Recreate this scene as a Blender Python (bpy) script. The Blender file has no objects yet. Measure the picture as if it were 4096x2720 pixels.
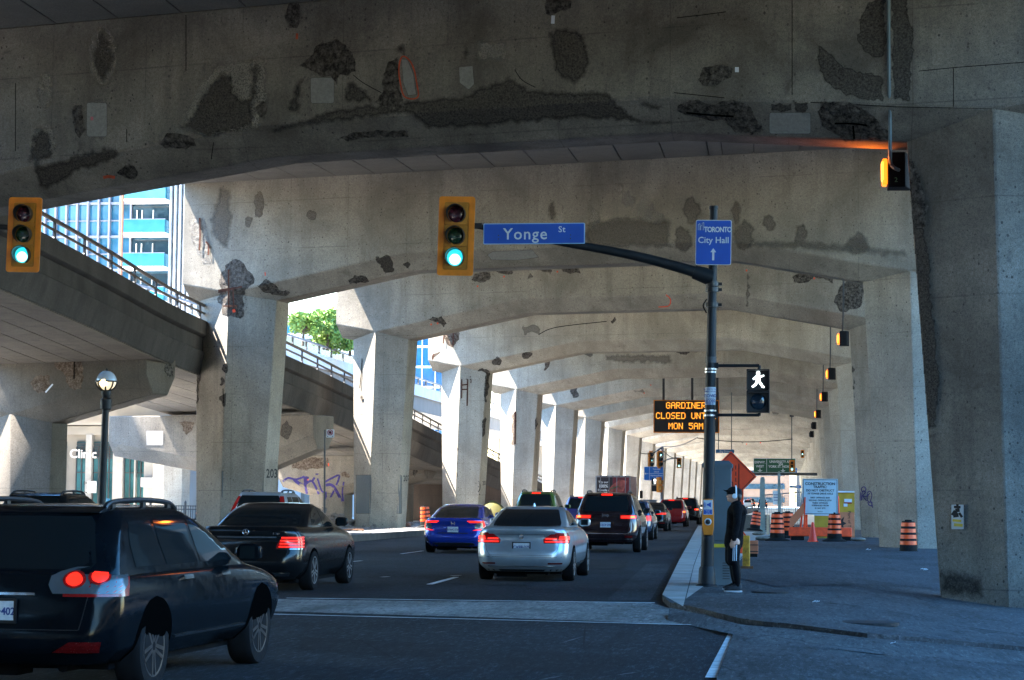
import bpy, bmesh, math, random
from mathutils import Vector, Matrix, noise
from mathutils.bvhtree import BVHTree
random.seed(7)
S = bpy.context.scene
COL = S.collection
W_, H_, F_ = 4096.0, 2720.0, 8500.0
VPX, VPY = 3159.0, 2007.0
ROLL = math.radians(0.5)
CAMZ = 1.55
# ---------------------------------------------------------------- camera
_n = Vector((VPX - W_/2, VPY - H_/2, F_)).normalized()          # road direction (+Y) seen by the lens
_u = Vector((math.sin(ROLL), -math.cos(ROLL), 0)); _u.z = -(_u.x*_n.x + _u.y*_n.y)/_n.z
_u.normalize()
_x = _n.cross(_u)
def cam2world(v): return Vector((v.dot(_x), v.dot(_n), v.dot(_u)))
RIGHT, DOWN, FWD = cam2world(Vector((1,0,0))), cam2world(Vector((0,1,0))), cam2world(Vector((0,0,1)))
CAM = Vector((0, 0, CAMZ))
cd = bpy.data.cameras.new('camera'); cam = bpy.data.objects.new('camera', cd); COL.objects.link(cam)
cd.sensor_width = 36; cd.lens = 36*F_/W_; cd.clip_end = 6000; cd.clip_start = 0.1
M = Matrix.Identity(4)
for i in range(3):
    M[i][0] = RIGHT[i]; M[i][1] = -DOWN[i]; M[i][2] = -FWD[i]; M[i][3] = CAM[i]
cam.matrix_world = M
S.camera = cam
def ray(px, py): return cam2world(Vector((px - W_/2, py - H_/2, F_))).normalized()
def atY(px, py, Y):
    r = ray(px, py); return CAM + r*((Y)/r.y)
def onz(px, py, z=0.0):
    r = ray(px, py); return CAM + r*((z - CAM.z)/r.z)
def D(v): return v*4096/2361.0                                   # reading scale of my notes
# ---------------------------------------------------------------- mesh builder
class MB:
    def __init__(s): s.v, s.f, s.m = [], [], []; s.mi = 0
    def add(s, vs, fs):
        b = len(s.v); s.v += [Vector(p) for p in vs]
        for f in fs: s.f.append(tuple(b + i for i in f)); s.m.append(s.mi)
        return s
    def box(s, c, d, rz=0.0, M=None):
        R = M or Matrix.Rotation(rz, 3, 'Z'); c = Vector(c)
        vs = [c + R @ Vector((sx*d[0]/2, sy*d[1]/2, sz*d[2]/2)) for sx in (-1,1) for sy in (-1,1) for sz in (-1,1)]
        return s.add(vs, [(0,1,3,2),(4,6,7,5),(0,4,5,1),(2,3,7,6),(0,2,6,4),(1,5,7,3)])
    def bar(s, p, q, w, h, up=(0,0,1)):
        p, q = Vector(p), Vector(q); d = (q - p); L = d.length; d.normalize()
        u = Vector(up); x = d.cross(u)
        if x.length < 1e-4: x = d.cross(Vector((1,0,0)))
        x.normalize(); z = x.cross(d)
        R = Matrix((x, d, z)).transposed()
        return s.box((p + q)/2, (w, L, h), M=R)
    def tube(s, pts, r, n=10, cap=True):
        pts = [Vector(p) for p in pts]; rs = r if isinstance(r, (list, tuple)) else [r]*len(pts)
        rings = []; pu = None
        for i, p in enumerate(pts):
            d = (pts[min(i+1, len(pts)-1)] - pts[max(i-1, 0)]).normalized()
            u = pu if pu is not None else (Vector((0,0,1)) if abs(d.z) < .95 else Vector((1,0,0)))
            x = d.cross(u)
            if x.length < 1e-4: x = d.cross(Vector((0,1,0)))
            x.normalize(); y = x.cross(d).normalized(); pu = y
            rings.append([p + (x*math.cos(2*math.pi*k/n) + y*math.sin(2*math.pi*k/n))*rs[i] for k in range(n)])
        vs = [q for R in rings for q in R]; fs = []
        for i in range(len(pts)-1):
            for k in range(n):
                fs.append((i*n+k, i*n+(k+1) % n, (i+1)*n+(k+1) % n, (i+1)*n+k))
        if cap: fs += [tuple(range(n))[::-1], tuple((len(pts)-1)*n+k for k in range(n))]
        return s.add(vs, fs)
    def lathe(s, prof, c=(0,0,0), n=20, M=None):
        c = Vector(c); vs = []; fs = []; R = M or Matrix.Identity(3)
        for (r, z) in prof:
            for k in range(n):
                a = 2*math.pi*k/n; vs.append(c + R @ Vector((r*math.cos(a), r*math.sin(a), z)))
        for i in range(len(prof)-1):
            for k in range(n): fs.append((i*n+k, i*n+(k+1) % n, (i+1)*n+(k+1) % n, (i+1)*n+k))
        fs += [tuple(range(n))[::-1], tuple((len(prof)-1)*n+k for k in range(n))]
        return s.add(vs, fs)
    def loft(s, rings, closed=True, caps=True):
        n = len(rings[0]); vs = [q for R in rings for q in R]; fs = []
        for i in range(len(rings)-1):
            for k in range(n if closed else n-1):
                fs.append((i*n+k, i*n+(k+1) % n, (i+1)*n+(k+1) % n, (i+1)*n+k))
        if caps: fs += [tuple(range(n))[::-1], tuple((len(rings)-1)*n+k for k in range(n))]
        return s.add(vs, fs)
    def prism(s, poly, off):                                       # poly of 3-D points pushed along off
        poly = [Vector(p) for p in poly]; off = Vector(off); n = len(poly)
        return s.add(poly + [p + off for p in poly], [tuple(range(n))[::-1], tuple(range(n, 2*n))] + [(i, (i+1) % n, n+(i+1) % n, n+i) for i in range(n)])
    def quad(s, a, b, c, d): return s.add([a,b,c,d], [(0,1,2,3)])
    def bvh(s): return BVHTree.FromPolygons([tuple(v) for v in s.v], s.f)
def rootinv(o):
    M = Matrix.Identity(4)
    while o is not None: M = o.matrix_basis @ M; o = o.parent
    return M.inverted()
def obj(name, mb, mat, parent=None, world=False, smooth=False, bevel=0, seg=2, solid=0, sub=0, fix=True, angle=40):
    me = bpy.data.meshes.new(name)
    vs = mb.v
    if parent is not None and world:
        I = rootinv(parent); vs = [I @ v for v in vs]
    me.from_pydata([tuple(v) for v in vs], [], mb.f)
    mats = mat if isinstance(mat, (list, tuple)) else [mat]
    for m in mats: me.materials.append(m)
    if len(mats) > 1:
        for p, i in zip(me.polygons, mb.m): p.material_index = i
    if fix:
        bm = bmesh.new(); bm.from_mesh(me); bmesh.ops.recalc_face_normals(bm, faces=bm.faces); bm.to_mesh(me); bm.free()
    o = bpy.data.objects.new(name, me); COL.objects.link(o)
    if parent is not None: o.parent = parent
    if solid:
        md = o.modifiers.new('s', 'SOLIDIFY'); md.thickness = solid; md.offset = 0
    if bevel:
        md = o.modifiers.new('b', 'BEVEL'); md.width = bevel; md.segments = seg; md.limit_method = 'ANGLE'; md.angle_limit = math.radians(35)
    if sub:
        md = o.modifiers.new('u', 'SUBSURF'); md.levels = sub; md.render_levels = sub
    if smooth or bevel or sub:
        for p in me.polygons: p.use_smooth = True
        if not sub:
            try: me.set_sharp_from_angle(angle=math.radians(angle))
            except Exception: pass
    return o
def tag(o, label=None, cat=None, group=None, kind=None):
    if label: o['label'] = label
    if cat: o['category'] = cat
    if group: o['group'] = group
    if kind: o['kind'] = kind
    return o
def empty(name, loc, rz=0.0, label=None, cat=None, group=None, kind=None):
    o = bpy.data.objects.new(name, None); COL.objects.link(o); o.location = loc; o.rotation_euler = (0, 0, rz)
    o.empty_display_size = .2
    return tag(o, label, cat, group, kind)
def kids(o): return [c for c in bpy.data.objects if c.parent == o]
def dup(o, loc=None, rz=None, label=None, group=None, parent=None):
    c = o.copy(); COL.objects.link(c)
    if parent is not None: c.parent = parent
    if loc is not None: c.location = loc
    if rz is not None: c.rotation_euler = (0, 0, rz)
    for k in kids(o): dup(k, parent=c)
    if label: c['label'] = label
    if group: c['group'] = group
    return c
def text2d(s, h, bold=0.0, space=1.0, res=3, condense=1.0):
    """flat lettering centred on the origin: list of (x, y) and faces; h is the cap height"""
    cu = bpy.data.curves.new('t', 'FONT'); cu.body = s; cu.size = h/0.70; cu.align_x = 'CENTER'; cu.resolution_u = res
    cu.offset = bold*h; cu.space_character = space; cu.fill_mode = 'FRONT'
    o = bpy.data.objects.new('t', cu); COL.objects.link(o)
    bpy.context.view_layer.update()
    me = o.to_mesh(); vs = [(v.co.x*condense, v.co.y - h/2) for v in me.vertices]; fs = [tuple(p.vertices) for p in me.polygons]
    o.to_mesh_clear(); bpy.data.objects.remove(o); bpy.data.curves.remove(cu)
    return vs, fs
def plane_text(mb, s, h, c, xd, yd, bold=0.0, space=1.0, condense=1.0):
    c, xd, yd = Vector(c), Vector(xd), Vector(yd); vs, fs = text2d(s, h, bold, space, condense=condense)
    mb.add([c + xd*x + yd*y for x, y in vs], fs); return mb
def stroke2d(pts, w):
    """a brush stroke as quads in 2-D"""
    vs, fs = [], []
    P = [Vector((p[0], p[1], 0)) for p in pts]
    for i, p in enumerate(P):
        d = (P[min(i+1, len(P)-1)] - P[max(i-1, 0)]); d = d.normalized() if d.length else Vector((1,0,0))
        nn = Vector((-d.y, d.x, 0))*w/2; vs += [(p.x+nn.x, p.y+nn.y), (p.x-nn.x, p.y-nn.y)]
        if i: fs.append((2*i-2, 2*i-1, 2*i+1, 2*i))
    return vs, fs
def smooth_path(pts, k=5):
    out = []; n = len(pts)
    for i in range(n-1):
        p0, p1, p2, p3 = (Vector(pts[max(i-1,0)]), Vector(pts[i]), Vector(pts[i+1]), Vector(pts[min(i+2,n-1)]))
        for j in range(k):
            t = j/k
            out.append(.5*((2*p1) + (p2-p0)*t + (2*p0-5*p1+4*p2-p3)*t*t + (3*p1-p0-3*p2+p3)*t**3))
    out.append(Vector(pts[-1])); return out
# ---------------------------------------------------------------- materials
MATS = {}
class NT:
    def __init__(s, name):
        s.m = bpy.data.materials.new(name); s.m.use_nodes = True; s.t = s.m.node_tree; s.b = s.t.nodes['Principled BSDF']
    def n(s, typ, **kw):
        nd = s.t.nodes.new(typ)
        for k, v in kw.items():
            if k.startswith('i_'): nd.inputs[k[2:].replace('_', ' ')].default_value = v
            else: setattr(nd, k, v)
        return nd
    def l(s, a, b): s.t.links.new(a, b)
    def pos(s, sc=(1,1,1)):
        g = s.n('ShaderNodeNewGeometry'); mp = s.n('ShaderNodeMapping'); mp.inputs['Scale'].default_value = sc
        s.l(g.outputs['Position'], mp.inputs['Vector']); return mp.outputs['Vector']
    def opos(s, sc=(1,1,1)):
        g = s.n('ShaderNodeTexCoord'); mp = s.n('ShaderNodeMapping'); mp.inputs['Scale'].default_value = sc
        s.l(g.outputs['Object'], mp.inputs['Vector']); return mp.outputs['Vector']
    def noise(s, scale, sc=(1,1,1), detail=4, rough=.6, o=False, dist=0.0):
        nd = s.n('ShaderNodeTexNoise'); nd.inputs['Scale'].default_value = scale; nd.inputs['Detail'].default_value = detail
        nd.inputs['Roughness'].default_value = rough; nd.inputs['Distortion'].default_value = dist
        s.l(s.opos(sc) if o else s.pos(sc), nd.inputs['Vector']); return nd.outputs['Fac']
    def ramp(s, fac, stops):
        r = s.n('ShaderNodeValToRGB'); e = r.color_ramp.elements
        while len(e) < len(stops): e.new(.5)
        for el, (p, c) in zip(e, stops): el.position = p; el.color = (c, c, c, 1) if isinstance(c, (int, float)) else (*c, 1)
        s.l(fac, r.inputs['Fac']); return r.outputs['Color']
    def mix(s, fac, a, b, mode='MIX'):
        m = s.n('ShaderNodeMix'); m.data_type = 'RGBA'; m.blend_type = mode
        for i, v in ((0, fac), (6, a), (7, b)):
            if hasattr(v, 'links') or hasattr(v, 'is_output'): s.l(v, m.inputs[i])
            else: m.inputs[i].default_value = v if i == 0 else (*v, 1)
        return m.outputs[2]
    def bump(s, h, strength=.3, dist=.02):
        b = s.n('ShaderNodeBump'); b.inputs['Strength'].default_value = strength; b.inputs['Distance'].default_value = dist
        s.l(h, b.inputs['Height']); s.l(b.outputs['Normal'], s.b.inputs['Normal'])
    def color(s, c):
        if hasattr(c, 'is_output'): s.l(c, s.b.inputs['Base Color'])
        else: s.b.inputs['Base Color'].default_value = (*c, 1)
    def set(s, **kw):
        for k, v in kw.items(): s.b.inputs[k.replace('_', ' ')].default_value = v
def plain(name, c, rough=.6, metal=0.0, var=.15, vs=3.0, coat=0.0, bump=0.0, bs=40.0, o=True, spec=.5):
    if name in MATS: return MATS[name]
    t = NT(name); t.set(Roughness=rough, Metallic=metal, Coat_Weight=coat, Specular_IOR_Level=spec)
    if coat: t.set(Coat_Roughness=.04)
    if var > 0:
        f = t.noise(vs, o=o, detail=5)
        t.color(t.mix(t.ramp(f, [(.3, 0.0), (.7, 1.0)]), tuple(x*(1-var) for x in c), tuple(min(1, x*(1+var)) for x in c)))
        r = t.ramp(t.noise(vs*4, o=o), [(.3, max(0, rough-.08)), (.7, min(1, rough+.1))]); t.l(r, t.b.inputs['Roughness'])
    else: t.color(c)
    if bump: t.bump(t.noise(bs, o=o, detail=3), bump, .01)
    MATS[name] = t.m; return t.m
def glow(name, c, strength, base=(0.02,0.02,0.02)):
    if name in MATS: return MATS[name]
    t = NT(name); t.color(base); t.set(Emission_Color=(*c, 1), Emission_Strength=strength, Roughness=.3)
    MATS[name] = t.m; return t.m
def concrete(name, light=(.44,.40,.345), dark=(.25,.225,.20), stain=.5, pits=1.0, lines=True, streak=.6):
    if name in MATS: return MATS[name]
    t = NT(name); t.set(Roughness=.92, Specular_IOR_Level=.2)
    big = t.ramp(t.noise(.33, detail=6, rough=.62, dist=.6), [(.36, 0.0), (.66, 1.0)])
    c = t.mix(big, light, tuple(l*(1-stain)+d*stain for l, d in zip(light, dark)))
    st = t.ramp(t.noise(1.6, sc=(1,1,.10), detail=6, rough=.65), [(.48, 0.0), (.72, 1.0)])
    c = t.mix(t.mix(st, (0,0,0), (streak,)*3), c, dark)
    blot = t.ramp(t.noise(1.1, detail=8, rough=.7, dist=1.2), [(.60, 0.0), (.70, 1.0)])
    c = t.mix(t.mix(blot, (0,0,0), (.55*stain,)*3), c, tuple(d*.62 for d in dark))
    fine = t.noise(16, detail=6, rough=.8)
    c = t.mix(t.ramp(fine, [(.34, 0.0), (.70, .55)]), c, tuple(d*.55 for d in dark))
    grit = t.noise(55, detail=3, rough=.8)
    c = t.mix(t.ramp(grit, [(.36, .6), (.52, 0.0)]), c, tuple(d*.4 for d in dark))
    v = t.n('ShaderNodeTexVoronoi'); v.inputs['Scale'].default_value = 8.5; v.inputs['Randomness'].default_value = 1.0
    t.l(t.pos((1,1,.8)), v.inputs['Vector'])
    sz = t.n('ShaderNodeMath', operation='MULTIPLY'); t.l(v.outputs['Color'], sz.inputs[0]); sz.inputs[1].default_value = .25
    sb = t.n('ShaderNodeMath', operation='SUBTRACT'); t.l(sz.outputs[0], sb.inputs[0]); t.l(v.outputs['Distance'], sb.inputs[1])
    pit = t.mix(1.0, t.ramp(sb.outputs[0], [(.0, 0.0), (.03, 1.0)]), t.ramp(t.noise(.9, detail=4), [(.36, .45), (.60, 1.0)]), 'MULTIPLY')
    c = t.mix(t.mix(pit, (0,0,0), (min(1,.95*pits),)*3), c, (.06,.052,.045))
    hh = t.n('ShaderNodeMath', operation='SUBTRACT'); t.l(fine, hh.inputs[0]); t.l(pit, hh.inputs[1])
    if lines:
        # formwork joints: thin horizontal and vertical seams
        g = t.n('ShaderNodeNewGeometry'); sp = t.n('ShaderNodeSeparateXYZ'); t.l(g.outputs['Position'], sp.inputs[0])
        def seam(out, per, w, nz):
            nn = t.noise(.8, detail=2); ad = t.n('ShaderNodeMath', operation='MULTIPLY_ADD'); t.l(nn, ad.inputs[0]); ad.inputs[1].default_value = nz; t.l(out, ad.inputs[2])
            md = t.n('ShaderNodeMath', operation='PINGPONG'); t.l(ad.outputs[0], md.inputs[0]); md.inputs[1].default_value = per
            return t.ramp(md.outputs[0], [(0.0, 1.0), (w/1.0, 0.0)])
        s1 = seam(sp.outputs['Z'], .9, .022, .03); s2 = seam(sp.outputs['X'], 1.15, .016, .02)
        brk = t.ramp(t.noise(.5, detail=3), [(.42, 0.0), (.56, 1.0)])
        sm = t.mix(brk, (0,0,0), t.mix(1.0, s1, s2, 'ADD'))
        c = t.mix(t.mix(1.0, sm, (.5,.5,.5), 'MULTIPLY'), c, tuple(d*.5 for d in dark))
    t.color(c); t.bump(hh.outputs[0], .55, .02)
    MATS[name] = t.m; return t.m
def asphalt(name, c=(.045,.047,.05), light=.6, scale=1.0):
    if name in MATS: return MATS[name]
    t = NT(name); t.set(Roughness=.85, Specular_IOR_Level=.2)
    a = t.mix(t.ramp(t.noise(.28, detail=6, rough=.65), [(.35, 0.0), (.68, 1.0)]), tuple(x*.6 for x in c), tuple(x*1.45 for x in c))
    a = t.mix(t.ramp(t.noise(.9, sc=(1,.3,1), detail=8, rough=.75), [(.5, 0.0), (.72, .7)]), a, tuple(x*1.9 for x in c))
    sp = t.ramp(t.noise(19*scale, sc=(1,.16,1), detail=5, rough=.85), [(.52, 0.0), (.66, 1.0)])
    a = t.mix(t.mix(sp, (0,0,0), (light,)*3), a, tuple(x*4.5 for x in c))
    dk = t.ramp(t.noise(15*scale, sc=(1,.16,1), detail=5, rough=.85), [(.36, .85), (.50, 0.0)])
    a = t.mix(dk, a, tuple(x*.3 for x in c))
    oil = t.ramp(t.noise(1.4, sc=(1.6,.25,1), detail=6), [(.52, 0.0), (.75, .75)])
    a = t.mix(oil, a, tuple(x*.35 for x in c))
    vo = t.n('ShaderNodeTexVoronoi', feature='DISTANCE_TO_EDGE'); vo.inputs['Scale'].default_value = .22
    ds = t.n('ShaderNodeVectorMath', operation='ADD'); nn = t.n('ShaderNodeTexNoise'); nn.inputs['Scale'].default_value = .8; nn.inputs['Detail'].default_value = 6; t.l(t.pos(), nn.inputs['Vector'])
    t.l(t.pos((1,.55,1)), ds.inputs[0]); t.l(nn.outputs['Color'], ds.inputs[1]); t.l(ds.outputs[0], vo.inputs['Vector'])
    crk = t.ramp(vo.outputs['Distance'], [(.0, 1.0), (.006, 0.0)]); msk = t.ramp(t.noise(.2, detail=3), [(.46, 0.0), (.56, .9)])
    a = t.mix(t.mix(1.0, crk, msk, 'MULTIPLY'), a, tuple(x*.15 for x in c))
    t.color(a); t.bump(t.noise(60*scale, detail=4, rough=.8), .5, .012)
    MATS[name] = t.m; return t.m
def paint(name, c, metal=.0, rough=.28, flake=False):
    if name in MATS: return MATS[name]
    t = NT(name); t.set(Metallic=metal, Roughness=rough, Coat_Weight=1.0, Coat_Roughness=.03)
    d = t.ramp(t.noise(2.4, o=True, detail=6), [(.4, 0.0), (.75, .30)])
    t.color(t.mix(d, c, (.10,.09,.08)))
    MATS[name] = t.m; return t.m
def glass(name, c=(.008,.012,.014), rough=.04):
    if name in MATS: return MATS[name]
    t = NT(name); t.color(c); t.set(Roughness=rough, Specular_IOR_Level=.65)
    MATS[name] = t.m; return t.m
# ---------------------------------------------------------------- ground
def sst(a, b, x):
    t = max(0.0, min(1.0, (x-a)/(b-a))); return t*t*(3-2*t)
def zg(x, y): return -.46*sst(78, 38, y)*sst(-.4, 5.0, x)
def sst2(x): return x
def ong(px, py, dz=0.0):
    p = onz(px, py, dz)
    for _ in range(12): p = onz(px, py, zg(p.x, p.y) + dz)
    return p
def og(dx, dy, dz=0.0): return ong(D(dx), D(dy), dz)
def sheet(name, poly, dz, mat, kind='structure', parent=None, step=1.5, thick=0.0, edge_mat=None):
    """a flat polygon on the ground, cut in small cells so that it follows the gentle fall of the street"""
    bm = bmesh.new(); vs = [bm.verts.new((p[0], p[1], 0)) for p in poly]; f = bm.faces.new(vs)
    xs = [p[0] for p in poly]; ys = [p[1] for p in poly]
    def cuts(lo, hi, st):
        k = math.ceil(lo/st)
        while k*st < hi: yield k*st; k += 1
    if min(ys) < 80 and max(xs) > -2:
        for x in cuts(max(min(xs), -1.5), min(max(xs), 8), step):
            bmesh.ops.bisect_plane(bm, geom=bm.verts[:]+bm.edges[:]+bm.faces[:], plane_co=(x,0,0), plane_no=(1,0,0))
        for y in cuts(max(min(ys), 30), min(max(ys), 82), step*2):
            bmesh.ops.bisect_plane(bm, geom=bm.verts[:]+bm.edges[:]+bm.faces[:], plane_co=(0,y,0), plane_no=(0,1,0))
    bm.normal_update()
    for ff in bm.faces:
        if ff.normal.z < 0: ff.normal_flip()
    for v in bm.verts: v.co.z = zg(v.co.x, v.co.y) + dz
    if thick:
        r = bmesh.ops.extrude_face_region(bm, geom=[e for e in bm.edges if e.is_boundary])
    me = bpy.data.meshes.new(name); bm.to_mesh(me); bm.free(); me.materials.append(mat)
    o = bpy.data.objects.new(name, me); COL.objects.link(o)
    if parent: o.parent = parent
    if kind: o['kind'] = kind
    return o
def slab(name, poly, dz, h, mat, kind='structure', parent=None):
    """like sheet but with real side faces down to dz-h (kerbs)"""
    bm = bmesh.new(); vs = [bm.verts.new((p[0], p[1], 0)) for p in poly]; bm.faces.new(vs)
    xs = [p[0] for p in poly]; ys = [p[1] for p in poly]
    if min(ys) < 80 and max(xs) > -2:
        for k in range(-1, 7): bmesh.ops.bisect_plane(bm, geom=bm.verts[:]+bm.edges[:]+bm.faces[:], plane_co=(k*1.25,0,0), plane_no=(1,0,0))
        for k in range(12, 34): bmesh.ops.bisect_plane(bm, geom=bm.verts[:]+bm.edges[:]+bm.faces[:], plane_co=(0,k*2.5,0), plane_no=(0,1,0))
    ed = [e for e in bm.edges if e.is_boundary]
    r = bmesh.ops.extrude_edge_only(bm, edges=ed); low = {v for v in r['geom'] if isinstance(v, bmesh.types.BMVert)}
    for v in bm.verts: v.co.z = zg(v.co.x, v.co.y) + (dz - h if v in low else dz)
    bmesh.ops.recalc_face_normals(bm, faces=bm.faces)
    up = sum(f.normal.z for f in bm.faces)
    if up < 0: bmesh.ops.reverse_faces(bm, faces=bm.faces)
    me = bpy.data.meshes.new(name); bm.to_mesh(me); bm.free(); me.materials.append(mat)
    o = bpy.data.objects.new(name, me); COL.objects.link(o)
    if parent: o.parent = parent
    if kind: o['kind'] = kind
    return o
def P2(v): return (v.x, v.y)
M_asph = asphalt('asphalt', (.019,.021,.024))
M_asph2 = asphalt('asphalt_crossing', (.015,.018,.021), 1.0)
M_walk = asphalt('pavement_concrete', (.056,.059,.062), .4)
M_band = asphalt('crosswalk_concrete', (.20,.188,.175), .25)
M_kerb = plain('kerb_concrete', (.30,.29,.27), .9, var=.3, vs=1.6, bump=.3, bs=24, o=False)
M_plaza = plain('plaza_concrete', (.66,.62,.55), .9, var=.12, vs=.4, o=False)
M_pasph = asphalt('pavement_asphalt', (.042,.045,.049), .4)
M_line = plain('road_paint', (.62,.62,.60), .7, var=.35, vs=5, o=False)
# one ground sheet to the horizon
bm = MB()
gx = [-1500,-400,-120,-60,-30,-12,-4,-1.5,-.4,.5,1.4,2.3,3.2,4.1,5,8,14,40,120,400,1500]
gy = [-300,-60,-10,10,20,26,32,36,40,44,48,52,56,60,66,72,78,90,140,250,450,900,3000]
for j, y in enumerate(gy):
    for i, x in enumerate(gx): bm.v.append(Vector((x, y, zg(x, y) - .03)))
for j in range(len(gy)-1):
    for i in range(len(gx)-1):
        a = j*len(gx)+i; bm.f.append((a, a+1, a+1+len(gx), a+len(gx))); bm.m.append(0)
tag(obj('ground', bm, M_plaza), kind='structure')
sheet('side_street', [(9,-160),(90,-160),(90,520),(9,520)], -.02, M_asph)  # dark asphalt laid here to cut light bounced up under the deck
sheet('street_behind', [(-90,-200),(9,-200),(9,2),(-30,2),(-30,20),(-90,30)], -.015, M_asph)  # unseen dark ground, also there to keep bounced light low
sheet('left_dark_ground', [(-120,20),(-21.5,20),(-21.5,60),(-21.5,82),(-33,80),(-40,66),(-120,60)], -.012, M_asph)  # dark ground added, its extent shaped to dim bounce on the near bents
# the road along the viaduct: from the kerb on the right to the median on the left
kerbR = [og(1610,1215), og(1566,1300), og(1527,1385), og(1545,1402)]
XR = kerbR[0].x
sheet('road', [(-19.0,-40), (XR+30,-40), (XR+30,26.0), P2(kerbR[2]), P2(kerbR[1]), P2(kerbR[0]), (XR+.3,520), (-15.3,520), (-15.6,60), (-19.0,52)], .0, M_asph)
sheet('far_road', [(-15.3,78),(-3.6,78),(-5.2,128),(XR+.3,520),(-15.3,520)], .004, asphalt('far_lit_asphalt', (.030,.030,.030), .5))  # made paler for the light on the far road, put into the colour
# Yonge Street asphalt in the foreground and the pale crossing band
L1 = [og(-60,1402), og(0,1406), og(650,1412), og(1200,1428), og(1697,1447), og(1720,1462)]
sheet('cross_street_road', [P2(og(-700,1395)), P2(og(650,1413)), P2(og(1200,1429)), P2(og(1700,1446)), P2(og(1690,1466)), P2(og(1655,1568)), (-.55,8), (-30,8), (-30,20)], .008, M_asph2)
band = [og(-700,1352), og(650,1383), og(1000,1388), og(1500,1391), og(1545,1404), og(1640,1424), og(1700,1446), og(1200,1428), og(650,1412), og(-700,1394)]
sheet('crossing_band', [P2(p) for p in band], .012, M_band)
# pavement on the right
pav = [P2(kerbR[0]), P2(kerbR[1]), P2(kerbR[2]), P2(og(1545,1403)), P2(og(1600,1414)), P2(og(1700,1440)), P2(og(1760,1450)), P2(og(2000,1478)), P2(og(2361,1508)), P2(og(3000,1545)), (14,60), (14,140), (XR+.3,140)]
slab('pavement', pav, .09, .10, M_walk)
sheet('lower_pavement', [P2(og(1700,1450)), P2(og(1760,1455)), P2(og(2000,1482)), P2(og(2361,1512)), P2(og(3000,1549)), (14,8), (-.45,8), P2(og(1655,1568)), P2(og(1692,1468))], .055, M_walk)
kb = [kerbR[0], kerbR[1], kerbR[2], og(1575,1397,.1), og(1600,1300,.1), og(1632,1215,.1)]
sheet('kerb', [P2(p) for p in kb], .095, M_kerb)
sheet('kerb_pad', [P2(og(1600,1305,.1)), P2(og(1632,1216,.1)), P2(og(1900,1216,.1)), P2(og(1745,1240,.1)), P2(og(1707,1291,.1)), P2(og(1580,1400,.1))][:5]+[P2(og(1582,1380,.1))], .099, plain('pad_concrete', (.32,.31,.29), .9, var=.25, vs=1.2, o=False))
sheet('asphalt_patch', [P2(og(1752,1247,.1)), P2(og(1960,1238,.1)), P2(og(2150,1232,.1)), (8.5,62), (8.5,37), P2(og(2110,1352,.1)), P2(og(1790,1352,.1)), P2(og(1640,1318,.1)), P2(og(1712,1290,.1))], .097, M_pasph)
for q, (a, b) in enumerate([((2080,1440),(2361,1462)), ((1780,1380),(2361,1398)), ((1560,1396),(1690,1440)), ((1790,1445),(2361,1500)), ((1900,1250),(1960,1236)), ((1745,1245),(1700,1296))]):
    pa, pb = og(*a, .1), og(*b, .1); d = (pb-pa); nn = Vector((-d.y, d.x, 0)).normalized()*.008
    sheet('pavement_joint', [P2(pa-nn), P2(pb-nn), P2(pb+nn), P2(pa+nn)], .1035, M_pasph)
rp_ = MB(); pe = [og(1545,1403,.09), og(1600,1414,.09), og(1700,1440,.09), og(1760,1450,.09), og(2000,1478,.09), og(2361,1508,.09), og(2700,1530,.09)]
for q_ in pe: rp_.v += [Vector((q_.x, q_.y+.12, zg(q_.x,q_.y)+.094)), Vector((q_.x-.01, q_.y-.10, zg(q_.x,q_.y)+.091)), Vector((q_.x+.02, q_.y-.7, zg(q_.x,q_.y)+.066)), Vector((q_.x+.05, q_.y-1.5, zg(q_.x,q_.y)+(.014 if q_.x < -.9 else .056)))]
for i_ in range(len(pe)-1):
    for k_ in range(3): rp_.f.append((4*i_+k_,4*i_+k_+1,4*i_+k_+5,4*i_+k_+4)); rp_.m.append(0)
tag(obj('kerb_ramp', rp_, asphalt('ramp_concrete', (.075,.078,.08), .35), smooth=True), kind='structure')
# lower joints on the near crossing
for a, b in [((1690,1500),(2361,1548)), ((1690,1556),(2361,1640))]:
    pa, pb = og(*a, .02), og(*b, .02); nn = Vector((0,.012,0))
    sheet('pavement_joint', [P2(pa-nn), P2(pb-nn), P2(pb+nn), P2(pa+nn)], .059, M_asph2)
gut = [kerbR[0], kerbR[1], kerbR[2], og(1500,1385), og(1548,1300), og(1603,1215)]
sheet('gutter', [P2(p) for p in gut], .006, asphalt('gutter_dirt', (.016,.015,.014), .8))
wl = [og(1548,1300), og(1500,1385), og(1400,1383), og(1492,1300)]
sheet('worn_lane', [P2(p) for p in wl], .006, asphalt('worn_lane', (.040,.041,.042), .5))
for q in ([(1010,1330),(1230,1336),(1220,1352),(990,1346)],[(700,1470),(1040,1490),(1010,1520),(690,1500)],[(1180,1500),(1450,1515),(1430,1560),(1150,1545)],[(1330,1290),(1450,1292),(1440,1315),(1310,1312)]): sheet('road_patch', [P2(og(*a)) for a in q], .011, asphalt('patched_asphalt', (.013,.014,.016), .6))
for a, b_, w in (((1010,1445),(1075,1441),.05),((985,1462),(1040,1457),.04),((1240,1572),(1300,1560),.05),((1420,1560),(1480,1551),.05),((1290,1486),(1345,1470),.03),((900,1520),(1120,1540),.02),((1350,1440),(1345,1500),.02),((760,1440),(980,1560),.02)):
    pa, pb = og(*a), og(*b_); d = pb-pa; nn = Vector((-d.y, d.x, 0)).normalized()*w/2; mid = (pa+pb)/2
    sheet('road_scuff', [P2(pa), P2(mid-nn*1.3), P2(pb), P2(mid+nn)], .013, asphalt('scuff_pale', (.10,.105,.11), .4) if w > .025 else asphalt('tar_seam', (.006,.006,.007), .2))
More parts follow.
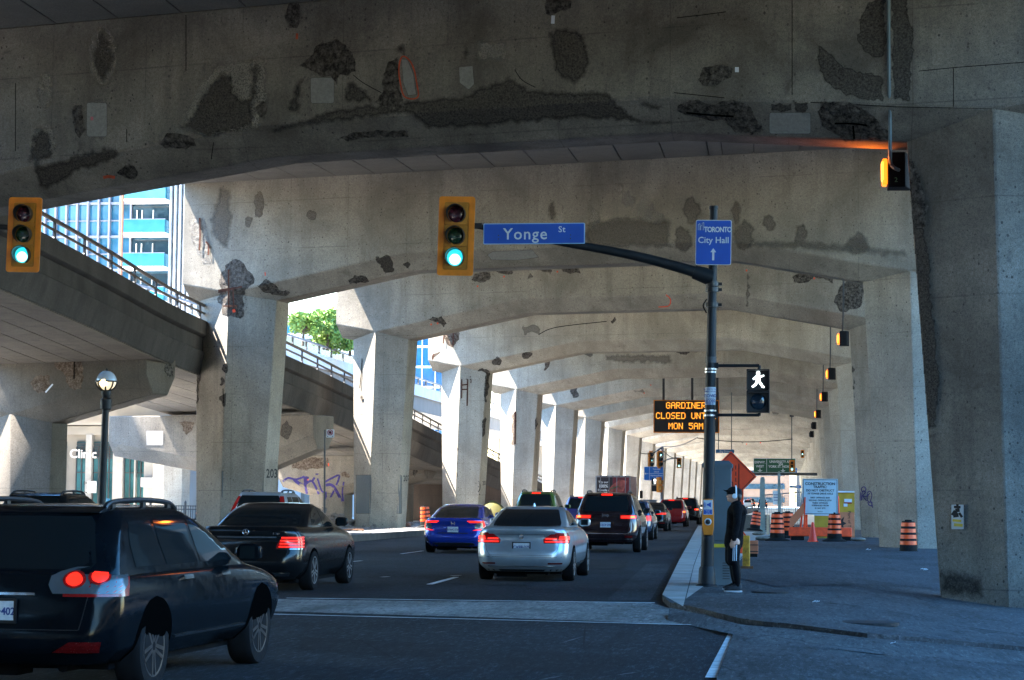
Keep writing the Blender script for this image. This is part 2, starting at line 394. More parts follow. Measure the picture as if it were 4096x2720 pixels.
# painted markings
def strip(name, a, b, w, dz=.014, mat=None):
    d = (b-a); nn = Vector((-d.y, d.x, 0)).normalized()*w/2
    return sheet(name, [P2(a-nn), P2(b-nn), P2(b+nn), P2(a+nn)], dz, mat or M_line)
strip('edge_line', og(1697,1463), og(1648,1568), .17, .022)
strip('stop_line', og(660,1381), og(1510,1392), .12, .016)
strip('crossing_line', og(-200,1398), og(1697,1446.5), .10, .020)
strip('lane_line', og(990,1349), og(1052,1332), .12)
for (a, b) in [((800,1297),(834,1294)), ((880,1332),(897,1331)), ((1040,1329),(1062,1328)), ((925,1278),(975,1271)), ((1110,1262),(1150,1252))]: strip('lane_line', og(*a), og(*b), .10)
for k in range(8): strip('lane_line', Vector((-8.15,62+9*k,0)), Vector((-8.15,65+9*k,0)), .12)
# gravelled median carrying the left columns
M_gravel = asphalt('gravel', (.17,.165,.165), .5, .5)
med = [(-15.4, 68), (-15.2, 88), (-15.2, 520), (-21.5, 520), (-21.5, 62.5), (-17, 62.5), (-15.9, 65)]
slab('median', med, .22, .23, M_gravel)
mk = [(-17, 62.2), (-15.75, 64.7), (-15.35, 68), (-15.15, 88), (-15.15, 520), (-15.38, 520), (-15.38, 88), (-15.58, 68), (-15.95, 65.3), (-17, 62.6)]
slab('median_kerb', mk, .235, .235, plain('kerb_dirty', (.09,.075,.065), .9, var=.3, vs=1.5, o=False))
# ---------------------------------------------------------------- bents of the viaduct
SK = math.radians(14.4)
T = Vector((math.cos(SK), -math.sin(SK), 0)); N = Vector((math.sin(SK), math.cos(SK), 0)); Z = Vector((0,0,1))
C_near = concrete('concrete_near_dim', (.33,.292,.24), (.095,.083,.07), .9, 1.0)  # darker copy: the dim light on the nearest bent is in the colour
C_mid = concrete('concrete_mid', (.46,.405,.33), (.19,.165,.135), .8, .9)  # middle copy, toned between the dim near bent and the bright far ones
C_far = concrete('concrete_far_lit', (.68,.595,.475), (.32,.27,.21), .7, .7)  # paler copy: the stronger light down the row is in the colour
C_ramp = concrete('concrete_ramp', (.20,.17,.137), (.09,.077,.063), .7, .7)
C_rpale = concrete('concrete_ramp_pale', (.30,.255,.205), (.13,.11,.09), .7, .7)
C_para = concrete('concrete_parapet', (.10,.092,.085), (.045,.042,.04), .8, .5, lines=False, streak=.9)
class Bent: pass
BENTS = []
def bent(Y0, ts, cols, zt, c=.65, s=1.0, ch=.6, mat=None, label='', group='concrete bents under the expressway', inw=.18, name='viaduct_bent'):
    """a frame in the vertical plane through (0, Y0) along T.  ts: (t, z) along the lower edge of the face; cols: (ridge t, side, z base, w top, w base)"""
    O = Vector((0, Y0, 0)); b = Bent(); b.O = O
    def W(t, n, z): return O + T*t + N*n + Z*z
    D2 = 2*c + s
    root = empty(name, W(sum(q[0] for q in cols)/len(cols), D2/2, cols[0][2]), 0, label, 'bridge bent', group)
    bm = MB(); ts = sorted(ts)
    bm.loft([[W(t, 0, zt), W(t, 0, z), W(t, c, z-ch), W(t, c+s, z-ch), W(t, D2, z), W(t, D2, zt)] for t, z in ts])
    b.root, b.W, b.c, b.s, b.ch = root, W, c, s, ch
    def at(t):
        for (a, za), (bb, zb_) in zip(ts, ts[1:]):
            if a <= t <= bb: return za + (zb_-za)*(t-a)/(bb-a)
        return ts[0][1]
    b.at = at
    b.beam = obj('crossbeam', bm, mat, root, world=True, bevel=.035, seg=1)
    allm = MB(); allm.add(bm.v, bm.f); b.cols = []
    for t, sg, zb, wt, wb in cols:
        cm = MB(); rr = []; zr = at(t)
        for z, w, sh in ((zb-.3, wb, sg*inw), (zr+.03, wt, 0.0)):
            tt = t + sh
            rr.append([W(tt, 0, z), W(tt+w/2, c, z), W(tt+w/2, c+s, z), W(tt, D2, z), W(tt-w/2, c+s, z), W(tt-w/2, c, z)])
        cm.loft(rr)
        b.cols.append(obj('column', cm, mat, root, world=True, bevel=.03, seg=1)); allm.add(cm.v, cm.f)
    b.bvh = allm.bvh(); b.zt, b.D2 = zt, D2
    return b
def Tof(px, py, Y0, X0=0.0):
    """where the ray of a pixel meets the vertical plane through (X0, Y0) along T: (t, z)"""
    r = ray(px, py); O = Vector((X0, Y0, 0)); k = (O - CAM).dot(N)/r.dot(N); p = CAM + r*k
    return (p - O).dot(T), p.z
# plane positions from the measured ridge depths
def planeY(X, Y): return Y + X*math.tan(SK)                       # Y0 at X0=0 of a T-plane through (X, Y)
p1 = ray(3982,434); p1 = CAM + p1*(39.5/p1.y); Y1 = planeY(p1.x, p1.y)
p2 = ray(890,1165); p2 = CAM + p2*(77.5/p2.y); Y2 = planeY(p2.x, p2.y)
p3 = ray(1500,1324); p3 = CAM + p3*(95.3/p3.y); Y3 = planeY(p3.x, p3.y)
LBL = {}
B = {}
def frame(k, Y0, tl, tr, zr, zm, sl, sr, zt, wt, wb, zl, zrb, mat, label, el=2.0, er=2.2, ze=.35):
    B[k] = bent(Y0, [(tl-el, zr+ze), (tl, zr), (tl+sl, zm), (tr-sr, zm), (tr, zr), (tr+er, zr+ze)],
                [(tl, -1, zl, wt, wb), (tr, 1, zrb, wt, wb)], zt, mat=mat, label=label)
ZT = 13.46
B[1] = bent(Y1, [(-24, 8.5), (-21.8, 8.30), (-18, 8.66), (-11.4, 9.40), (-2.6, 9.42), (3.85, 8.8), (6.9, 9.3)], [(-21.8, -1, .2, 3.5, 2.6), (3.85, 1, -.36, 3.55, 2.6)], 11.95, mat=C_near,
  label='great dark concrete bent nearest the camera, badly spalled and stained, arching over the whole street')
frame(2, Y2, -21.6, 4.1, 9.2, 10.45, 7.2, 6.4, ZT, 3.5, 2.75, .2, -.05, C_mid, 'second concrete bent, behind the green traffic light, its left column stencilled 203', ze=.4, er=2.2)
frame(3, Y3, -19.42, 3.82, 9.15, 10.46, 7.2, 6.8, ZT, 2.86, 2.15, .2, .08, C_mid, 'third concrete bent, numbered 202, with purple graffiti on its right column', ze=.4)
words = ['with rusty bars showing in its left column tagged in black, numbered 201', 'with the black number 200 on its left column',
  'just beyond the column numbered 200', 'numbered 199, beyond the green box car', 'with a round patch on its left column', 'that carries the orange message sign', 'behind the orange message sign, near the red truck',
  'over the stopped red car', 'with the small traffic lights in front', 'beside the blue island direction sign', 'framing the green highway sign', 'just past the green highway sign', 'in the far row before the bright end']
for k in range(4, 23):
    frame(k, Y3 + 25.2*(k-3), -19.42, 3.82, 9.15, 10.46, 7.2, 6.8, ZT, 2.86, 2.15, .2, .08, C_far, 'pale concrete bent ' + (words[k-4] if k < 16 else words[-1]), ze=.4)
# ---------------------------------------------------------------- expressway deck
deck = empty('expressway_deck', (-8, 100, ZT), 0, 'dark elevated expressway slab of long panels carried on the concrete bents', 'expressway deck')
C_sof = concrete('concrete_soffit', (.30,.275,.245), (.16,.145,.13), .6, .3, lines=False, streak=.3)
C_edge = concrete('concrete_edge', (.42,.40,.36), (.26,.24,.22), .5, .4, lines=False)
st = [(-160, 11.95, -23.2, 6.9), (Y1, 11.95, -23.2, 6.9), (Y2, ZT, -23.8, 6.4), (Y3, ZT, -21.6, 6.2), (Y3+490, ZT, -21.6, 6.2)]
NP = 19
pm = MB(); up = MB(); pl = MB(); pr = MB()
def DW(y, t, z): return Vector((0, y, 0)) + T*t + N*1.1 + Z*z
for k in range(NP):
    f0, f1 = k/NP, (k+1)/NP
    rings = []
    for (y, z, a, b_) in st:
        t0 = a + (b_-a)*f0 + .022; t1 = a + (b_-a)*f1 - .022
        if k == 13: t1 = t0 + .45
        rings.append([DW(y, t0, z), DW(y, t1, z), DW(y, t1, z+.25), DW(y, t0, z+.25)])
    pm.loft(rings)
    if k == 13:
        rings = []
        for (y, z, a, b_) in st:
            t0 = a + (b_-a)*f0 + .50; t1 = a + (b_-a)*f1 - .022
            rings.append([DW(y, t0, z), DW(y, t1, z), DW(y, t1, z+.25), DW(y, t0, z+.25)])
        pm.loft(rings)
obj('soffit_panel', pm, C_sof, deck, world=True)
up.loft([[DW(y, a, z+.2), DW(y, b_, z+.2), DW(y, b_, z+1.1), DW(y, a, z+1.1)] for (y, z, a, b_) in st])
obj('slab', up, plain('deck_slab', (.10,.10,.10), .95), deck, world=True)
for q in (0, 1):
    m = MB()
    m.loft([[DW(y, e-.25, z+.1), DW(y, e+.25, z+.1), DW(y, e+.18, z+2.2), DW(y, e-.18, z+2.2)] for (y, z, a, b_) in st for e in [(a-.1, b_+.1)[q]]])
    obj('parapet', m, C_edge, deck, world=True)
# pale cornice line where the panels meet the second bent
# ---------------------------------------------------------------- ramp going down on the left
def ramp_pt(px, py):
    r = ray(px, py); Y = (8.25-1.55+.05*89)/(r.z/r.y+.05); return Vector((r.x/r.y*Y, Y, 8.25-.05*(Y-89)))
RP = [Vector((-21.6, 20, 8.25+.05*69)), Vector((-21.3, 44, 8.25+.05*45))] + [ramp_pt(*q) for q in [(169,848),(440,1010),(720,1190),(1156,1370),(1400,1489),(1651,1632),(1765,1697),(1951,1787)]]
RP += [Vector((-21.2, 190, 3.2)), Vector((-21.2, 236, .9))]
RP = [p if not (150 > p.y > 40) else Vector((p.x*.6 - 21.4*.4, p.y, p.z)) for p in RP]
RP = smooth_path(RP, 4)
ramp = empty('descending_ramp', (-25, 90, 5), 0, 'dark concrete ramp with pipe railing sloping down behind the left columns', 'ramp')
WR = 7.4
def sec(p, prof): return [Vector((p.x + x, p.y, p.z + z)) for x, z in prof]
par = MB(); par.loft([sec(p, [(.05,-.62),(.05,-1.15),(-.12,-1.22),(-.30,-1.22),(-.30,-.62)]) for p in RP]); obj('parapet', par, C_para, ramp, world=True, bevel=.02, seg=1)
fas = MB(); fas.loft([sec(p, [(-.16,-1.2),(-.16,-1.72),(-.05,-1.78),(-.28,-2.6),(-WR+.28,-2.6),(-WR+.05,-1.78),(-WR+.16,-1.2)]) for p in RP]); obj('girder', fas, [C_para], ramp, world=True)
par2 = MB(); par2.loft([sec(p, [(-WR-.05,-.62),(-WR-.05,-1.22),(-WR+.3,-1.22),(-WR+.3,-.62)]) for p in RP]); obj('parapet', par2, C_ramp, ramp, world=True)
sf = MB()
for k in range(6):
    a, b_ = -.32 - k*(WR-.64)/6 - .02, -.32 - (k+1)*(WR-.64)/6 + .02
    sf.loft([sec(p, [(a,-2.604),(b_,-2.604),(b_,-2.64),(a,-2.64)]) for p in RP])
obj('soffit_panel', sf, C_ramp, ramp, world=True)
M_rail = plain('rail_steel', (.10,.08,.065), .45, .6, var=.3)
for x in (-.12, -WR+.12):
    rl = MB(); rl.tube([p + Vector((x,0,0)) for p in RP], .065, 8); rl.tube([p + Vector((x,0,-.30)) for p in RP], .045, 8)
    obj('rail', rl, M_rail, ramp, world=True, smooth=True)
# posts every 2.9 m
M_post = plain('rail_post', (.03,.03,.032), .6)
acc = 0; cnt = 0
def rp_at(y):
    for a, b_ in zip(RP, RP[1:]):
        if a.y <= y <= b_.y: return a.lerp(b_, (y-a.y)/(b_.y-a.y))
    return RP[-1]
y = 40.0
pm0 = MB(); pm0.loft([[Vector((sx*.03, sy*w, z)) for sx, sy in ((-1,-1),(1,-1),(1,1),(-1,1))] for z, w in ((-.63,.16),(-.5,.07),(-.28,.06),(.02,.05))])
post0 = None
while y < 175:
    p = rp_at(y) + Vector((-.12, 0, 0))
    if post0 is None: post0 = obj('rail_post', pm0, M_post, ramp); o = post0
    else: o = post0.copy(); COL.objects.link(o); o.parent = ramp
    o.location = p - ramp.location; y += 2.9
# solid wall under the lower end of the ramp
rw = MB(); low = [p for p in RP if p.y > 150]
rw.loft([[Vector((p.x-.3, p.y, -.1)), Vector((p.x-WR+.3, p.y, -.1)), Vector((p.x-WR+.3, p.y, p.z-2.6)), Vector((p.x-.3, p.y, p.z-2.6))] for p in [rp_at(150)]+low if p.z-2.6 > .1])
obj('abutment_wall', rw, concrete('abutment', (.16,.12,.095), (.07,.05,.04), .8, .5), ramp, world=True)
# piers of the ramp
def tz(Yp, pts): return [Tof(x, y, Yp) for x, y in pts]
YR1 = planeY(-22.1, 73.0); q = tz(YR1, [(587,1403),(587,1497),(41,1656),(31,1963)])
zt1 = q[0][1]
RB = {}
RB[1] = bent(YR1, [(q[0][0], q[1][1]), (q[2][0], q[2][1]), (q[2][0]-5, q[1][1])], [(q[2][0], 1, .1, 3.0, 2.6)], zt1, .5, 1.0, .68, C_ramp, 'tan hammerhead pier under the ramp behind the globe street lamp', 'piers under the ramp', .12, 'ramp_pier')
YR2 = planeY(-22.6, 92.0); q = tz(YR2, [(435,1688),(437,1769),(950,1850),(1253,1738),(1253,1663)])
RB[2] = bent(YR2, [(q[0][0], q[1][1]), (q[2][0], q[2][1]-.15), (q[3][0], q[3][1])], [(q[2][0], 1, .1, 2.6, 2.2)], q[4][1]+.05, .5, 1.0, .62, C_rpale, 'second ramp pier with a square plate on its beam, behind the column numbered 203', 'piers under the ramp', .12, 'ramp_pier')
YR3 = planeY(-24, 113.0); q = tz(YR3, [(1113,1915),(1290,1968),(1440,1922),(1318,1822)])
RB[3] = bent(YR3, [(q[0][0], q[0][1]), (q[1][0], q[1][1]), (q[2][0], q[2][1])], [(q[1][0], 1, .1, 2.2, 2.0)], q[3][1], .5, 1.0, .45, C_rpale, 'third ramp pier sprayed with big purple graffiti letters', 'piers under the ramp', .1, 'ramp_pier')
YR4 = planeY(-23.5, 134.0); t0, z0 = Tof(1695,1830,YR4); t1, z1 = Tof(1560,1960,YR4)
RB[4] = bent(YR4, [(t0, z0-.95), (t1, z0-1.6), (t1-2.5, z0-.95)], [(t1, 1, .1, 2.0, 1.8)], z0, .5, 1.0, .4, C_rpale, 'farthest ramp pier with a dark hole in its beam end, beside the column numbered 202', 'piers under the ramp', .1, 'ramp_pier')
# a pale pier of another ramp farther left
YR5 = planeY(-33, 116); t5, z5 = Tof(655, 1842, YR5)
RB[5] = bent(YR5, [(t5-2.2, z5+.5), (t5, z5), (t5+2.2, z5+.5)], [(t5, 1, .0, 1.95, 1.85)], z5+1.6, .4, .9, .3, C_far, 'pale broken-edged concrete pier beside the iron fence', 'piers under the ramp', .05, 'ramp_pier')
# ---------------------------------------------------------------- things behind and left
M_white = plain('white_render', (.72,.70,.66), .85, var=.08, vs=.8, o=False)
M_cream = plain('cream_stone', (.26,.235,.20), .85, var=.12, vs=.8, o=False)
M_bglass = plain('blue_glass', (.015,.10,.17), .12, var=.55, vs=.22, o=False, spec=.7)
M_tglass = plain('teal_glass', (.03,.10,.11), .08, var=.5, vs=.5, o=False, spec=.7)
M_dglass = plain('dark_glass', (.012,.03,.045), .08, var=.5, vs=.4, o=False, spec=.7)
M_guard = plain('balcony_glass', (.03,.15,.19), .08, var=.2, vs=.5, o=False, spec=.7)
M_mul = plain('grey_mullion', (.15,.15,.18), .5, var=.1)
M_black = plain('black_metal', (.012,.012,.013), .45, var=.3)
M_dgrey = plain('dark_grey_metal', (.05,.052,.055), .5, .3, var=.3)
M_grey = plain('grey_metal', (.22,.23,.24), .5, .4, var=.25)
# glass apartment tower
tw = empty('apartment_tower', (-60, 170, 0), 0, 'blue glass apartment tower with balconies and white fins seen above the ramp', 'apartment building')
TX1 = (703-3159)/8500*170; TX0 = -84
obj('facade', MB().box(((TX0+TX1)/2, 180, 27), (TX1-TX0-.4, 19, 54)), M_bglass, tw, world=True)
xb0, xb1 = (439-3159)/8500*170, (611-3159)/8500*170
fl = [9.1+2.8*i for i in range(15)]
m = MB()
k = 0; x = xb0
while x > TX0:
    m.box((x, 170.3, 27), (.15, .5, 54)); x -= .93; k += 1
for z in fl: m.box(((TX0+xb0)/2, 170.36, z), (xb0-TX0, .3, .20)); m.box(((TX0+xb0)/2, 170.42, z+1.35), (xb0-TX0, .2, .1))
obj('mullion', m, M_mul, tw, world=True)
fm = MB(); x = xb1+.12
while x <= TX1: fm.box((x, 170.0, 27), (.17, .9, 54)); x += .40
y = 170.5
while y < 189: fm.box((TX1+.1, y, 27), (.7, .17, 54)); y += .55
obj('fin', fm, plain('tower_fin', (.42,.42,.42), .6), tw, world=True)
rc = MB()
for z in fl: rc.box(((xb0+xb1)/2, 170.42, z+.2+1.15), (xb1-xb0-.1, .3, 2.3))
obj('recess_window', rc, M_dglass, tw, world=True)
wf = MB()
for z in fl:
    for xx in (xb0+.5, xb0+.95, xb0+1.9): wf.box((xx, 170.22, z+1.2), (.07, .1, 2.0))
obj('window_frame', wf, M_white, tw, world=True)
b0 = MB(); b0.box((0,0,0), (xb1-xb0+.1, 1.9, .2)); g0 = MB(); g0.box((0,-.92,.65), (xb1-xb0+.05, .04, 1.05)); g0.box(((xb1-xb0)/2,0,.65), (.04, 1.8, 1.05)); h0 = MB(); h0.box((0,-.92,1.2), (xb1-xb0+.1,.07,.06))
for i, z in enumerate(fl):
    if i == 0:
        bo = obj('balcony', b0, M_white, tw); go = obj('glass_guard', g0, M_guard, bo); ho = obj('guard_rail', h0, M_mul, bo)
    else: bo = dup(bo, parent=tw)
    bo.location = Vector(((xb0+xb1)/2, 169.3, z)) - tw.location
# pipe and cable masts in front of the tower
mp = MB().tube([(-48.6,150,0),(-48.6,150,26)], .09, 8); tag(obj('rusty_mast', mp, plain('rust_pipe', (.30,.12,.06), .7)), 'slim rusty mast standing in front of the glass tower', 'mast')
# podium with terrace planting
pod = empty('terrace_building', (-45, 175, 0), 0, 'white terrace building with glass edge and planting behind the ramp', 'building')
obj('wall', MB().box((-52, 172, 6.4), (30, 44, 12.8)), M_white, pod, world=True)
obj('glass_guard', MB().box((-36.95, 172, 13.25), (.06, 44, .9)).box((-52, 149.95, 13.25), (30, .06, .9)), M_guard, pod, world=True)
bk = empty('white_building', (-62, 240, 0), 0, 'low white building with rooftop cooling units seen behind the terrace trees', 'building')
obj('wall', MB().box((-64, 244, 11.5), (36, 20, 23)).box((-64, 236, 9), (30, 8, 18)), M_white, bk, world=True)
obj('window', MB().box((-62, 233.9, 20.6), (30, .2, 1.1)).box((-62, 231.9, 14.6), (26, .2, 1.4)), M_bglass, bk, world=True)
ac = MB()
for i in range(4): ac.box((-54.5+i*1.0, 233.2, 18.7), (.75, 1.2, 1.2))
obj('cooling_unit', ac, M_dgrey, bk, world=True)
gb = empty('blue_office_block', (-60, 310, 0), 0, 'dark blue glass office block beyond the second ramp', 'office building')
obj('facade', MB().box((-62, 316, 13), (30, 12, 26)), plain('deep_glass', (.01,.06,.14), .1, var=.5, vs=.2, o=False), gb, world=True)
gm = MB()
for z in range(3, 26, 3): gm.box((-62, 309.9, z), (30, .2, .3))
for x in range(-76, -47, 2): gm.box((x, 309.92, 13), (.12, .16, 26))
obj('mullion', gm, plain('pale_mullion', (.5,.52,.52), .5), gb, world=True)
# sunlit second ramp
fr = empty('sunlit_ramp', (-34, 200, 10), 0, 'sunlit white ramp with black posts running level behind the dark ramp', 'ramp')
def FS(prof, xs=-34.0): return [[Vector((xs + x, y, z)) for x, z in prof] for y in (104, 160, 240, 340, 460, 520)]
obj('parapet', MB().loft(FS([(.0,12.0),(.0,11.0),(-.3,11.0),(-.3,12.0)])), M_white, fr, world=True)
obj('girder', MB().loft(FS([(-.12,11.0),(-.12,9.6),(-6.9,9.6),(-6.9,11.0)])), M_cream, fr, world=True)
obj('rail', MB().loft(FS([(-.1,12.75),(-.1,12.62),(-.25,12.62),(-.25,12.75)])), M_mul, fr, world=True)
ps = MB(); ps.loft([[Vector((sx*.05, sy*w, z)) for sx, sy in ((-1,-1),(1,-1),(1,1),(-1,1))] for z, w in ((12.0,.24),(12.3,.10),(12.64,.14))])
po = obj('rail_post', ps, M_black, fr)
for i in range(58):
    if i: po = po.copy(); COL.objects.link(po); po.parent = fr
    po.location = Vector((-34.18, 106 + i*4.2, 0)) - fr.location
cl = obj('column', MB().box((0,0,4.8), (1.6,1.6,9.7)), M_cream, fr)
for i in range(9):
    if i: cl = cl.copy(); COL.objects.link(cl); cl.parent = fr
    cl.location = Vector((-37.5, 160+i*40, 0)) - fr.location
# storefront building with fence in front
sb = empty('clinic_building', (-40, 120, 0), 0, 'cream storefront building with dark windows and louvres behind the iron fence', 'shop building')
YS = 120.0
def sx(px): return (px-3159)/8500*YS
obj('wall', MB().box((-46.2, YS+6, 3.6), (20.4, 11, 7.2)).box((-46.2, YS+.3, 5.35), (20.5, .6, .5)).box((-46.2, YS+.2, 5.75), (20.8, .9, .18)), M_cream, sb, world=True)
obj('upper_glazing', MB().box((-46.2, YS+6, 8.6), (20.2, 10.6, 2.8)), M_bglass, sb, world=True)
um = MB()
for i in range(20): um.box((-56+i*1.0, YS+.62, 8.6), (.22, .3, 2.8))
obj('fin', um, M_dgrey, sb, world=True)
wins = [(120,178),(225,270),(298,388),(432,478),(484,520)]
for i, (a, b_) in enumerate(wins):
    xa, xb = sx(a), sx(b_); cx = (xa+xb)/2; w = xb-xa
    f = obj('window', MB().box((cx, YS+.42, 2.35), (w, .2, 4.7)), M_tglass, sb, world=True)
    mm = MB()
    for t in range(int(w/.42)+2): mm.box((xa + (w-.001)*t/(int(w/.42)+1), YS+.28, 2.2), (.05, .08, 4.4))
    for z in (.5, 2.9, 3.75): mm.box((cx, YS+.27, z), (w, .08, .06))
    for z in range(9): mm.box((cx, YS+.29, 3.85 + z*.095), (w, .1, .045))
    obj('window_bars', mm, M_dgrey, f, world=True)
pr = MB()
for a, b_ in [(272,297),(389,431),(480,486),(522,598)]: pr.box(((sx(a)+sx(b_))/2, YS+.2, 2.55), (sx(b_)-sx(a), .5, 5.1))
obj('pillar', pr, plain('shop_pier', (.32,.305,.28), .8, var=.1, o=False), sb, world=True)
sg = MB(); plane_text(sg, 'Clinic', .5, (sx(262), YS-.1, 4.0), (1,0,0), (0,0,1), .02); obj('sign_lettering', sg, M_white, sb, world=True)
hs_ = empty('hanging_sign', (sx(315), YS-.6, 2.3), 0, 'white panel sign on black brackets in front of the clinic windows', 'sign')
obj('panel', MB().box((sx(315), YS-.6, 2.05), (.52,.05,.68)), M_white, hs_, world=True)
obj('bracket', MB().box((sx(293), YS-.6, 2.28), (.14,.05,.05)).box((sx(293), YS-.6, 1.72), (.14,.05,.05)).box((sx(284), YS-.6, 2.28), (.04,.05,.2)).box((sx(284), YS-.6, 1.72), (.04,.05,.2)), M_black, hs_, world=True)
tl_ = MB()
for i, s_ in enumerate(['FAMILY PRACTICE','SPECIALIST','WALK-IN','PHARMACY','LABORATORY','SERVICES']): plane_text(tl_, s_, .045, (sx(315), YS-.632, 2.33-.11*i), (1,0,0), (0,0,1), .01)
obj('lettering', tl_, M_black, hs_, world=True)
cb = MB().box((sx(545), YS-.2, 2.35), (.75,.5,.55)); tag(obj('sign_box', cb, plain('sign_box_white', (.4,.4,.4), .7)), 'blank white box sign on the cream wall beside the dark doorway', 'sign')
# iron fence panels
fn = empty('iron_fence', (-36, 112, 0), 0, 'black iron picket fence in front of the cream storefront', 'fence')
pk = MB(); ra = MB(); x = -52.0
while x < -28.0: pk.box((x, 112, .55), (.035,.035,1.05)); x += .13
for z in (.12, .86, 1.04): ra.box((-40,112,z), (24,.05,.05))
obj('picket', pk, M_black, fn, world=True); obj('rail', ra, M_black, fn, world=True)
x = -51.9
pp = None
while x < -28:
    if pp is None: pp = obj('post', MB().box((0,0,.6), (.1,.1,1.25)).lathe([(.07,1.22),(.04,1.3),(.01,1.34)]), M_black, fn)
    else: q_ = pp.copy(); COL.objects.link(q_); q_.parent = fn; pp = q_
    pp.location = Vector((x,112,0)) - fn.location; x += 1.95
# trees on the terrace: crowns of leaf cards
def leafmat(name, c):
    if name in MATS: return MATS[name]
    t = NT(name); t.set(Roughness=.6, Subsurface_Weight=0.0)
    t.color(t.mix(t.noise(1.7, o=True, detail=4), tuple(x*.55 for x in c), tuple(x*1.6 for x in c)))
    MATS[name] = t.m; return t.m
M_leaf = leafmat('spring_leaf', (.15,.24,.04)); M_bark = plain('bark', (.09,.07,.05), .9, var=.4)
def tree(loc, h, r, nleaf, label, seed, leaf=.16, group='trees on the terrace', mat=None, squash=.75):
    rnd = random.Random(seed); root = empty('tree', loc, 0, label, 'tree', group)
    tm = MB(); hb = h - r*squash*1.2
    tm.tube([(0,0,-.1),(.03,.02,hb*.6),(0,.05,hb+.2)], [.12,.09,.06], 8)
    cl = []
    for i in range(13):
        a = rnd.random()*6.28; d = r*math.sqrt(rnd.random())*.78; z = h - r*squash + (rnd.random()-.5)*1.5*r*squash*(1-d/r*.5)
        c = Vector((d*math.cos(a), d*math.sin(a), z)); cl.append((c, r*(.22+.2*rnd.random())))
        tm.tube([(0,.03,hb*(.6+.4*rnd.random())), c*.5+Vector((0,0,hb*.5)), c], [.045,.03,.012], 5)
    lm = MB()
    for i in range(nleaf):
        c, cr = rnd.choice(cl); v = Vector((rnd.gauss(0,1), rnd.gauss(0,1), rnd.gauss(0,1))).normalized()*cr*rnd.random()**.4
        p = c + v; s_ = leaf*(.6+.8*rnd.random())
        u = Vector((rnd.gauss(0,1), rnd.gauss(0,1), rnd.gauss(0,1))).normalized(); w = u.cross(Vector((rnd.gauss(0,1), rnd.gauss(0,1), rnd.gauss(0,1)))).normalized()
        lm.add([p-u*s_, p+w*s_*.45, p+u*s_, p-w*s_*.45], [(0,1,2,3)])
    obj('trunk', tm, M_bark, root, smooth=True); obj('crown', lm, mat or M_leaf, root, fix=False)
    return root
tree((-35.6, 153, 12.8), 2.6, 1.5, 3000, 'small bright green tree left on the white terrace edge', 3, squash=.8)
tree((-34.2, 155, 12.6), 2.9, 1.7, 3600, 'middle bright green tree on the white terrace edge', 21, squash=.8)
tree((-33.1, 158, 12.4), 2.2, 1.7, 3200, 'wider low green tree right on the white terrace edge', 5, squash=.6)
tree((-34.9, 157, 12.8), 3.4, 1.4, 2600, 'taller green tree behind the others on the white terrace', 9, squash=.8)
tree((-51.8, 140, 15.5), 4.2, 1.3, 1500, 'small green tree in front of the tower behind the pipe railing', 8, group=None)
tree((-46.0, 118, 9.4), 3.4, 1.2, 1200, 'leafy shrub above the ramp railing beside the left traffic light', 12, group=None)
# something for those trees to stand in
tag(obj('planter_wall', MB().box((-50, 138, 7.7), (8, 8, 15.4)), M_white), 'white planter block behind the pipe railing below the tower', 'planter')
tag(obj('planter_wall', MB().box((-46, 119, 4.68), (4, 4, 9.4)), M_cream), 'cream wall block behind the ramp near the left traffic light', 'planter')
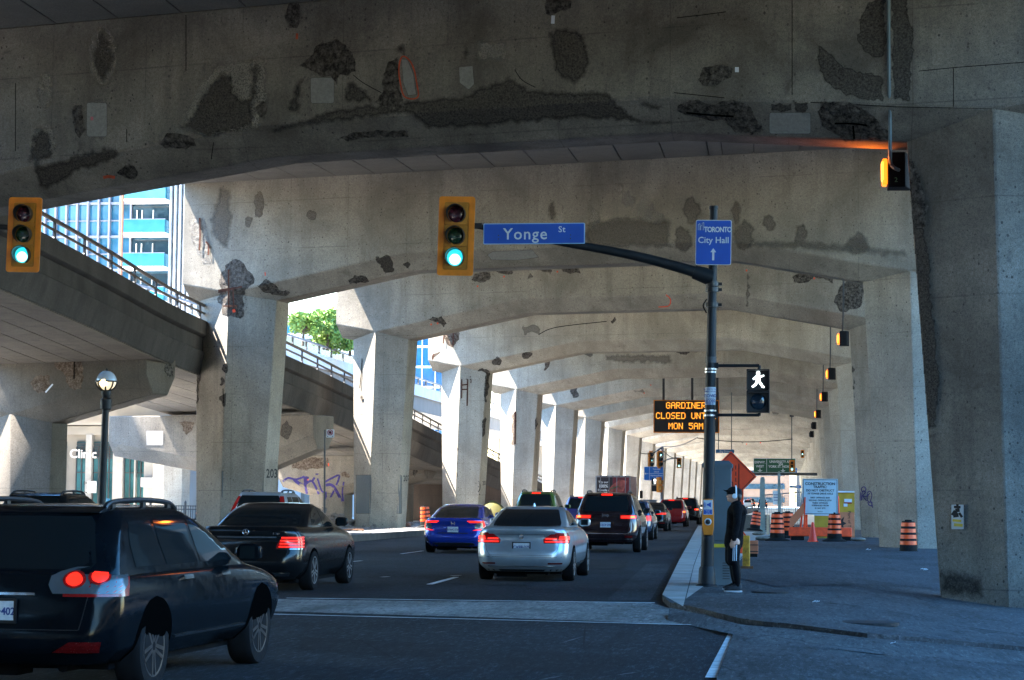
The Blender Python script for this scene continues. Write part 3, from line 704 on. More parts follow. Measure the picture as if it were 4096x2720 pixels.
# ---------------------------------------------------------------- vehicles
def crom(a, b, c, d, t): return .5*((2*b) + (c-a)*t + (2*a-5*b+4*c-d)*t*t + (3*b-a-3*c+d)*t**3)
class Shell:
    """a car shell as a stack of plan outlines: key rows are (z, half width, y rear, y front, rear corner radius, front corner radius, rear bow)"""
    def __init__(s, keys, taper=.05):
        s.k = keys; s.tp = taper; s.cache = {}
        s.z0, s.z1 = keys[0][0], keys[-1][0]
    def row(s, z):
        k = s.k; z = max(s.z0, min(s.z1, z))
        for i in range(len(k)-1):
            if z <= k[i+1][0]: break
        t = (z-k[i][0])/(k[i+1][0]-k[i][0]); a, b, c, d = k[max(i-1,0)], k[i], k[i+1], k[min(i+2,len(k)-1)]
        return [crom(a[j], b[j], c[j], d[j], t) if .0 < t < 1 else (b[j] if t <= 0 else c[j]) for j in range(1, 7)]
    def half(s, z):
        key = round(z, 4)
        if key in s.cache: return s.cache[key]
        w, yr, yf, rr, rf, bow = s.row(z); rr = min(rr, w*.95); rf = min(rf, w*.95); ym, L = (yr+yf)/2, yf-yr
        pts = []
        for i in range(8): pts.append(((w-rr)*i/8, yr))
        for i in range(9): a = -math.pi/2 + i/8*math.pi/2; pts.append((w-rr+rr*math.cos(a), yr+rr+rr*math.sin(a)))
        for i in range(1, 16): pts.append((w, yr+rr+(L-rr-rf)*i/16))
        for i in range(9): a = i/8*math.pi/2; pts.append((w-rf+rf*math.cos(a), yf-rf+rf*math.sin(a)))
        for i in range(1, 7): pts.append(((w-rf)*(1-i/6), yf))
        out = []
        for x, y in pts:
            u = (y-ym)/(L/2); x2 = x*(1 - s.tp*abs(u)**3); f = max(0.0, -u)
            y2 = y - bow*(1-(x/w)**2)*f**2 + (bow*1.6*(1-(x/w)**2)*max(0,u)**3 if bow else 0)
            out.append(Vector((x2, y2, z)))
        L_ = [0.0]
        for a, b in zip(out, out[1:]): L_.append(L_[-1] + (b-a).length)
        s.cache[key] = (out, L_); return s.cache[key]
    def P(s, z, q):
        sg = 1 if q >= 0 else -1; q = abs(q); pts, L = s.half(z); q = min(q, L[-1])
        for i in range(len(L)-1):
            if q <= L[i+1]: break
        t = (q-L[i])/max(1e-6, L[i+1]-L[i]); p = pts[i].lerp(pts[i+1], t); return Vector((p.x*sg, p.y, p.z))
    def Nn(s, z, q):
        e = .01; z_ = max(s.z0+e, min(s.z1-e, z)); a = s.P(z_, q+e)-s.P(z_, q-e); b = s.P(z_+e, q)-s.P(z_-e, q)
        n = a.cross(b); return n.normalized() if n.length > 1e-9 else Vector((0,-1,0))
    def sy(s, z, y):
        pts, L = s.half(z)
        for i in range(16, len(pts)-1):
            if pts[i].y <= y <= pts[i+1].y: return L[i] + (L[i+1]-L[i])*(y-pts[i].y)/max(1e-6, pts[i+1].y-pts[i].y)
        return L[16] if y < pts[16].y else L[-8]
    def mesh(s, nz, crown=0.0):
        mb = MB(); rings = []
        for i in range(nz+1):
            z = s.z0 + (s.z1-s.z0)*i/nz; pts, _ = s.half(z)
            rings.append(pts + [Vector((-p.x, p.y, p.z)) for p in pts[-2:0:-1]])
        n = len(rings[0]); top = rings[-1]; c = sum(top, Vector())/n
        for f, dz in ((.93, .35), (.75, .7), (.4, 1.0)):
            rings.append([Vector((c.x+(p.x-c.x)*f, c.y+(p.y-c.y)*f, p.z+crown*dz)) for p in top])
        mb.loft(rings, caps=False)
        b = len(mb.v); mb.v.append(Vector((c.x, c.y, top[0].z+crown))); m0 = (len(rings)-1)*n
        for k in range(n): mb.f.append((m0+k, m0+(k+1) % n, b)); mb.m.append(0)
        mb.f.append(tuple(range(n))[::-1]); mb.m.append(0)
        return mb
    def patch(s, rows, off=.004, nz=5, ns=8, mir=False, mb=None, deep=.012):
        mb = mb or MB(); V = []; rows = sorted(rows)
        z0, z1 = rows[0][0], rows[-1][0]
        for i in range(nz+1):
            z = z0 + (z1-z0)*i/nz
            for (za, a0, a1), (zb, b0, b1) in zip(rows, rows[1:]):
                if z <= zb + 1e-9: break
            t = (z-za)/max(1e-6, zb-za); sa, sb = a0+(b0-a0)*t, a1+(b1-a1)*t
            V.append([(z, sa+(sb-sa)*j/ns) for j in range(ns+1)])
        for sg in ((1, -1) if mir else (1,)):
            g = [[s.P(z, q*sg) + s.Nn(z, q*sg)*off for z, q in r] for r in V]
            vs = [p for r in g for p in r]; n = ns+1
            fs = [(i*n+j, i*n+j+1, (i+1)*n+j+1, (i+1)*n+j) for i in range(nz) for j in range(ns)]
            rim = [(0,j) for j in range(n)] + [(i,ns) for i in range(1,nz+1)] + [(nz,j) for j in range(ns-1,-1,-1)] + [(i,0) for i in range(nz-1,0,-1)]
            b = len(vs)
            for i, j in rim: z, q = V[i][j]; vs.append(g[i][j] - s.Nn(z, q*sg)*(deep+off))
            R = len(rim)
            for k in range(R): i, j = rim[k]; i2, j2 = rim[(k+1) % R]; fs.append((i*n+j, i2*n+j2, b+(k+1) % R, b+k))
            mb.add(vs, fs)
        return mb
M_tyre = plain('tyre_rubber', (.010,.010,.011), .85, var=.3, vs=8, spec=.12)
M_rim = plain('alloy_rim', (.30,.31,.32), .35, .8, var=.2)
M_rimd = plain('dark_rim', (.05,.05,.055), .35, .7, var=.2)
M_well = plain('wheel_well', (.002,.002,.002), .95, var=0, spec=0)
M_glass = glass('car_glass'); M_glass.node_tree.nodes['Principled BSDF'].inputs['Specular IOR Level'].default_value = .22
M_trim = plain('black_trim', (.012,.012,.013), .4, var=.2)
M_chrome = plain('chrome', (.55,.56,.58), .15, 1.0, var=.1)
M_plate = plain('plate_white', (.62,.64,.66), .5, var=.15, vs=20)
M_ink = plain('plate_ink', (.03,.06,.22), .6, var=0)
M_redlens = plain('red_lens', (.30,.008,.008), .12, var=.1, spec=.8)
M_clear = plain('clear_lens', (.07,.085,.095), .12, var=.2, spec=.8)
M_brake = glow('brake_light', (1.0,.020,.008), .20, (.4,.01,.01))
M_brakehot = glow('brake_light_hot', (1.0,.20,.02), .36, (.4,.01,.01))
M_refl = plain('reflector_red', (.10,.003,.003), .2, var=.2, vs=20, spec=.5)
M_emblem = plain('emblem_metal', (.6,.62,.65), .2, 1.0, var=.1)
M_underside = plain('underside', (.005,.005,.006), .9, var=.2, spec=.1)
WHEELS = {}
def wheel(root, loc, r, w, side, rim):
    key = (round(r,3), round(w,3), side, rim.name)
    if key not in WHEELS:
        R = Matrix.Rotation(math.pi/2*side, 3, 'Y')
        ty = MB().lathe([(r*.66,-w*.48),(r*.80,-w*.52),(r*.94,-w*.5),(r*.99,-w*.38),(r,-w*.2),(r,w*.2),(r*.99,w*.38),(r*.94,w*.5),(r*.80,w*.52),(r*.66,w*.48)], n=36, M=R)
        rm = MB().lathe([(r*.70,w*.40),(r*.69,w*.49),(r*.64,w*.48),(r*.60,w*.2),(r*.2,w*.15),(r*.02,w*.16)], n=30, M=R)
        for k in range(5):
            for d in (-.16, .16):
                a = 2*math.pi*k/5; p = R @ Vector((r*.10*math.cos(a+d*3), r*.10*math.sin(a+d*3), w*.42)); q = R @ Vector((r*.66*math.cos(a+d), r*.66*math.sin(a+d), w*.44))
                rm.bar(p, q, r*.085, w*.12, up=R @ Vector((0,0,1)))
        rm.lathe([(r*.17,w*.30),(r*.17,w*.45),(r*.10,w*.47)], n=16, M=R)
        br = MB().lathe([(r*.60,w*.22),(r*.05,w*.22)], n=24, M=R)
        t = obj('wheel', ty, M_tyre, root, smooth=True); obj('rim', rm, rim, t, smooth=True); obj('brake_disc', br, M_well, t)
        WHEELS[key] = t; t.location = loc; return t
    t = WHEELS[key].copy(); COL.objects.link(t); t.parent = root; t.location = loc
    for c in kids(WHEELS[key]): c2 = c.copy(); COL.objects.link(c2); c2.parent = t
    return t
def plate(root, c, txt, w=.31, h=.155, nrm=(0,-1,0), frame=True):
    c = Vector(c); p = obj('license_plate', MB().box(c, (w, .012, h)), M_plate, root)
    m = MB(); plane_text(m, txt, h*.37, c + Vector((0,-.008,-.004)), (1,0,0), (0,0,1), .035, .95)
    obj('number', m, M_ink, p)
    if frame:
        f = MB(); f.box(c+Vector((0,-.002,h/2+.008)), (w+.04,.02,.018)); f.box(c+Vector((0,-.002,-h/2-.010)), (w+.04,.02,.024))
        for s_ in (-1,1): f.box(c+Vector((s_*(w/2+.01),-.002,0)), (.02,.019,h-.002))
        obj('plate_frame', f, M_trim, p)
    return p
def car(name, label, cat, loc, body, cab, paintm, axles, r, W, rim=None, yaw=0.0, winz=None, rearwin=None, sidewin=None, lights=(), crown=.025, seams=(), wells=True, group=None, mirror=True, roofm=None, tw=.225, mirror_at=None):
    root = empty(name, loc, yaw, label, cat, group)
    rim = rim or M_rim
    sb, sc = Shell(body, .045), Shell(cab, .03)
    obj('body', sb.mesh(20, .012), paintm, root, smooth=True, angle=50)
    obj('cabin', sc.mesh(14, crown), roofm or paintm, root, smooth=True, angle=50)
    if rearwin: obj('rear_window', sc.patch(rearwin, .004, 8, 14), M_glass, root, smooth=True)
    for rows in sidewin or []:
        rr = [(z, sc.sy(z, a), sc.sy(z, b)) for z, a, b in rows]
        for sg in (1, -1):
            rs = rr if sg > 0 else [(z, -b, -a) for z, a, b in rr]
            obj('side_window', sc.patch(rs, .004, 6, 8), M_glass, root, smooth=True)
    for nm, mat, sh, rows, mir, off in lights:
        shell = sb if sh == 'b' else sc
        if mir:
            obj(nm, shell.patch(rows, off, 5, 9), mat, root, smooth=True)
            obj(nm, shell.patch([(z, -b, -a) for z, a, b in rows], off, 5, 9), mat, root, smooth=True)
        else: obj(nm, shell.patch(rows, off, 4, 12), mat, root, smooth=True)
    if seams:
        m = MB()
        for rows in seams: sb.patch(rows, .0022, 6, 6, True, m, .004)
        obj('panel_seam', m, M_trim, root)
    if wells:
        ra = r*1.13
        for y in axles:
            rows = [(sb.z0+.005, ra*.98)]
            for i in range(13):
                a = math.pi*(.02+.48*i/12); rows.append((r + ra*math.sin(a), ra*math.cos(a)))
            rw = [(z, sb.sy(z, y-h), sb.sy(z, y+h)) for z, h in rows if z < sb.z1-.02]
            for sg in (1, -1): obj('wheel_arch', sb.patch([(z, a, b) if sg > 0 else (z, -b, -a) for z, a, b in rw], .003, 16, 10, deep=.004), M_well, root)
    for y in axles:
        for sg in (1, -1): wheel(root, (sg*(W/2 - tw*.5 + .006), y, r), r, tw, sg, rim)
    zb = sb.z0; m = MB().box((0, (axles[0]+axles[1])/2, zb-.0), (W*.78, axles[1]-axles[0]+.9, .12)).tube([(.45*W/1.8,.18,zb-.02),(.45*W/1.8,.9,zb-.02)], .045, 8).box((-.25, .5, zb-.03), (.55,.3,.16))
    obj('underbody', m, M_underside, root)
    if mirror:
        my = mirror_at or (cab[0][3]-.45); mz = cab[0][0]+.06
        for sg in (1, -1):
            x0 = sc.row(mz)[0]
            m = MB(); m.loft([[Vector((sg*(x0+.03+dx), my+dy, mz+.07+dz)) for dy, dz in ((-.04*f,-.08*f),(-.04*f,.08*f),(.08*f,.06*f),(.08*f,-.06*f))] for dx, f in ((-.02,.55),(.03,1.0),(.16,1.0),(.21,.7))])
            mo = obj('wing_mirror', m, paintm, root, bevel=.015); obj('mirror_glass', MB().box((sg*(x0+.125), my-.047, mz+.07), (.14,.006,.11)), M_glass, mo)
    root['_'] = 0; del root['_']
    return root, sb, sc
def L2(px, py): return Vector((px, py, 0))
# --- silver sedan in the middle of the picture
SED_B = [(.19,.74,.14,4.42,.28,.5,.06),(.30,.85,.04,4.52,.30,.5,.09),(.42,.895,.0,4.60,.30,.5,.10),(.56,.905,.01,4.62,.28,.5,.10),(.68,.905,.055,4.60,.26,.5,.10),(.80,.895,.085,4.45,.24,.5,.10),(.90,.872,.075,4.1,.22,.45,.10),(.985,.83,.06,3.65,.22,.4,.10),(1.035,.76,.10,3.30,.22,.4,.10)]
SED_C = [(.97,.80,.62,3.45,.22,.35,.06),(1.08,.765,.86,3.2,.22,.35,.06),(1.20,.715,1.12,2.95,.22,.35,.06),(1.32,.655,1.45,2.65,.22,.35,.06),(1.395,.585,1.75,2.35,.25,.35,.05)]
silver = paint('silver_paint', (.44,.52,.58), .6, .30)
seam_bmw = [[(.50,.58,.588),(.58,.66,.668),(.80,.70,.708)], [(.492,-.58,.0+.58),(.500,-.58,.58)]]
SW = [[(1.05,1.28,2.03),(1.20,1.42,2.03),(1.335,1.72,2.03)], [(1.05,2.09,2.85),(1.20,2.09,2.72),(1.335,2.09,2.45)]]
r1, sb1, sc1 = car('sedan', 'silver sedan stopped in the middle lane with its brake lights glowing red', 'car', (-5.02, 40, 0), SED_B, SED_C, silver, (.93,3.74), .325, 1.81,
  rearwin=[(1.045,-.66,.66),(1.10,-.665,.665),(1.34,-.555,.555),(1.355,-.53,.53)], sidewin=SW, mirror_at=2.95,
  lights=[('tail_light', M_redlens, 'b', [(.725,.42,1.02),(.80,.40,1.08),(.88,.52,1.10),(.925,.60,1.06)], True, .006),
          ('brake_lamp', M_brake, 'b', [(.745,.44,.96),(.765,.44,.97)], True, .011), ('brake_lamp', M_brake, 'b', [(.80,.45,.66),(.825,.45,.66)], True, .011), ('brake_lamp', M_brake, 'b', [(.79,.70,1.02),(.86,.72,1.04)], True, .011),
          ('reflector', M_refl, 'b', [(.335,.50,.80),(.362,.50,.81)], True, .006),
          ('bumper_crease', M_trim, 'b', [(.465,-.78,.78),(.472,-.78,.78)], False, .003),
          ('lower_trim', M_trim, 'b', [(.20,-.80,.80),(.235,-.84,.84)], False, .004), ('lower_trim', M_chrome, 'b', [(.292,-.66,.66),(.302,-.66,.66)], False, .005),
          ('plate_recess', silver, 'b', [(.575,-.36,.36),(.76,-.30,.30)], False, .003),
          ('spoiler_lip', silver, 'b', [(.905,-.62,.62),(.925,-.64,.64),(.985,-.62,.62)], False, .03)],
  seams=[[(.50,.60,.607),(.60,.68,.687),(.72,.70,.707)], [(.498,0,.60),(.503,0,.60)], [(.888,0,.60),(.893,0,.60)]])
plate(r1, (0,-.055,.655), 'CXSB·275')
em = MB().lathe([(.045,0),(.042,.012),(.0,.014)], n=24, M=Matrix.Rotation(math.pi/2,3,'X')); em.v = [v + Vector((0,-.055,.845)) for v in em.v]
obj('emblem', em, M_emblem, r1); obj('antenna', MB().loft([[Vector((x*w, 1.95+y, z)) for x,y in ((-1,0),(0,-w*2),(1,0),(0,w*4))] for z,w in ((1.40,.035),(1.45,.02),(1.48,.008))]), silver, r1)
em2 = MB(); plane_text(em2, '320i', .035, (.47,-.02,.86), (1,.12,0), (0,0,1), .02); obj('lettering', em2, M_trim, r1)
# --- black executive sedan on the left
blackp = plain('black_paint', (.005,.006,.007), .16, 0, var=.3, spec=.42)
def sc_keys(keys, sw=1.0, sl=1.0, sz=1.0, dy=0): return [(z*sz, w*sw, yr*sl+dy, yf*sl+dy, rr, rf, bow) for z, w, yr, yf, rr, rf, bow in keys]
EB, EC = sc_keys(SED_B, 1.02, 1.055, 1.03), sc_keys(SED_C, 1.02, 1.055, 1.03)
SWE = [[(z*1.03, a*1.055, b*1.055) for z, a, b in rows] for rows in SW]
r2, sb2, sc2 = car('sedan', 'glossy black sedan stopped at the crossing, right behind the dark sport utility vehicle', 'car', (-8.85, 34.2, 0), EB, EC, blackp, (.99,3.86), .335, 1.85,
  rearwin=[(1.075,-.67,.67),(1.14,-.675,.675),(1.38,-.57,.57),(1.395,-.54,.54)], sidewin=SWE, mirror_at=3.1,
  lights=[('tail_light', M_redlens, 'b', [(.715,.50,1.06),(.80,.52,1.10),(.90,.60,1.10)], True, .006)] +
         [('brake_lamp', M_brake, 'b', [(z,.54+dz,1.04+dz),(z+.022,.545+dz,1.05+dz)], True, .011) for z, dz in ((.73,0),(.78,.01),(.83,.02),(.878,.04))] +
         [('trim_strip', M_chrome, 'b', [(.885,-.50,.50),(.905,-.50,.50)], False, .006), ('trim_strip', M_chrome, 'b', [(.70,.50,1.0),(.708,.5,1.0)], True, .006), ('exhaust_tip', M_chrome, 'b', [(.26,.48,.72),(.31,.46,.74)], True, .006)],
  seams=[[(.52,.62,.627),(.60,.68,.687),(.72,.70,.707)], [(.905,0,.62),(.909,0,.62)]])
em = MB(); RX = Matrix.Rotation(math.pi/2,3,'X')
em.tube([Vector((.05*math.cos(a*math.pi/12), -.06, .975+.05*math.sin(a*math.pi/12))) for a in range(25)], .007, 6)
for a in (90,210,330): em.bar((0,-.06,.975), (.05*math.cos(math.radians(a)),-.06,.975+.05*math.sin(math.radians(a))), .012,.008, up=(0,1,0))
obj('emblem', em, M_emblem, r2)
em2 = MB(); plane_text(em2, 'E 300', .032, (.50,-.02,.955), (1,.12,0), (0,0,1), .02); obj('lettering', em2, M_chrome, r2)
plate(r2, (-.0,-.06,.62), 'BWKT·118')
# --- blue compact sedan with C shaped lamps
bluep = paint('blue_paint', (.008,.045,.40), .3, .2)
CB = [(.20,.72,.10,4.3,.25,.5,.04),(.33,.84,.02,4.5,.26,.5,.07),(.46,.89,.0,4.58,.26,.5,.08),(.60,.90,.03,4.62,.24,.5,.08),(.74,.895,.06,4.55,.24,.5,.08),(.86,.875,.05,4.3,.22,.45,.08),(.96,.84,.02,3.8,.22,.4,.08),(1.01,.76,.10,3.35,.22,.4,.08)]
CC = [(.95,.80,.30,3.55,.22,.35,.05),(1.06,.765,.62,3.3,.22,.35,.05),(1.18,.715,.98,3.05,.22,.35,.05),(1.30,.655,1.38,2.7,.24,.35,.05),(1.375,.585,1.8,2.4,.25,.35,.04)]
r3, sb3, sc3 = car('sedan', 'bright blue compact sedan with C shaped red tail lights beside the orange drum', 'car', (-9.5, 60, 0), CB, CC, bluep, (.92,3.62), .32, 1.80,
  rearwin=[(1.0,-.60,.60),(1.06,-.62,.62),(1.31,-.54,.54),(1.33,-.50,.50)], sidewin=[[(1.03,1.05,1.95),(1.18,1.3,1.95),(1.31,1.65,1.95)],[(1.03,2.01,2.9),(1.18,2.01,2.72),(1.31,2.01,2.45)]], mirror_at=2.95,
  lights=[('tail_light', M_clear, 'b', [(.70,.62,.94),(.80,.62,1.0),(.88,.70,1.0)], True, .005),
          ('brake_lamp', M_brake, 'b', [(.875,.48,.98),(.925,.40,1.0)], True, .012), ('brake_lamp', M_brake, 'b', [(.72,.88,.98),(.80,.93,1.06),(.88,.86,1.02)], True, .012), ('brake_lamp', M_brake, 'b', [(.655,.56,.80),(.70,.74,.98)], True, .012),
          ('reflector', M_refl, 'b', [(.35,.90,.96),(.45,.90,.96)], True, .006), ('vent', M_trim, 'b', [(.34,.68,.88),(.47,.82,.88)], True, .004),
          ('lower_trim', M_chrome, 'b', [(.295,-.58,.58),(.315,-.58,.58)], False, .008), ('diffuser', M_trim, 'b', [(.205,-.66,.66),(.29,-.60,.60)], False, .004),
          ('plate_recess', M_trim, 'b', [(.565,-.42,.42),(.575,-.44,.44),(.59,-.45,.45)], False, .004)],
  seams=[[(.56,.50,.507),(.70,.62,.627)], [(.80,0,.40),(.806,0,.40)]])
plate(r3, (0,-.075,.68), 'BVWC·739', frame=False)
em = MB()
for x in (-.045,.045): em.bar((x*.8,-.065,.80),(x,-.065,.90),.022,.02, up=(0,1,0))
em.bar((-.04,-.065,.85),(.04,-.065,.85),.02,.02, up=(0,1,0)); obj('emblem', em, M_emblem, r3)
# --- dark wagons
def suv(name, label, loc, pm, s=(1,1,1), zl=(.86,.96), lw=(.50,.98), hot=True, tall=False, ptxt=None, r=.36, rails=True, low=True, rim=None, W=1.92, pillar=False, winlow=1.14, roofm=None, group=None, refl=.44, brake=True):
    sw, sl, sz = s
    SB = sc_keys([(.30,.80,.10,4.45,.24,.5,.04),(.42,.91,.02,4.65,.24,.5,.06),(.55,.945,.0,4.75,.24,.5,.06),(.72,.96,.03,4.80,.22,.5,.06),(.90,.955,.05,4.7,.22,.5,.06),(1.02,.935,.07,4.3,.22,.45,.06),(1.10,.90,.09,3.8,.22,.4,.06),(1.14,.85,.13,3.5,.22,.4,.06)], sw, sl, sz)
    SC = sc_keys([(1.08,.90,.09,3.75,.20,.35,.05),(1.22,.865,.17,3.45,.20,.35,.05),(1.38,.815,.28,3.12,.20,.35,.05),(1.54,.765,.42,2.8,.20,.35,.05),(1.66,.70,.52,2.5,.22,.35,.05),(1.70,.64,.62,2.35,.22,.35,.05)], sw, sl, sz)
    f = lambda z: z*sz
    L = []
    if pillar: L += [('tail_light', M_redlens, 'c', [(f(1.12),.70*sw,.90*sw),(f(1.35),.66*sw,.84*sw),(f(1.60),.60*sw,.74*sw)], True, .008), ('tail_light', M_clear, 'b', [(f(.92),.80*sw,1.0*sw),(f(1.06),.80*sw,1.0*sw)], True, .006)]
    else:
        L += [('tail_light', M_redlens, 'b', [(f(zl[0]-.02),lw[0]*sw,lw[1]*sw),(f(zl[1]+.02),lw[0]*sw,(lw[1]+.03)*sw)], True, .006)]
        if brake:
            L += [('brake_lamp', M_brake, 'b', [(f(zl[0]+.01),(lw[0]+.03)*sw,(lw[1]-.04)*sw),(f(zl[1]-.01),(lw[0]+.03)*sw,(lw[1]-.02)*sw)], True, .011)]
            if hot: L += [('brake_lamp', M_brakehot, 'b', [(f(zl[0]+.02),(lw[1]-.24)*sw,(lw[1]-.10)*sw),(f(zl[1]-.02),(lw[1]-.24)*sw,(lw[1]-.10)*sw)], True, .016)]
    if brake: L += [('high_brake_lamp', M_brake, 'c', [(f(1.645),-.17,.17),(f(1.672),-.16,.16)], False, .02)]
    if low: L += [('reflector', M_refl, 'b', [(f(refl),.56*sw,.80*sw),(f(refl+.055),.56*sw,.80*sw)], True, .006), ('lower_trim', M_chrome, 'b', [(f(.385),-.80*sw,.80*sw),(f(.40),-.80*sw,.80*sw)], False, .01), ('step_trim', M_chrome, 'b', [(f(.545),-.52*sw,.52*sw),(f(.556),-.52*sw,.52*sw)], False, .008)]
    root, sb, sc = car(name, label, 'car', loc, SB, SC, pm, (.92*sl, 3.78*sl), r, W*sw, rim=rim, crown=.03,
        rearwin=[(f(winlow),-.70*sw,.70*sw),(f(winlow+.06),-.73*sw,.73*sw),(f(1.58),-.60*sw,.60*sw),(f(1.62),-.56*sw,.56*sw)],
        sidewin=[[(f(1.16),.62*sl,1.25*sl),(f(1.4),.66*sl,1.25*sl),(f(1.58),.78*sl,1.25*sl)],[(f(1.16),1.33*sl,2.10*sl),(f(1.58),1.33*sl,2.10*sl)],[(f(1.16),2.17*sl,3.1*sl),(f(1.4),2.17*sl,2.85*sl),(f(1.58),2.17*sl,2.55*sl)]],
        lights=L, seams=[[(f(.62),.66*sw,.667*sw),(f(1.08),.74*sw,.747*sw)], [(f(.615),0,.66*sw),(f(.622),0,.66*sw)]], mirror_at=3.15*sl, roofm=roofm, group=group)
    if rails:
        for sg in (1, -1):
            x = sg*.60*sw; m = MB().tube(smooth_path([(x,.62*sl,f(1.69)),(x,.80*sl,f(1.755)),(x,1.5*sl,f(1.775)),(x,2.1*sl,f(1.75)),(x,2.3*sl,f(1.68))], 4), .022, 8)
            for y in (.8, 1.5, 2.1): m.box((x, y*sl, f(1.72)), (.03,.07,.08))
            obj('roof_rail', m, M_trim, root, smooth=True)
    obj('spoiler', MB().loft([[Vector((x*sw*w, y, f(z))) for y, z in ((.46*sl,1.655),(.62*sl,1.715),(.72*sl,1.70),(.60*sl,1.65))] for x, w in ((-.62,1),(-.4,1),(.4,1),(.62,1))]), pm, root, bevel=.01)
    if ptxt: plate(root, (0, -.05 if not tall else -.03, f(.80)), ptxt, frame=False)
    return root, sb, sc
plum = paint('plum_black_paint', (.020,.006,.009), .3, .14)
r4, sb4, sc4 = suv('off_road_wagon', 'dark plum sport utility vehicle with glowing brake lights stopped beyond the silver sedan', (-5.41, 63, 0), plum, (1.01,1.0,1.03), zl=(.98,1.07), lw=(.42,.97), ptxt='CECP·295', r=.38, W=1.94, winlow=1.18)
em = MB(); plane_text(em, 'Jeep', .085, (0,-.035,1.115), (1,0,0), (0,0,1), .02); obj('lettering', em, M_emblem, r4)
obj('antenna', MB().tube([(0,.75,1.77),(0,.62,1.93)], [.02,.006], 6), M_trim, r4)
obj('badge', MB().box((.52,.045,.72), (.12,.012,.035)), M_emblem, r4)
navy = plain('navy_black_paint', (.003,.005,.007), .12, 0, var=.3, spec=.13)
r5, sb5, sc5 = suv('crossover', 'large dark crossover with roof rails moving past at the left edge, nearest vehicle of all', (-6.02, 15.75, 0), navy, (1.0,1.0,.855), zl=(.93,1.06), lw=(.52,1.12), ptxt=None, r=.355, W=1.86, hot=False, brake=False, low=False, rim=M_rimd, winlow=1.15)
for sg in (1, -1):
    cl = sb5.patch([(z, a, b) if sg > 0 else (z, -b, -a) for z, a, b in [(.80,.44,.98),(.86,.40,1.10),(.95,.42,1.13),(1.0,.60,1.06)]], .009, 6, 10); lens = obj('tail_lamp_lens', cl, M_clear, r5, smooth=True)
    for s0, z0 in ((.60,.905),(.79,.93)):
        for ri, mt in ((.072, M_redlens), (.052, M_brake)):
            rows = []
            for i in range(9):
                a = math.radians(-80+20*i); h_ = ri*1.25*math.cos(a); zc_ = z0 + ri*.9*math.sin(a); rows.append((zc_, sg*s0-h_, sg*s0+h_))
            obj('brake_lamp', sb5.patch(rows, .014 if mt is M_redlens else .020, 8, 8), mt, lens, smooth=True)
    m = sb5.patch([(.36, .46, .82) if sg > 0 else (.36, -.82, -.46), (.44, .60, .84) if sg > 0 else (.44, -.84, -.60)], .008, 3, 6); obj('reflector', m, M_refl, r5)
for zz, ya, yb in ((.86,1.55,1.78),(.86,2.55,2.78)):
    for sg in (1,-1): obj('door_handle', sb5.patch([(zz, sg*sb5.sy(zz,ya), sg*sb5.sy(zz,yb)), (zz+.03, sg*sb5.sy(zz+.03,ya), sg*sb5.sy(zz+.03,yb))], .03, 2, 6), M_chrome, r5)
for sg in (1,-1): obj('sill_trim', sb5.patch([(.40, sg*sb5.sy(.40,1.4), sg*sb5.sy(.40,3.3)), (.415, sg*sb5.sy(.415,1.4), sg*sb5.sy(.415,3.3))], .014, 2, 8), M_chrome, r5)
obj('tailgate_trim', sb5.patch([(.785,-.30,.30),(.805,-.30,.30)], .012, 2, 8), M_chrome, r5)
r5.rotation_euler = (0, 0, -.05)
pl5 = plate(r5, (.0,-.045,.67), 'BTKH·402', w=.305, h=.15)
for nm in ():
    pass
suv('crossover', 'silver wagon with tall red corner lights, half hidden behind the black sedan', (-14.5, 57, 0), silver, (.93,.95,.985), pillar=True, low=False, r=.34, rim=M_rim, brake=False)
suv('crossover', 'dark vehicle at the left edge, only its roof showing above the moving crossover', (-16.6, 45, 0), blackp, (.95,.95,.93), low=False, r=.34, brake=False)
greenp = paint('olive_paint', (.10,.16,.03), .3, .25)
suv('boxy_wagon', 'olive green boxy wagon with black rear glass between the blue and silver sedans', (-9.55, 80, 0), greenp, (.92,.9,1.08), low=False, r=.34, winlow=1.16, hot=False, zl=(.98,1.10), lw=(.70,.95))
purp = paint('violet_paint', (.03,.03,.16), .3, .25)
suv('crossover', 'violet blue wagon squeezed between the olive wagon and the plum one', (-9.75, 100, 0), purp, (.95,.9,1.0), low=False, r=.34, hot=True, zl=(.86,1.05), lw=(.78,.98))
steel = paint('steel_blue_paint', (.03,.06,.12), .4, .25)
suv('hatchback', 'small steel blue hatchback directly right of the plum vehicle', (-6.15, 83, 0), steel, (.88,.80,.90), low=False, r=.31, rails=False, hot=False, zl=(.84,1.06), lw=(.66,.98))
r, sb, sc = car('sedan', 'black sedan in the right lane between the blue hatchback and the red car', 'car', (-7.1, 108, 0), EB, EC, blackp, (.99,3.86), .335, 1.85,
  rearwin=[(1.075,-.67,.67),(1.14,-.675,.675),(1.38,-.57,.57),(1.395,-.54,.54)], sidewin=SWE,
  lights=[('tail_light', M_brake, 'b', [(.86,.36,1.04),(.93,.60,1.06)], True, .008), ('reflector', M_refl, 'b', [(.40,.55,.9),(.45,.55,.9)], True, .006)])
redp = paint('red_paint', (.30,.008,.012), .2, .2)
suv('crossover', 'red crossover stopped in front of the black sedan in the right lane', (-7.0, 127, 0), redp, (.94,.85,.95), low=False, r=.34, rails=False, zl=(.88,1.0), lw=(.74,.98))
suv('crossover', 'black crossover with lit brake lights, just past the red car near the grey cabinet', (-6.85, 141, 0), blackp, (.98,.9,1.02), low=False, r=.36, zl=(.92,1.02), lw=(.6,.98))
suv('hatchback', 'white car far down the street seen under the orange diamond sign', (-7.5, 385, .3), paint('white_paint', (.7,.7,.7), 0, .3), (.93,.85,.92), low=False, r=.33, rails=False, zl=(.84,.98), lw=(.72,.98))
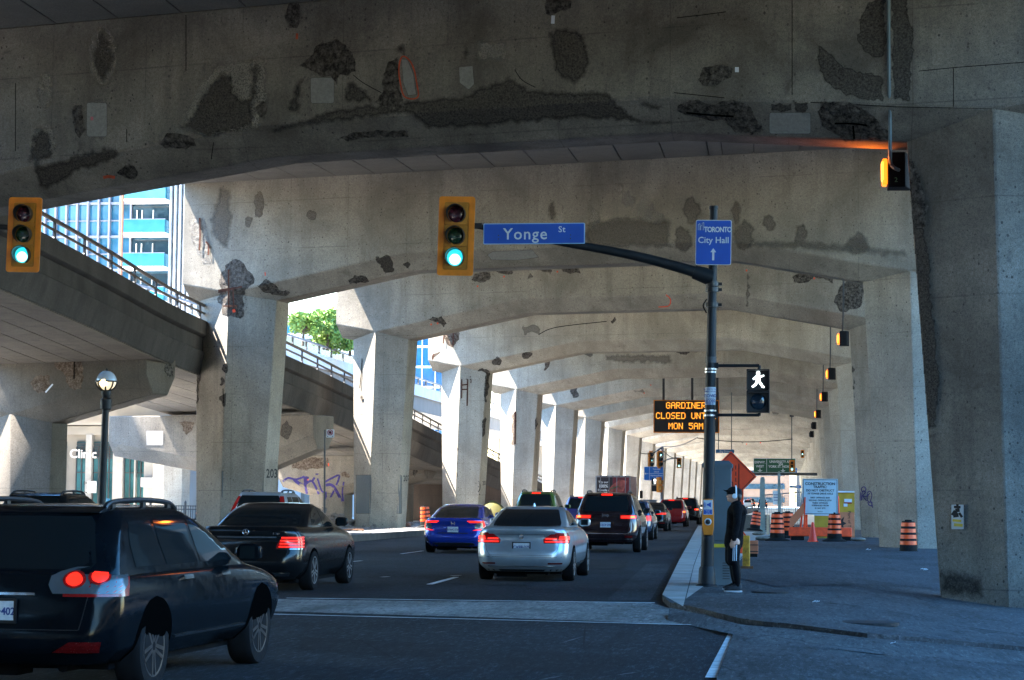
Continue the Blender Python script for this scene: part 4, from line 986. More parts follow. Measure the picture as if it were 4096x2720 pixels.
suv('hatchback', 'dark car far down the street right of the white one', (-5.0, 395, .3), blackp, (.93,.85,.95), low=False, r=.33, rails=False, zl=(.84,.98), lw=(.72,.98))
suv('hatchback', 'dark grey car far away behind the white one', (-7.6, 420, .3), plum, (.95,.85,1.05), low=False, r=.33, rails=False, zl=(.84,.98), lw=(.72,.98))
# --- box truck
tk = empty('box_truck', (-12.7, 154, 0), 0, 'box truck with a dark red food picture on its rear doors, beyond the plum vehicle', 'truck')
M_tred = plain('truck_red', (.16,.012,.02), .4, var=.4, vs=1.2); M_tdark = plain('truck_dark', (.02,.012,.015), .4, var=.4)
def tl(mb, nm, mt, par=tk, **k): return obj(nm, mb, mt, par, **k)
bx = tl(MB().box((0,3.2,2.15), (2.5,6.4,2.3)), 'cargo_box', M_tred, bevel=.03)
tl(MB().box((0,8.0,1.6), (2.3,2.2,2.2)), 'cab', M_white, bevel=.15); tl(MB().box((0,4.0,.85), (1.0,8.6,.22)), 'chassis', M_trim)
fr_ = MB()
for x in (-1.22,1.22): fr_.box((x,-.02,2.15), (.10,.06,2.3))
for z in (1.04,3.27): fr_.box((0,-.025,z), (2.34,.07,.12))
tl(fr_, 'door_frame', M_grey)
for sg in (-1,1): d = tl(MB().box((sg*.6,-.02,2.15), (1.16,.04,2.1)), 'door', M_tdark if sg < 0 else M_tred); obj('lock_bar', MB().tube([(sg*.28,-.06,1.1),(sg*.28,-.06,3.2)], .025, 6).tube([(sg*.9,-.06,1.1),(sg*.9,-.06,3.2)], .025, 6), M_grey, d)
pg = MB(); pg.v = []
tl(MB().add([(-.55,-.046,2.0),(.75,-.046,2.2),(1.05,-.046,2.95),(.5,-.046,3.05),(-.1,-.046,2.6)], [(0,1,2,3,4)]), 'food_picture', plain('roast_red', (.35,.07,.05), .5, var=.7, vs=3.0))
tl(MB().add([(-.3,-.05,2.3),(.35,-.05,2.5),(.5,-.05,2.62),(-.1,-.05,2.44)], [(0,1,2,3)]), 'leaf_picture', plain('herb_green', (.08,.14,.04), .5, var=.5))
tx = MB()
for i, (s_, h) in enumerate([('Try our',.16),('100%',.22),('Canadian',.15),('AAA',.17)]): plane_text(tx, s_, h, (-.70,-.052,2.86-.29*i), (1,0,0), (0,0,1), .03)
tl(tx, 'lettering', M_white)
for i in range(5): tl(MB().box((-.9+i*.45,-.07,3.27), (.09,.03,.05)), 'marker_lamp', M_refl)
for y in (1.6, 8.0):
    for sg in (1,-1): wheel(tk, (sg*1.05,y,.48), .48, .3, sg, M_rim)
for sg in (1,-1): tl(MB().box((sg*1.45,8.6,2.0), (.25,.08,.6)), 'wing_mirror', M_trim, bevel=.02)
tl(MB().box((0,-.05,.62), (2.3,.12,.14)), 'bumper', M_trim)
# ---------------------------------------------------------------- street furniture
def px2(Y):                                                        # world metres of a full pixel at depth Y
    return Y/8500.0
def at(dx, dy, Y): return atY(D(dx), D(dy), Y)
def atf(x, y, Y): return atY(x, y, Y)
M_yel = plain('signal_yellow', (.68,.19,.006), .45, var=.25)
M_yel2 = plain('signal_yellow_dark', (.40,.15,.008), .5, var=.3)
M_lred = plain('dark_red_lens', (.05,.006,.012), .15, var=.2, spec=.8); M_lamb = plain('dark_amber_lens', (.012,.035,.012), .15, var=.2, spec=.8)
M_go = glow('green_signal', (.02,.50,.62), .16, (.1,.4,.4)); M_gow = glow('green_signal_core', (.40,1.0,1.0), .45, (.3,.5,.5))
M_blue = plain('sign_blue', (.008,.07,.36), .45, var=.12); M_swhite = plain('sign_white', (.55,.58,.60), .5, var=.1)
M_pole = plain('pole_black', (.012,.014,.016), .5, 0, var=.5, vs=2.0, spec=.3)
M_cabg = plain('cabinet_grey', (.10,.125,.135), .6, .2, var=.25, vs=1.5)
M_strap = plain('steel_strap', (.55,.56,.58), .3, .9, var=.2)
M_orange = plain('safety_orange', (.88,.07,.010), .55, var=.25, vs=6); M_oglow = M_orange
M_rub = plain('black_rubber', (.006,.006,.006), .8, var=.4, vs=6, spec=.2)
def lens_disc(c, r, n=(0,-1,0), dome=.25):
    m = MB(); R = Vector((0,0,1)).rotation_difference(Vector(n)).to_matrix()
    m.lathe([(r, 0), (r*.9, r*dome*.45), (r*.6, r*dome*.8), (r*.25, r*dome)], c, 24, M=R); return m
def rrect(w, h, r, n=5):
    out = []
    for cx, cy, a0 in ((w/2-r, h/2-r, 0), (-w/2+r, h/2-r, 90), (-w/2+r, -h/2+r, 180), (w/2-r, -h/2+r, 270)):
        for i in range(n+1): a = math.radians(a0 + 90*i/n); out.append((cx + r*math.cos(a), cy + r*math.sin(a)))
    return out
def plate3(mb, poly, c, depth, y0=0.0):                            # outline in x/z, front face towards the camera (-Y)
    c = Vector(c); mb.prism([c + Vector((x, y0, z)) for x, z in poly], (0, depth, 0)); return mb
def signal_head(c, label, w=.64, h=1.40, lit=2, lean=0.0, name='traffic_light', rz=0.0, group='traffic lights'):
    root = empty(name, c, rz, label, 'traffic light', group); root.rotation_euler = (0, lean, rz)
    fr = MB(); o_, i_ = rrect(w, h, .05), rrect(w-.20, h-.20, .03)
    n = len(o_)
    for y in (0, .03): fr.v += [Vector((x, y, z)) for x, z in o_] + [Vector((x, y, z)) for x, z in i_]
    for k in range(n):
        k2 = (k+1) % n
        fr.f += [(k, k2, n+k2, n+k), (2*n+k, 3*n+k, 3*n+k2, 2*n+k2), (k, 2*n+k, 2*n+k2, k2), (n+k, n+k2, 3*n+k2, 3*n+k)]; fr.m += [0]*4
    obj('backboard', fr, M_yel, root)
    hs = MB()
    for k in range(3): plate3(hs, rrect(.40, .37, .03), (0, 0, (1-k)*.385), .22, -.02)
    plate3(hs, rrect(w-.18, h-.18, .03), (0, 0, 0), .05, .012)
    obj('housing', hs, M_yel2, root)
    for k in range(3):
        z = (1-k)*.385
        v = MB(); rr = .165
        for R_, y0, y1 in ((rr, -.20, -.02),):
            pr = []
            for i in range(25):
                a = math.radians(-60 + 300*i/24); pr.append((R_*math.cos(a), R_*math.sin(a)))
            n = len(pr)
            for f in (1.0, .94):
                for y in (y1, y0): v.v += [Vector((x*f, y if y == y1 else y + .10*max(0, .35 - zz/R_)*.9, zz*f + z)) for x, zz in pr]
            for i in range(n-1):
                v.f += [(i, i+1, n+i+1, n+i), (2*n+i, 3*n+i, 3*n+i+1, 2*n+i+1), (n+i, n+i+1, 3*n+i+1, 3*n+i)]; v.m += [0]*3
        obj('visor', v, M_trim, root, smooth=True)
        on = (k == lit)
        l = obj('lens', lens_disc((0, -.022, z), .148), (M_go if on and k == 2 else (M_lred if k == 0 else M_lamb)), root, smooth=True)
        if on: obj('glow_core', lens_disc((.0, -.030, z-.02), .115, dome=.33), M_gow, l, smooth=True)
    return root
# --- the signal pole on the corner
YP = og(1630,1352,.09).y
pb = og(1630,1352,.09); ptop = at(1645.5,483,YP)
pole = empty('signal_pole', pb, 0, 'black leaning traffic signal pole with a long mast arm on the street corner', 'pole')
def onpole(dy): f = (ptop.z - at(1640,dy,YP).z)/(ptop.z-pb.z); return ptop.lerp(pb, f)
obj('shaft', MB().tube([pb, pb.lerp(ptop,.3), pb.lerp(ptop,.62), ptop], [.115,.10,.085,.07], 20), M_pole, pole, world=True, smooth=True)
obj('cap', MB().tube([ptop-Vector((0,0,.0)), ptop+Vector((0,0,.06))], .08, 16), M_pole, pole, world=True, smooth=True)
bp = pb; bs = MB(); bs.lathe([(.19,0),(.19,.02),(.15,.04),(.14,.30),(.12,.34)], pb, 16); obj('base', bs, M_pole, pole, world=True, smooth=True)
arm_pts = [onpole(640)] + [at(x, y, YP-.05) for x, y in [(1585,622),(1490,596),(1400,577),(1300,560),(1200,541),(1098,521)]]
obj('mast_arm', MB().tube(smooth_path(arm_pts,3), [.105-.06*i/18 for i in range(19)], 14), M_pole, pole, world=True, smooth=True)
obj('arm_sleeve', MB().tube([onpole(641).lerp(arm_pts[1],.05), onpole(641).lerp(arm_pts[1],.75)], [.15,.12], 14), M_pole, pole, world=True, smooth=True)
for dy in (655, 668, 703): c = onpole(dy); obj('collar', MB().tube([c-Vector((0,0,.04)), c+Vector((0,0,.04))], .115, 16).box(c+Vector((.13,0,0)), (.08,.06,.05)), M_trim, pole, world=True, smooth=True)
for dy in (851, 858, 947, 958): c = onpole(dy); obj('strap', MB().tube([c-Vector((0,0,.014)), c+Vector((0,0,.014))], .108, 18), M_strap, pole, world=True, smooth=True)
wr = MB().tube(smooth_path([onpole(690)+Vector((-.09,-.02,0)), onpole(705)+Vector((-.15,-.04,0)), onpole(722)+Vector((-.09,-.05,0))],4), .012, 6); obj('wire', wr, M_rub, pole, world=True)
def wrap(name, dy0, dy1, mat, r=.101, a0=200, a1=340, parent=pole):
    m = MB(); c0, c1 = onpole(dy0), onpole(dy1); n = 10
    for i in range(n+1):
        a = math.radians(a0+(a1-a0)*i/n); o_ = Vector((r*math.cos(a), r*math.sin(a), 0)); m.v += [c0+o_, c1+o_]
        if i: m.f.append((2*i-2, 2*i-1, 2*i+1, 2*i)); m.m.append(0)
    return obj(name, m, mat, parent, world=True, smooth=True)
wrap('tape', 823, 837, M_dgrey)
po_ = wrap('notice', 893, 934, M_swhite, .1015, 205, 335)
tx = MB()
for dy, s_, h in ((898,'NOTICE TO THE',.022),(903,'PUBLIC OF ALL',.022),(913,'COVID',.05),(920,'on the following',.018),(925,'HD202',.045),(931,'Bill-1',.045)):
    c = onpole(dy); plane_text(tx, s_, h, c+Vector((.0,-.105,0)), (1,0,0), (0,0,1), .03)
obj('lettering', tx, M_ink, po_, world=True)
# push button
c = onpole(1180); pbx = empty('push_button', c+Vector((0,-.13,0)), 0, 'yellow pedestrian push button with a blue and white speaker panel on the pole', 'push button')
obj('housing', MB().loft([[Vector((x*w, y, z)) for x, y in ((-1,0),(1,0),(1,.06),(-1,.06))] for z, w in ((-.40,.075),(-.26,.10),(-.02,.10),(.20,.085),(.22,.075))]), M_yel, pbx, bevel=.012)
pn = obj('panel', MB().box((0,-.004,.075), (.155,.012,.25)), M_swhite, pbx)
obj('text_field', MB().box((0,-.012,.0), (.14,.006,.08)), M_blue, pn)
ic = MB(); ic.prism([(-.0,-.013,.105),(-.0,-.013,.135),(.05,-.013,.165),(.05,-.013,.075)], (0,.004,0)); ic.box((-.005,-.012,.12), (.03,.004,.03))
for r_ in (.03,.045,.06):
    p_ = [Vector((-.012-r_*math.cos(math.radians(a)), -.013, .12+r_*math.sin(math.radians(a)))) for a in range(-50,51,20)]; ic.tube(p_, .004, 5)
obj('speaker_icon', ic, M_blue, pn)
t_ = MB()
for i, s_ in enumerate(['Button for','Audible','Signal Only']): plane_text(t_, s_, .013, (0,-.016,.025-.024*i), (1,0,0), (0,0,1), .02)
obj('lettering', t_, M_swhite, pn)
obj('button_ring', lens_disc((0,-.006,-.17), .062, dome=.2), M_swhite, pbx, smooth=True); obj('button', lens_disc((0,-.012,-.17), .045, dome=.35), M_trim, pbx, smooth=True)
# main head
hc = at(1051.5,544,YP-.12)
signal_head(hc, 'lit green traffic light at the end of the mast arm beside the street name sign', lean=math.radians(1.2))
obj('hanger', MB().box(at(1099,521,YP-.05), (.2,.1,.09)), M_trim, pole, world=True)
# street name sign
sc_ = at(1231,538.5,YP-.13); ss = empty('street_name_sign', sc_, 0, 'long blue street name sign reading Yonge St on the mast arm', 'street sign')
ss.rotation_euler = (0, 0, 0)
wS, hS = 238*1.735*px2(YP), 49*1.735*px2(YP)
bd = obj('panel', plate3(MB(), rrect(wS, hS, .02), (0,0,0), .03), plain('sign_edge', (.25,.42,.62), .5, var=.05), ss); obj('face', plate3(MB(), rrect(wS-.03, hS-.03, .015), (0,-.004,0), .01), M_blue, ss)
t_ = MB(); plane_text(t_, 'Yonge', hS*.54, (-wS*.085,-.008,.0), (1,0,0), (0,0,1), .014, 1.12, .98); plane_text(t_, 'St', hS*.28, (wS*.275,-.008,hS*.2), (1,0,0), (0,0,1), .02, 1.1)
obj('lettering', t_, M_swhite, ss)
bl = MB()
for x in (-.35,.36): 
    for z in (-.03,-.09): bl.lathe([(.012,0),(.008,.006)], (x*wS,-.006,z), 8, M=Matrix.Rotation(math.pi/2,3,'X'))
obj('bolt', bl, M_dgrey, ss)
# city hall sign
cc = at(1645,559,YP-.14); cs = empty('direction_sign', cc, 0, 'upright blue sign pointing straight on to City Hall at the top of the signal pole', 'sign')
cs.rotation_euler = (0, math.radians(.8), 0)
wC, hC = 82*1.735*px2(YP), 104*1.735*px2(YP)
obj('panel', plate3(MB(), rrect(wC, hC, .03), (0,0,0), .02), M_swhite, cs); obj('face', plate3(MB(), rrect(wC-.02, hC-.02, .025), (0,-.004,0), .01), M_blue, cs)
t_ = MB(); plane_text(t_, 'TORONTO', .088, (.075,-.008,hC*.29), (1,0,0), (0,0,1), .045, .9, .80); plane_text(t_, 'City Hall', .105, (0,-.008,hC*.055), (1,0,0), (0,0,1), .018, 1.02, .98)
ax = -.0; az = -hC*.27
t_.add([(ax-.018,-.008,az-.10),(ax+.018,-.008,az-.10),(ax+.018,-.008,az+.05),(ax-.018,-.008,az+.05)], [(0,1,2,3)]).add([(ax-.05,-.008,az+.04),(ax+.05,-.008,az+.04),(ax,-.008,az+.11)], [(0,1,2)])
lx = -wC*.36; lz = hC*.27
for x0, x1, z1 in ((-.045,-.015,.10),(-.008,.022,.07),(.022,.05,.12)):
    for (a, b_) in (((x0,0),(x0,z1)),((x0,z1),(x1,z1+.015)),((x1,z1+.015),(x1,0))): t_.bar((lx+a[0],-.008,lz+a[1]), (lx+b_[0],-.008,lz+b_[1]), .008,.004, up=(0,1,0))
obj('lettering', t_, M_swhite, cs)
# pedestrian signal
pc = at(1748,901,YP-.10); ps_ = empty('pedestrian_signal', pc, 0, 'black pedestrian signal showing a lit white walking figure', 'pedestrian signal')
s_ = 1.735*px2(YP); wP, hP = 52*s_, 50*s_
for k, z in enumerate((hP/2, -hP/2)):
    o_ = obj('housing', MB().box((0,.12,z), (wP,.25,hP-.01)), M_trim, ps_, bevel=.01)
    v = MB(); v.box((0,-.06,z+hP/2-.02), (wP,.14,.02)).box((-wP/2+.01,-.06,z-.002), (.02,.139,hP-.045)).box((wP/2-.01,-.06,z-.002), (.02,.139,hP-.045)); obj('visor', v, M_trim, ps_)
M_walk = glow('walk_white', (.85,1,1), .5, (.5,.5,.5))
wm = MB(); zc = hP/2
wm.lathe([(.033,0),(.033,.006)], (0,-.006,zc+.115), 14, M=Matrix.Rotation(math.pi/2,3,'X'))
def limb(a, b_, w): wm.bar((a[0],-.008,zc+a[1]), (b_[0],-.008,zc+b_[1]), w, .006, up=(0,1,0))
for a, b_, w in (((0,.08),(0,-.02),.075),((-.02,.06),(-.085,.01),.032),((.02,.06),(.07,.06),.03),((.07,.065),(.10,.075),.026),((-.01,-.02),(-.05,-.09),.04),((-.05,-.085),(-.10,-.125),.036),((.01,-.02),(.05,-.075),.04),((.05,-.07),(.08,-.125),.036),((.08,-.125),(.105,-.12),.03)): limb(a, b_, w)
obj('walking_figure', wm, M_walk, ps_)
obj('dark_lens', lens_disc((0,-.006,-hP/2), .14, dome=.2), plain('smoke_lens', (.01,.02,.03), .1, var=.2, spec=.9), ps_, smooth=True)
for dy, sg in ((843,1),(957,-1)):
    a = onpole(dy); e = at(1750,dy,YP); m = MB().tube(smooth_path([a, a.lerp(e,.9), e, Vector((e.x, e.y, pc.z+sg*(hP+.0)))], 4), .028, 10); m.box(a+Vector((.10,0,0)), (.06,.12,.10))
    obj('bracket', m, M_pole, ps_, world=True, smooth=True)
# grey cabinet behind the pole
gc = og(1650,1350,.09); gc = Vector((gc.x+.02, YP+.75, gc.z))
cb = empty('traffic_cabinet', gc, 0, 'tall grey metal control cabinet standing right behind the signal pole', 'cabinet')
hB = (at(1650,1062,YP+.5).z - gc.z); wB = 116*px2(YP+.5)
obj('body', MB().box((0,0,hB*.5), (wB*.94,.55,hB-.16)), M_cabg, cb, bevel=.015); obj('hood', MB().loft([[Vector((x*wB*f, y*.62*f, z)) for x, y in ((-.5,-.5),(.5,-.5),(.5,.5),(-.5,.5))] for z, f in ((hB-.12,1.02),(hB-.06,1.03),(hB,.80))]), M_cabg, cb)
obj('plinth', MB().box((0,0,.33), (wB*1.02,.62,.66)), M_cabg, cb, bevel=.01); obj('door', MB().box((.06,-.285,1.45), (wB*.72,.02,1.35)), M_cabg, cb, bevel=.006)
for x_, w_ in ((.16,.12),(-.18,.10)):
    sl = MB()
    for i in range(7): sl.box((x_,-.315,.12+i*.045), (w_,.01,.012))
    obj('louvre', sl, M_trim, cb)
ta = MB().box((.0,-.318,.69), (wB*.98,.008,.06)); ta.bar((-wB*.46,-.318,.69),(-wB*.5,-.318,.33),.05,.006, up=(0,1,0)); obj('caution_tape', ta, plain('tape_yellow', (.60,.42,.02), .5, var=.15), cb)
# --- left hand traffic light with its own pole outside the frame
hl = at(55,541,YP+1.0); signal_head(hl, 'yellow traffic light with lit green lamp at the left edge in front of the ramp', lean=math.radians(1.2))
p2b = Vector((-19.6, YP+1.2, 0)); lp = empty('signal_pole', p2b, 0, 'black signal pole at the far left that holds the left traffic light', 'pole')
obj('shaft', MB().tube([p2b, p2b+Vector((.05,0,7.6))], [.12,.08], 16), M_pole, lp, world=True, smooth=True)
obj('mast_arm', MB().tube([p2b+Vector((.04,0,6.9)), hl+Vector((-.25,.15,.15))], [.09,.05], 12), M_pole, lp, world=True, smooth=True)
# --- globe street lamp
YG = 44.0; gcx = at(245.5,878,YG); lb = Vector((gcx.x-.05, YG, 0.0)); gl = empty('street_lamp', lb, 0, 'lit globe street lamp with a caged round head on a black post', 'street lamp')
rG = 24*1.735*px2(YG); C0 = gcx
obj('post', MB().tube([lb, Vector((lb.x, YG, .9)), C0-Vector((0,0,rG*1.5))], [.10,.085,.07], 16), M_pole, gl, world=True, smooth=True)
obj('base', MB().lathe([(.2,0),(.19,.35),(.12,.5),(.1,.9)], lb, 16), M_pole, gl, world=True, smooth=True)
obj('collar', MB().lathe([(.09,-.62),(.12,-.60),(.12,-.40),(.08,-.36),(.11,-.26),(.10,-.22)], C0, 16), M_pole, gl, world=True, smooth=True)
M_up = plain('clear_dome', (.42,.46,.50), .12, var=.1, spec=.8); M_glb = glow('lamp_glow', (1.0,.80,.48), .10, (.6,.58,.5)); M_core = glow('lamp_core', (1.0,.72,.32), .8)
obj('upper_dome', MB().lathe([(rG*math.cos(a), rG*math.sin(a)) for a in [math.radians(x) for x in range(0,90,9)]]+[(.01,rG)], C0, 24), M_up, gl, world=True, smooth=True)
obj('lower_globe', MB().lathe([(rG*.97*math.cos(a), rG*.97*math.sin(a)) for a in [math.radians(-x) for x in range(0,72,8)]], C0, 24), M_glb, gl, world=True, smooth=True)
obj('bulb', MB().lathe([(.02,-.14),(.075,-.10),(.085,-.05),(.06,.0),(.02,.02)], C0+Vector((0,-rG*.88,-.0)), 16), M_core, gl, world=True, smooth=True)
obj('ring', MB().lathe([(rG*1.02,-.03),(rG*1.12,-.03),(rG*1.14,0),(rG*1.02,.0)], C0, 28), M_pole, gl, world=True, smooth=True)
cg = MB()
for k in range(8):
    a = 2*math.pi*k/8+.2; cg.tube([C0+Vector((rG*1.06*math.cos(t)*math.cos(a), rG*1.06*math.cos(t)*math.sin(a), rG*1.06*math.sin(t))) for t in [math.radians(-x) for x in range(0,76,15)]], .018, 6)
obj('cage', cg, M_pole, gl, world=True, smooth=True); obj('finial', MB().lathe([(.03,rG-.01),(.02,rG+.03),(.004,rG+.06)], C0, 10), M_pole, gl, world=True)
# --- no stopping sign
YN = 80.0; nb = Vector(((1283-3159)*px2(YN), YN, .22)); ntp = atf(1298.7,1719,YN)
ns = empty('parking_sign', nb, 0, 'small white no stopping sign on a thin leaning post by the graffiti pier', 'sign')
obj('post', MB().tube([nb, ntp], .035, 8), M_dgrey, ns, world=True)
sc0 = atf(1321,1734,YN-.06); obj('panel', plate3(MB(), rrect(.31,.31,.03), sc0, .012), M_swhite, ns, world=True)
m = MB(); m.tube([sc0+Vector((.095*math.cos(a*math.pi/10), -.008, .04+.095*math.sin(a*math.pi/10))) for a in range(21)], .014, 6); m.bar(sc0+Vector((-.065,-.008,.105)), sc0+Vector((.065,-.008,-.025)), .02,.01, up=(0,1,0)); obj('ban_ring', m, M_redlens, ns, world=True)
m = MB(); m.lathe([(.058,0),(.058,.006)], sc0+Vector((0,-.004,.04)), 8, M=Matrix.Rotation(math.pi/2,3,'X'))
for sg in (-1,1): m.add([sc0+Vector((sg*.13,-.006,-.115)), sc0+Vector((sg*.08,-.006,-.09)), sc0+Vector((sg*.08,-.006,-.14))], [(0,1,2)])
obj('symbol', m, M_trim, ns, world=True)
# --- drums
def drum_make():
    root = empty('traffic_drum', (0,0,-50))
    prof = [(.275,.10),(.27,.28),(.262,.30),(.255,.48),(.247,.50),(.24,.68),(.232,.70),(.225,.88),(.217,.90),(.205,1.02),(.19,1.04)]
    obj('body', MB().lathe(prof, n=24), M_rub, root, smooth=True)
    st = MB()
    M_tape = plain('drum_tape', (.95,.085,.012), .4, var=.3, vs=5)
    for z0, z1 in ((.30,.42),(.49,.61),(.68,.80),(.87,.99)):
        r0 = .278 - .066*(z0-.1)/.9; r1 = .278 - .066*(z1-.1)/.9; st = MB().lathe([(r0+.004,z0),(r1+.004,z1)], n=24); obj('stripe', st, M_tape, root, smooth=True)
    obj('base', MB().lathe([(.46,0),(.46,.035),(.40,.06),(.31,.10),(.27,.12)], n=24), M_rub, root, smooth=True)
    obj('handle', MB().box((0,0,1.06), (.22,.05,.04)), M_rub, root)
    return root
DR = drum_make()
def gy(px, py, dz): p = ong(px, py, dz); return p
def put(o, loc, label, rz=0, tilt=0.0, group='orange and black traffic drums', sc=1.0):
    o.location = loc; o.rotation_euler = (tilt, 0, rz); o.scale = (sc, sc, sc); tag(o, label, 'drum', group); return o
drums = [((3110-3159)*px2(80), 80, .09, 'orange and black drum just left of the small red cone', 0, 1.0),
 ((3151-3159)*px2(87), 87, .09, 'drum behind and between the cone and the leaning orange board', 0, 1.0),
 ((3334-3159)*px2(80), 80, .09, 'drum in front of the right foot of the white construction board', 0, 1.0),
 ((3021-3159)*px2(93), 93, .30, 'tilted drum by the wire fence, just behind the standing man', .14, .8),
 ((3620-3159)*px2(68), 68, .0, 'dark drum nearest the big right column, plastic rubbish on its top', 0, 1.0),
 ((3660-3159)*px2(75), 75, .0, 'drum second from the big right column, half hidden by the first one', 0, 1.0),
 ((3688-3159)*px2(84), 84, .05, 'sunlit drum in the bright gap beside the big right column', 0, 1.0),
 ((1702-3159)*px2(98), 98, .22, 'tilted drum on the gravel median left of the blue sedan', .08, .95),
 ((766-3159)*px2(112), 112, .30, 'drum by the iron fence, between pale pier and the column numbered 203', 0, 1.0),
 ((440-3159)*px2(100), 100, .35, 'drum at the foot of the globe street lamp', 0, 1.0)]
for i, (x, y, z, lab, tl_, sc) in enumerate(drums):
    o = DR if i == 0 else dup(DR); put(o, (x, y, zg(x,y)+z if z < .2 else z), lab, i*.7, tl_, sc=sc)
# cone
cp = Vector(((3249-3159)*px2(79), 79, .09)); cn = empty('traffic_cone', cp, 0, 'small red traffic cone with a pale collar in front of the orange barrier', 'cone')
obj('body', MB().lathe([(.17,.03),(.11,.30),(.045,.70),(.035,.72)], n=18), plain('cone_red', (.60,.03,.012), .5, var=.15), cn, smooth=True); obj('collar', MB().lathe([(.089,.42),(.068,.54)], n=18), M_swhite, cn, smooth=True); obj('base', MB().box((0,0,.015), (.40,.40,.03)), M_orange, cn)
# barrier with construction board
YB = 82.0; bc = Vector(((3278-3159)*px2(YB), YB, .09)); br = empty('barrier', bc, 0, 'low red orange plastic barrier lying under the white construction board', 'barrier')
wb_ = 246*px2(YB); hb0 = .16; 
obj('trough', MB().loft([[Vector((x, y, z)) for y, z in ((-.28,hb0),(.28,hb0),(.20,hb0+.34),(-.20,hb0+.34))] for x in (-wb_/2, wb_/2)]), M_orange, br, bevel=.03)
for x in (-wb_*.36, wb_*.38): obj('foot', MB().box((x,0,.08), (.5,.5,.16)), M_rub, br)
cbd = empty('construction_board', bc, 0, 'white board with black warning text to construction traffic on an orange stand', 'sign')
wc_, hc_ = 139*px2(YB), 141*px2(YB); zc_ = atf(3278,1987,YB).z - bc.z
obj('panel', plate3(MB(), rrect(wc_, hc_, .02), (0,-.02,zc_), .03), plain('board_blue_white', (.46,.60,.66), .5, var=.08), cbd)
e_ = MB()
for x in (-1,1): e_.box((x*(wc_/2-.035),-.026,zc_), (.018,.008,hc_-.06))
for z in (-1,1): e_.box((0,-.026,zc_+z*(hc_/2-.035)), (wc_-.09,.008,.018))
obj('border', e_, M_trim, cbd)
t_ = MB(); hz = hc_/141
for s_, y, h, b_ in (('CONSTRUCTION',122,10.5,.04),('TRAFFIC:',109.5,9.5,.04),('DO NOT OBSTRUCT',95.5,8.2,.035),('18 YONGE DRIVE AISLE',83,6.8,.035),('FIRST OFFENCE: $500',67,5.6,.035),('SECOND OFFENCE: $750',56.5,5.6,.035),('THIRD OFFENCE:',46,5.6,.035),('SUSPENDED FROM',36,5.6,.035),('81 BAY SITE',25.5,5.6,.035),('EllisDon',12.5,4.2,.02)):
    vs, fs = text2d(s_, h*hz, b_, 1.0); wv = max(v[0] for v in vs)-min(v[0] for v in vs)
    k = min(1.0, wc_*.86/wv); t_.add([(x*k, -.026, zc_-hc_/2+y*hz+z) for x, z in vs], fs)
obj('lettering', t_, M_trim, cbd)
stn = MB(); 
for x in (-wc_*.46, wc_*.5): stn.bar((x-.12,.1,.5),(x,.04,zc_+.1-hc_*.05),.07,.05); stn.bar((x+.05,.1,.5),(x,.04,zc_),.07,.05)
stn.box((-wc_*.40,.1,.75),(.12,.06,.6)); obj('stand', stn, M_orange, cbd)
lbp = MB(); lbp.bar((-1.05,-.35,.62),(-.55,-.35,1.38),.05,.42, up=(0,-1,.2)); ob = tag(obj('barricade_board', MB(), M_orange), None, None); bpy.data.objects.remove(ob)
lbd = empty('barricade_board', bc+Vector((-.83,-.1,.09)), 0, 'slanted pale orange board leaning left of the white construction board', 'barricade')
M_pko = plain('faded_orange', (.52,.16,.07), .6, var=.2)
obj('board', MB().add([(-.32,0,.30),(.22,0,.95),(.22,0,1.36),(-.32,0,.72)], [(0,1,2,3)]), M_pko, lbd, solid=.03); obj('leg', MB().bar((.2,.05,-.05),(.26,.05,1.55),.05,.05).bar((-.28,.05,-.05),(-.2,.05,.8),.05,.05), M_orange, lbd)
# hoarding
YH = 87.0
hd = empty('hoarding', ((3330-3159)*px2(YH), YH, .05), 0, 'yellow site hoarding behind the construction board beside the purple tagged column', 'hoarding')
M_hy = plain('hoarding_yellow', (.42,.24,.015), .7, var=.25, vs=2)
x0, x1 = (3255-3159)*px2(YH), (3412-3159)*px2(YH); z0, z1 = .05, atf(3380,1967,YH).z
obj('panel', MB().box(((x0+x1)/2,YH,(z0+z1)/2), (x1-x0,.08,z1-z0)), M_hy, hd, world=True)
obj('rail', MB().box(((x0+x1)/2,YH-.05,1.02), (x1-x0,.03,.04)).box(((x0+x1)/2,YH-.05,z1), (x1-x0,.1,.06)), M_swhite, hd, world=True)
obj('label_panel', MB().box((atf(3386,0,YH).x,YH-.055,atf(0,1973,YH).z), (.30,.02,.13)), M_swhite, hd, world=True); obj('label_panel', MB().box((atf(3386,0,YH).x,YH-.055,atf(0,1982,YH).z), (.30,.018,.05)), M_redlens, hd, world=True); obj('label_panel', MB().box((atf(3376,0,YH).x,YH-.055,atf(0,1990,YH).z), (.15,.02,.12)), M_swhite, hd, world=True)
bn = obj('banner', MB().box((atf(3382,0,YH-.1).x,YH-.13,.62), (57*px2(YH),.03,1.06)), M_pko, hd, world=True)
t_ = MB(); bx_ = atf(3391,0,YH).x; plane_text(t_, 'Port of Toronto', .13, (bx_,YH-.15,.62), (0,0,-1), (1,0,0), .01, 1.0, .95); ax_ = atf(3366,0,YH).x
t_.add([(ax_-.13,YH-.15,.60),(ax_-.13,YH-.15,.80),(ax_+.05,YH-.15,.98),(ax_-.0,YH-.15,.78),(ax_+.13,YH-.15,.70),(ax_-.0,YH-.15,.62),(ax_+.05,YH-.15,.42)], [(0,1,3),(1,2,3),(0,3,5),(3,4,5),(0,5,6)])
obj('lettering', t_, M_trim, bn, world=True)
bl_ = empty('blue_banner', (atf(3377,0,90).x, 90, 1.5), 0, 'dark blue banner strip above the yellow hoarding', 'banner')
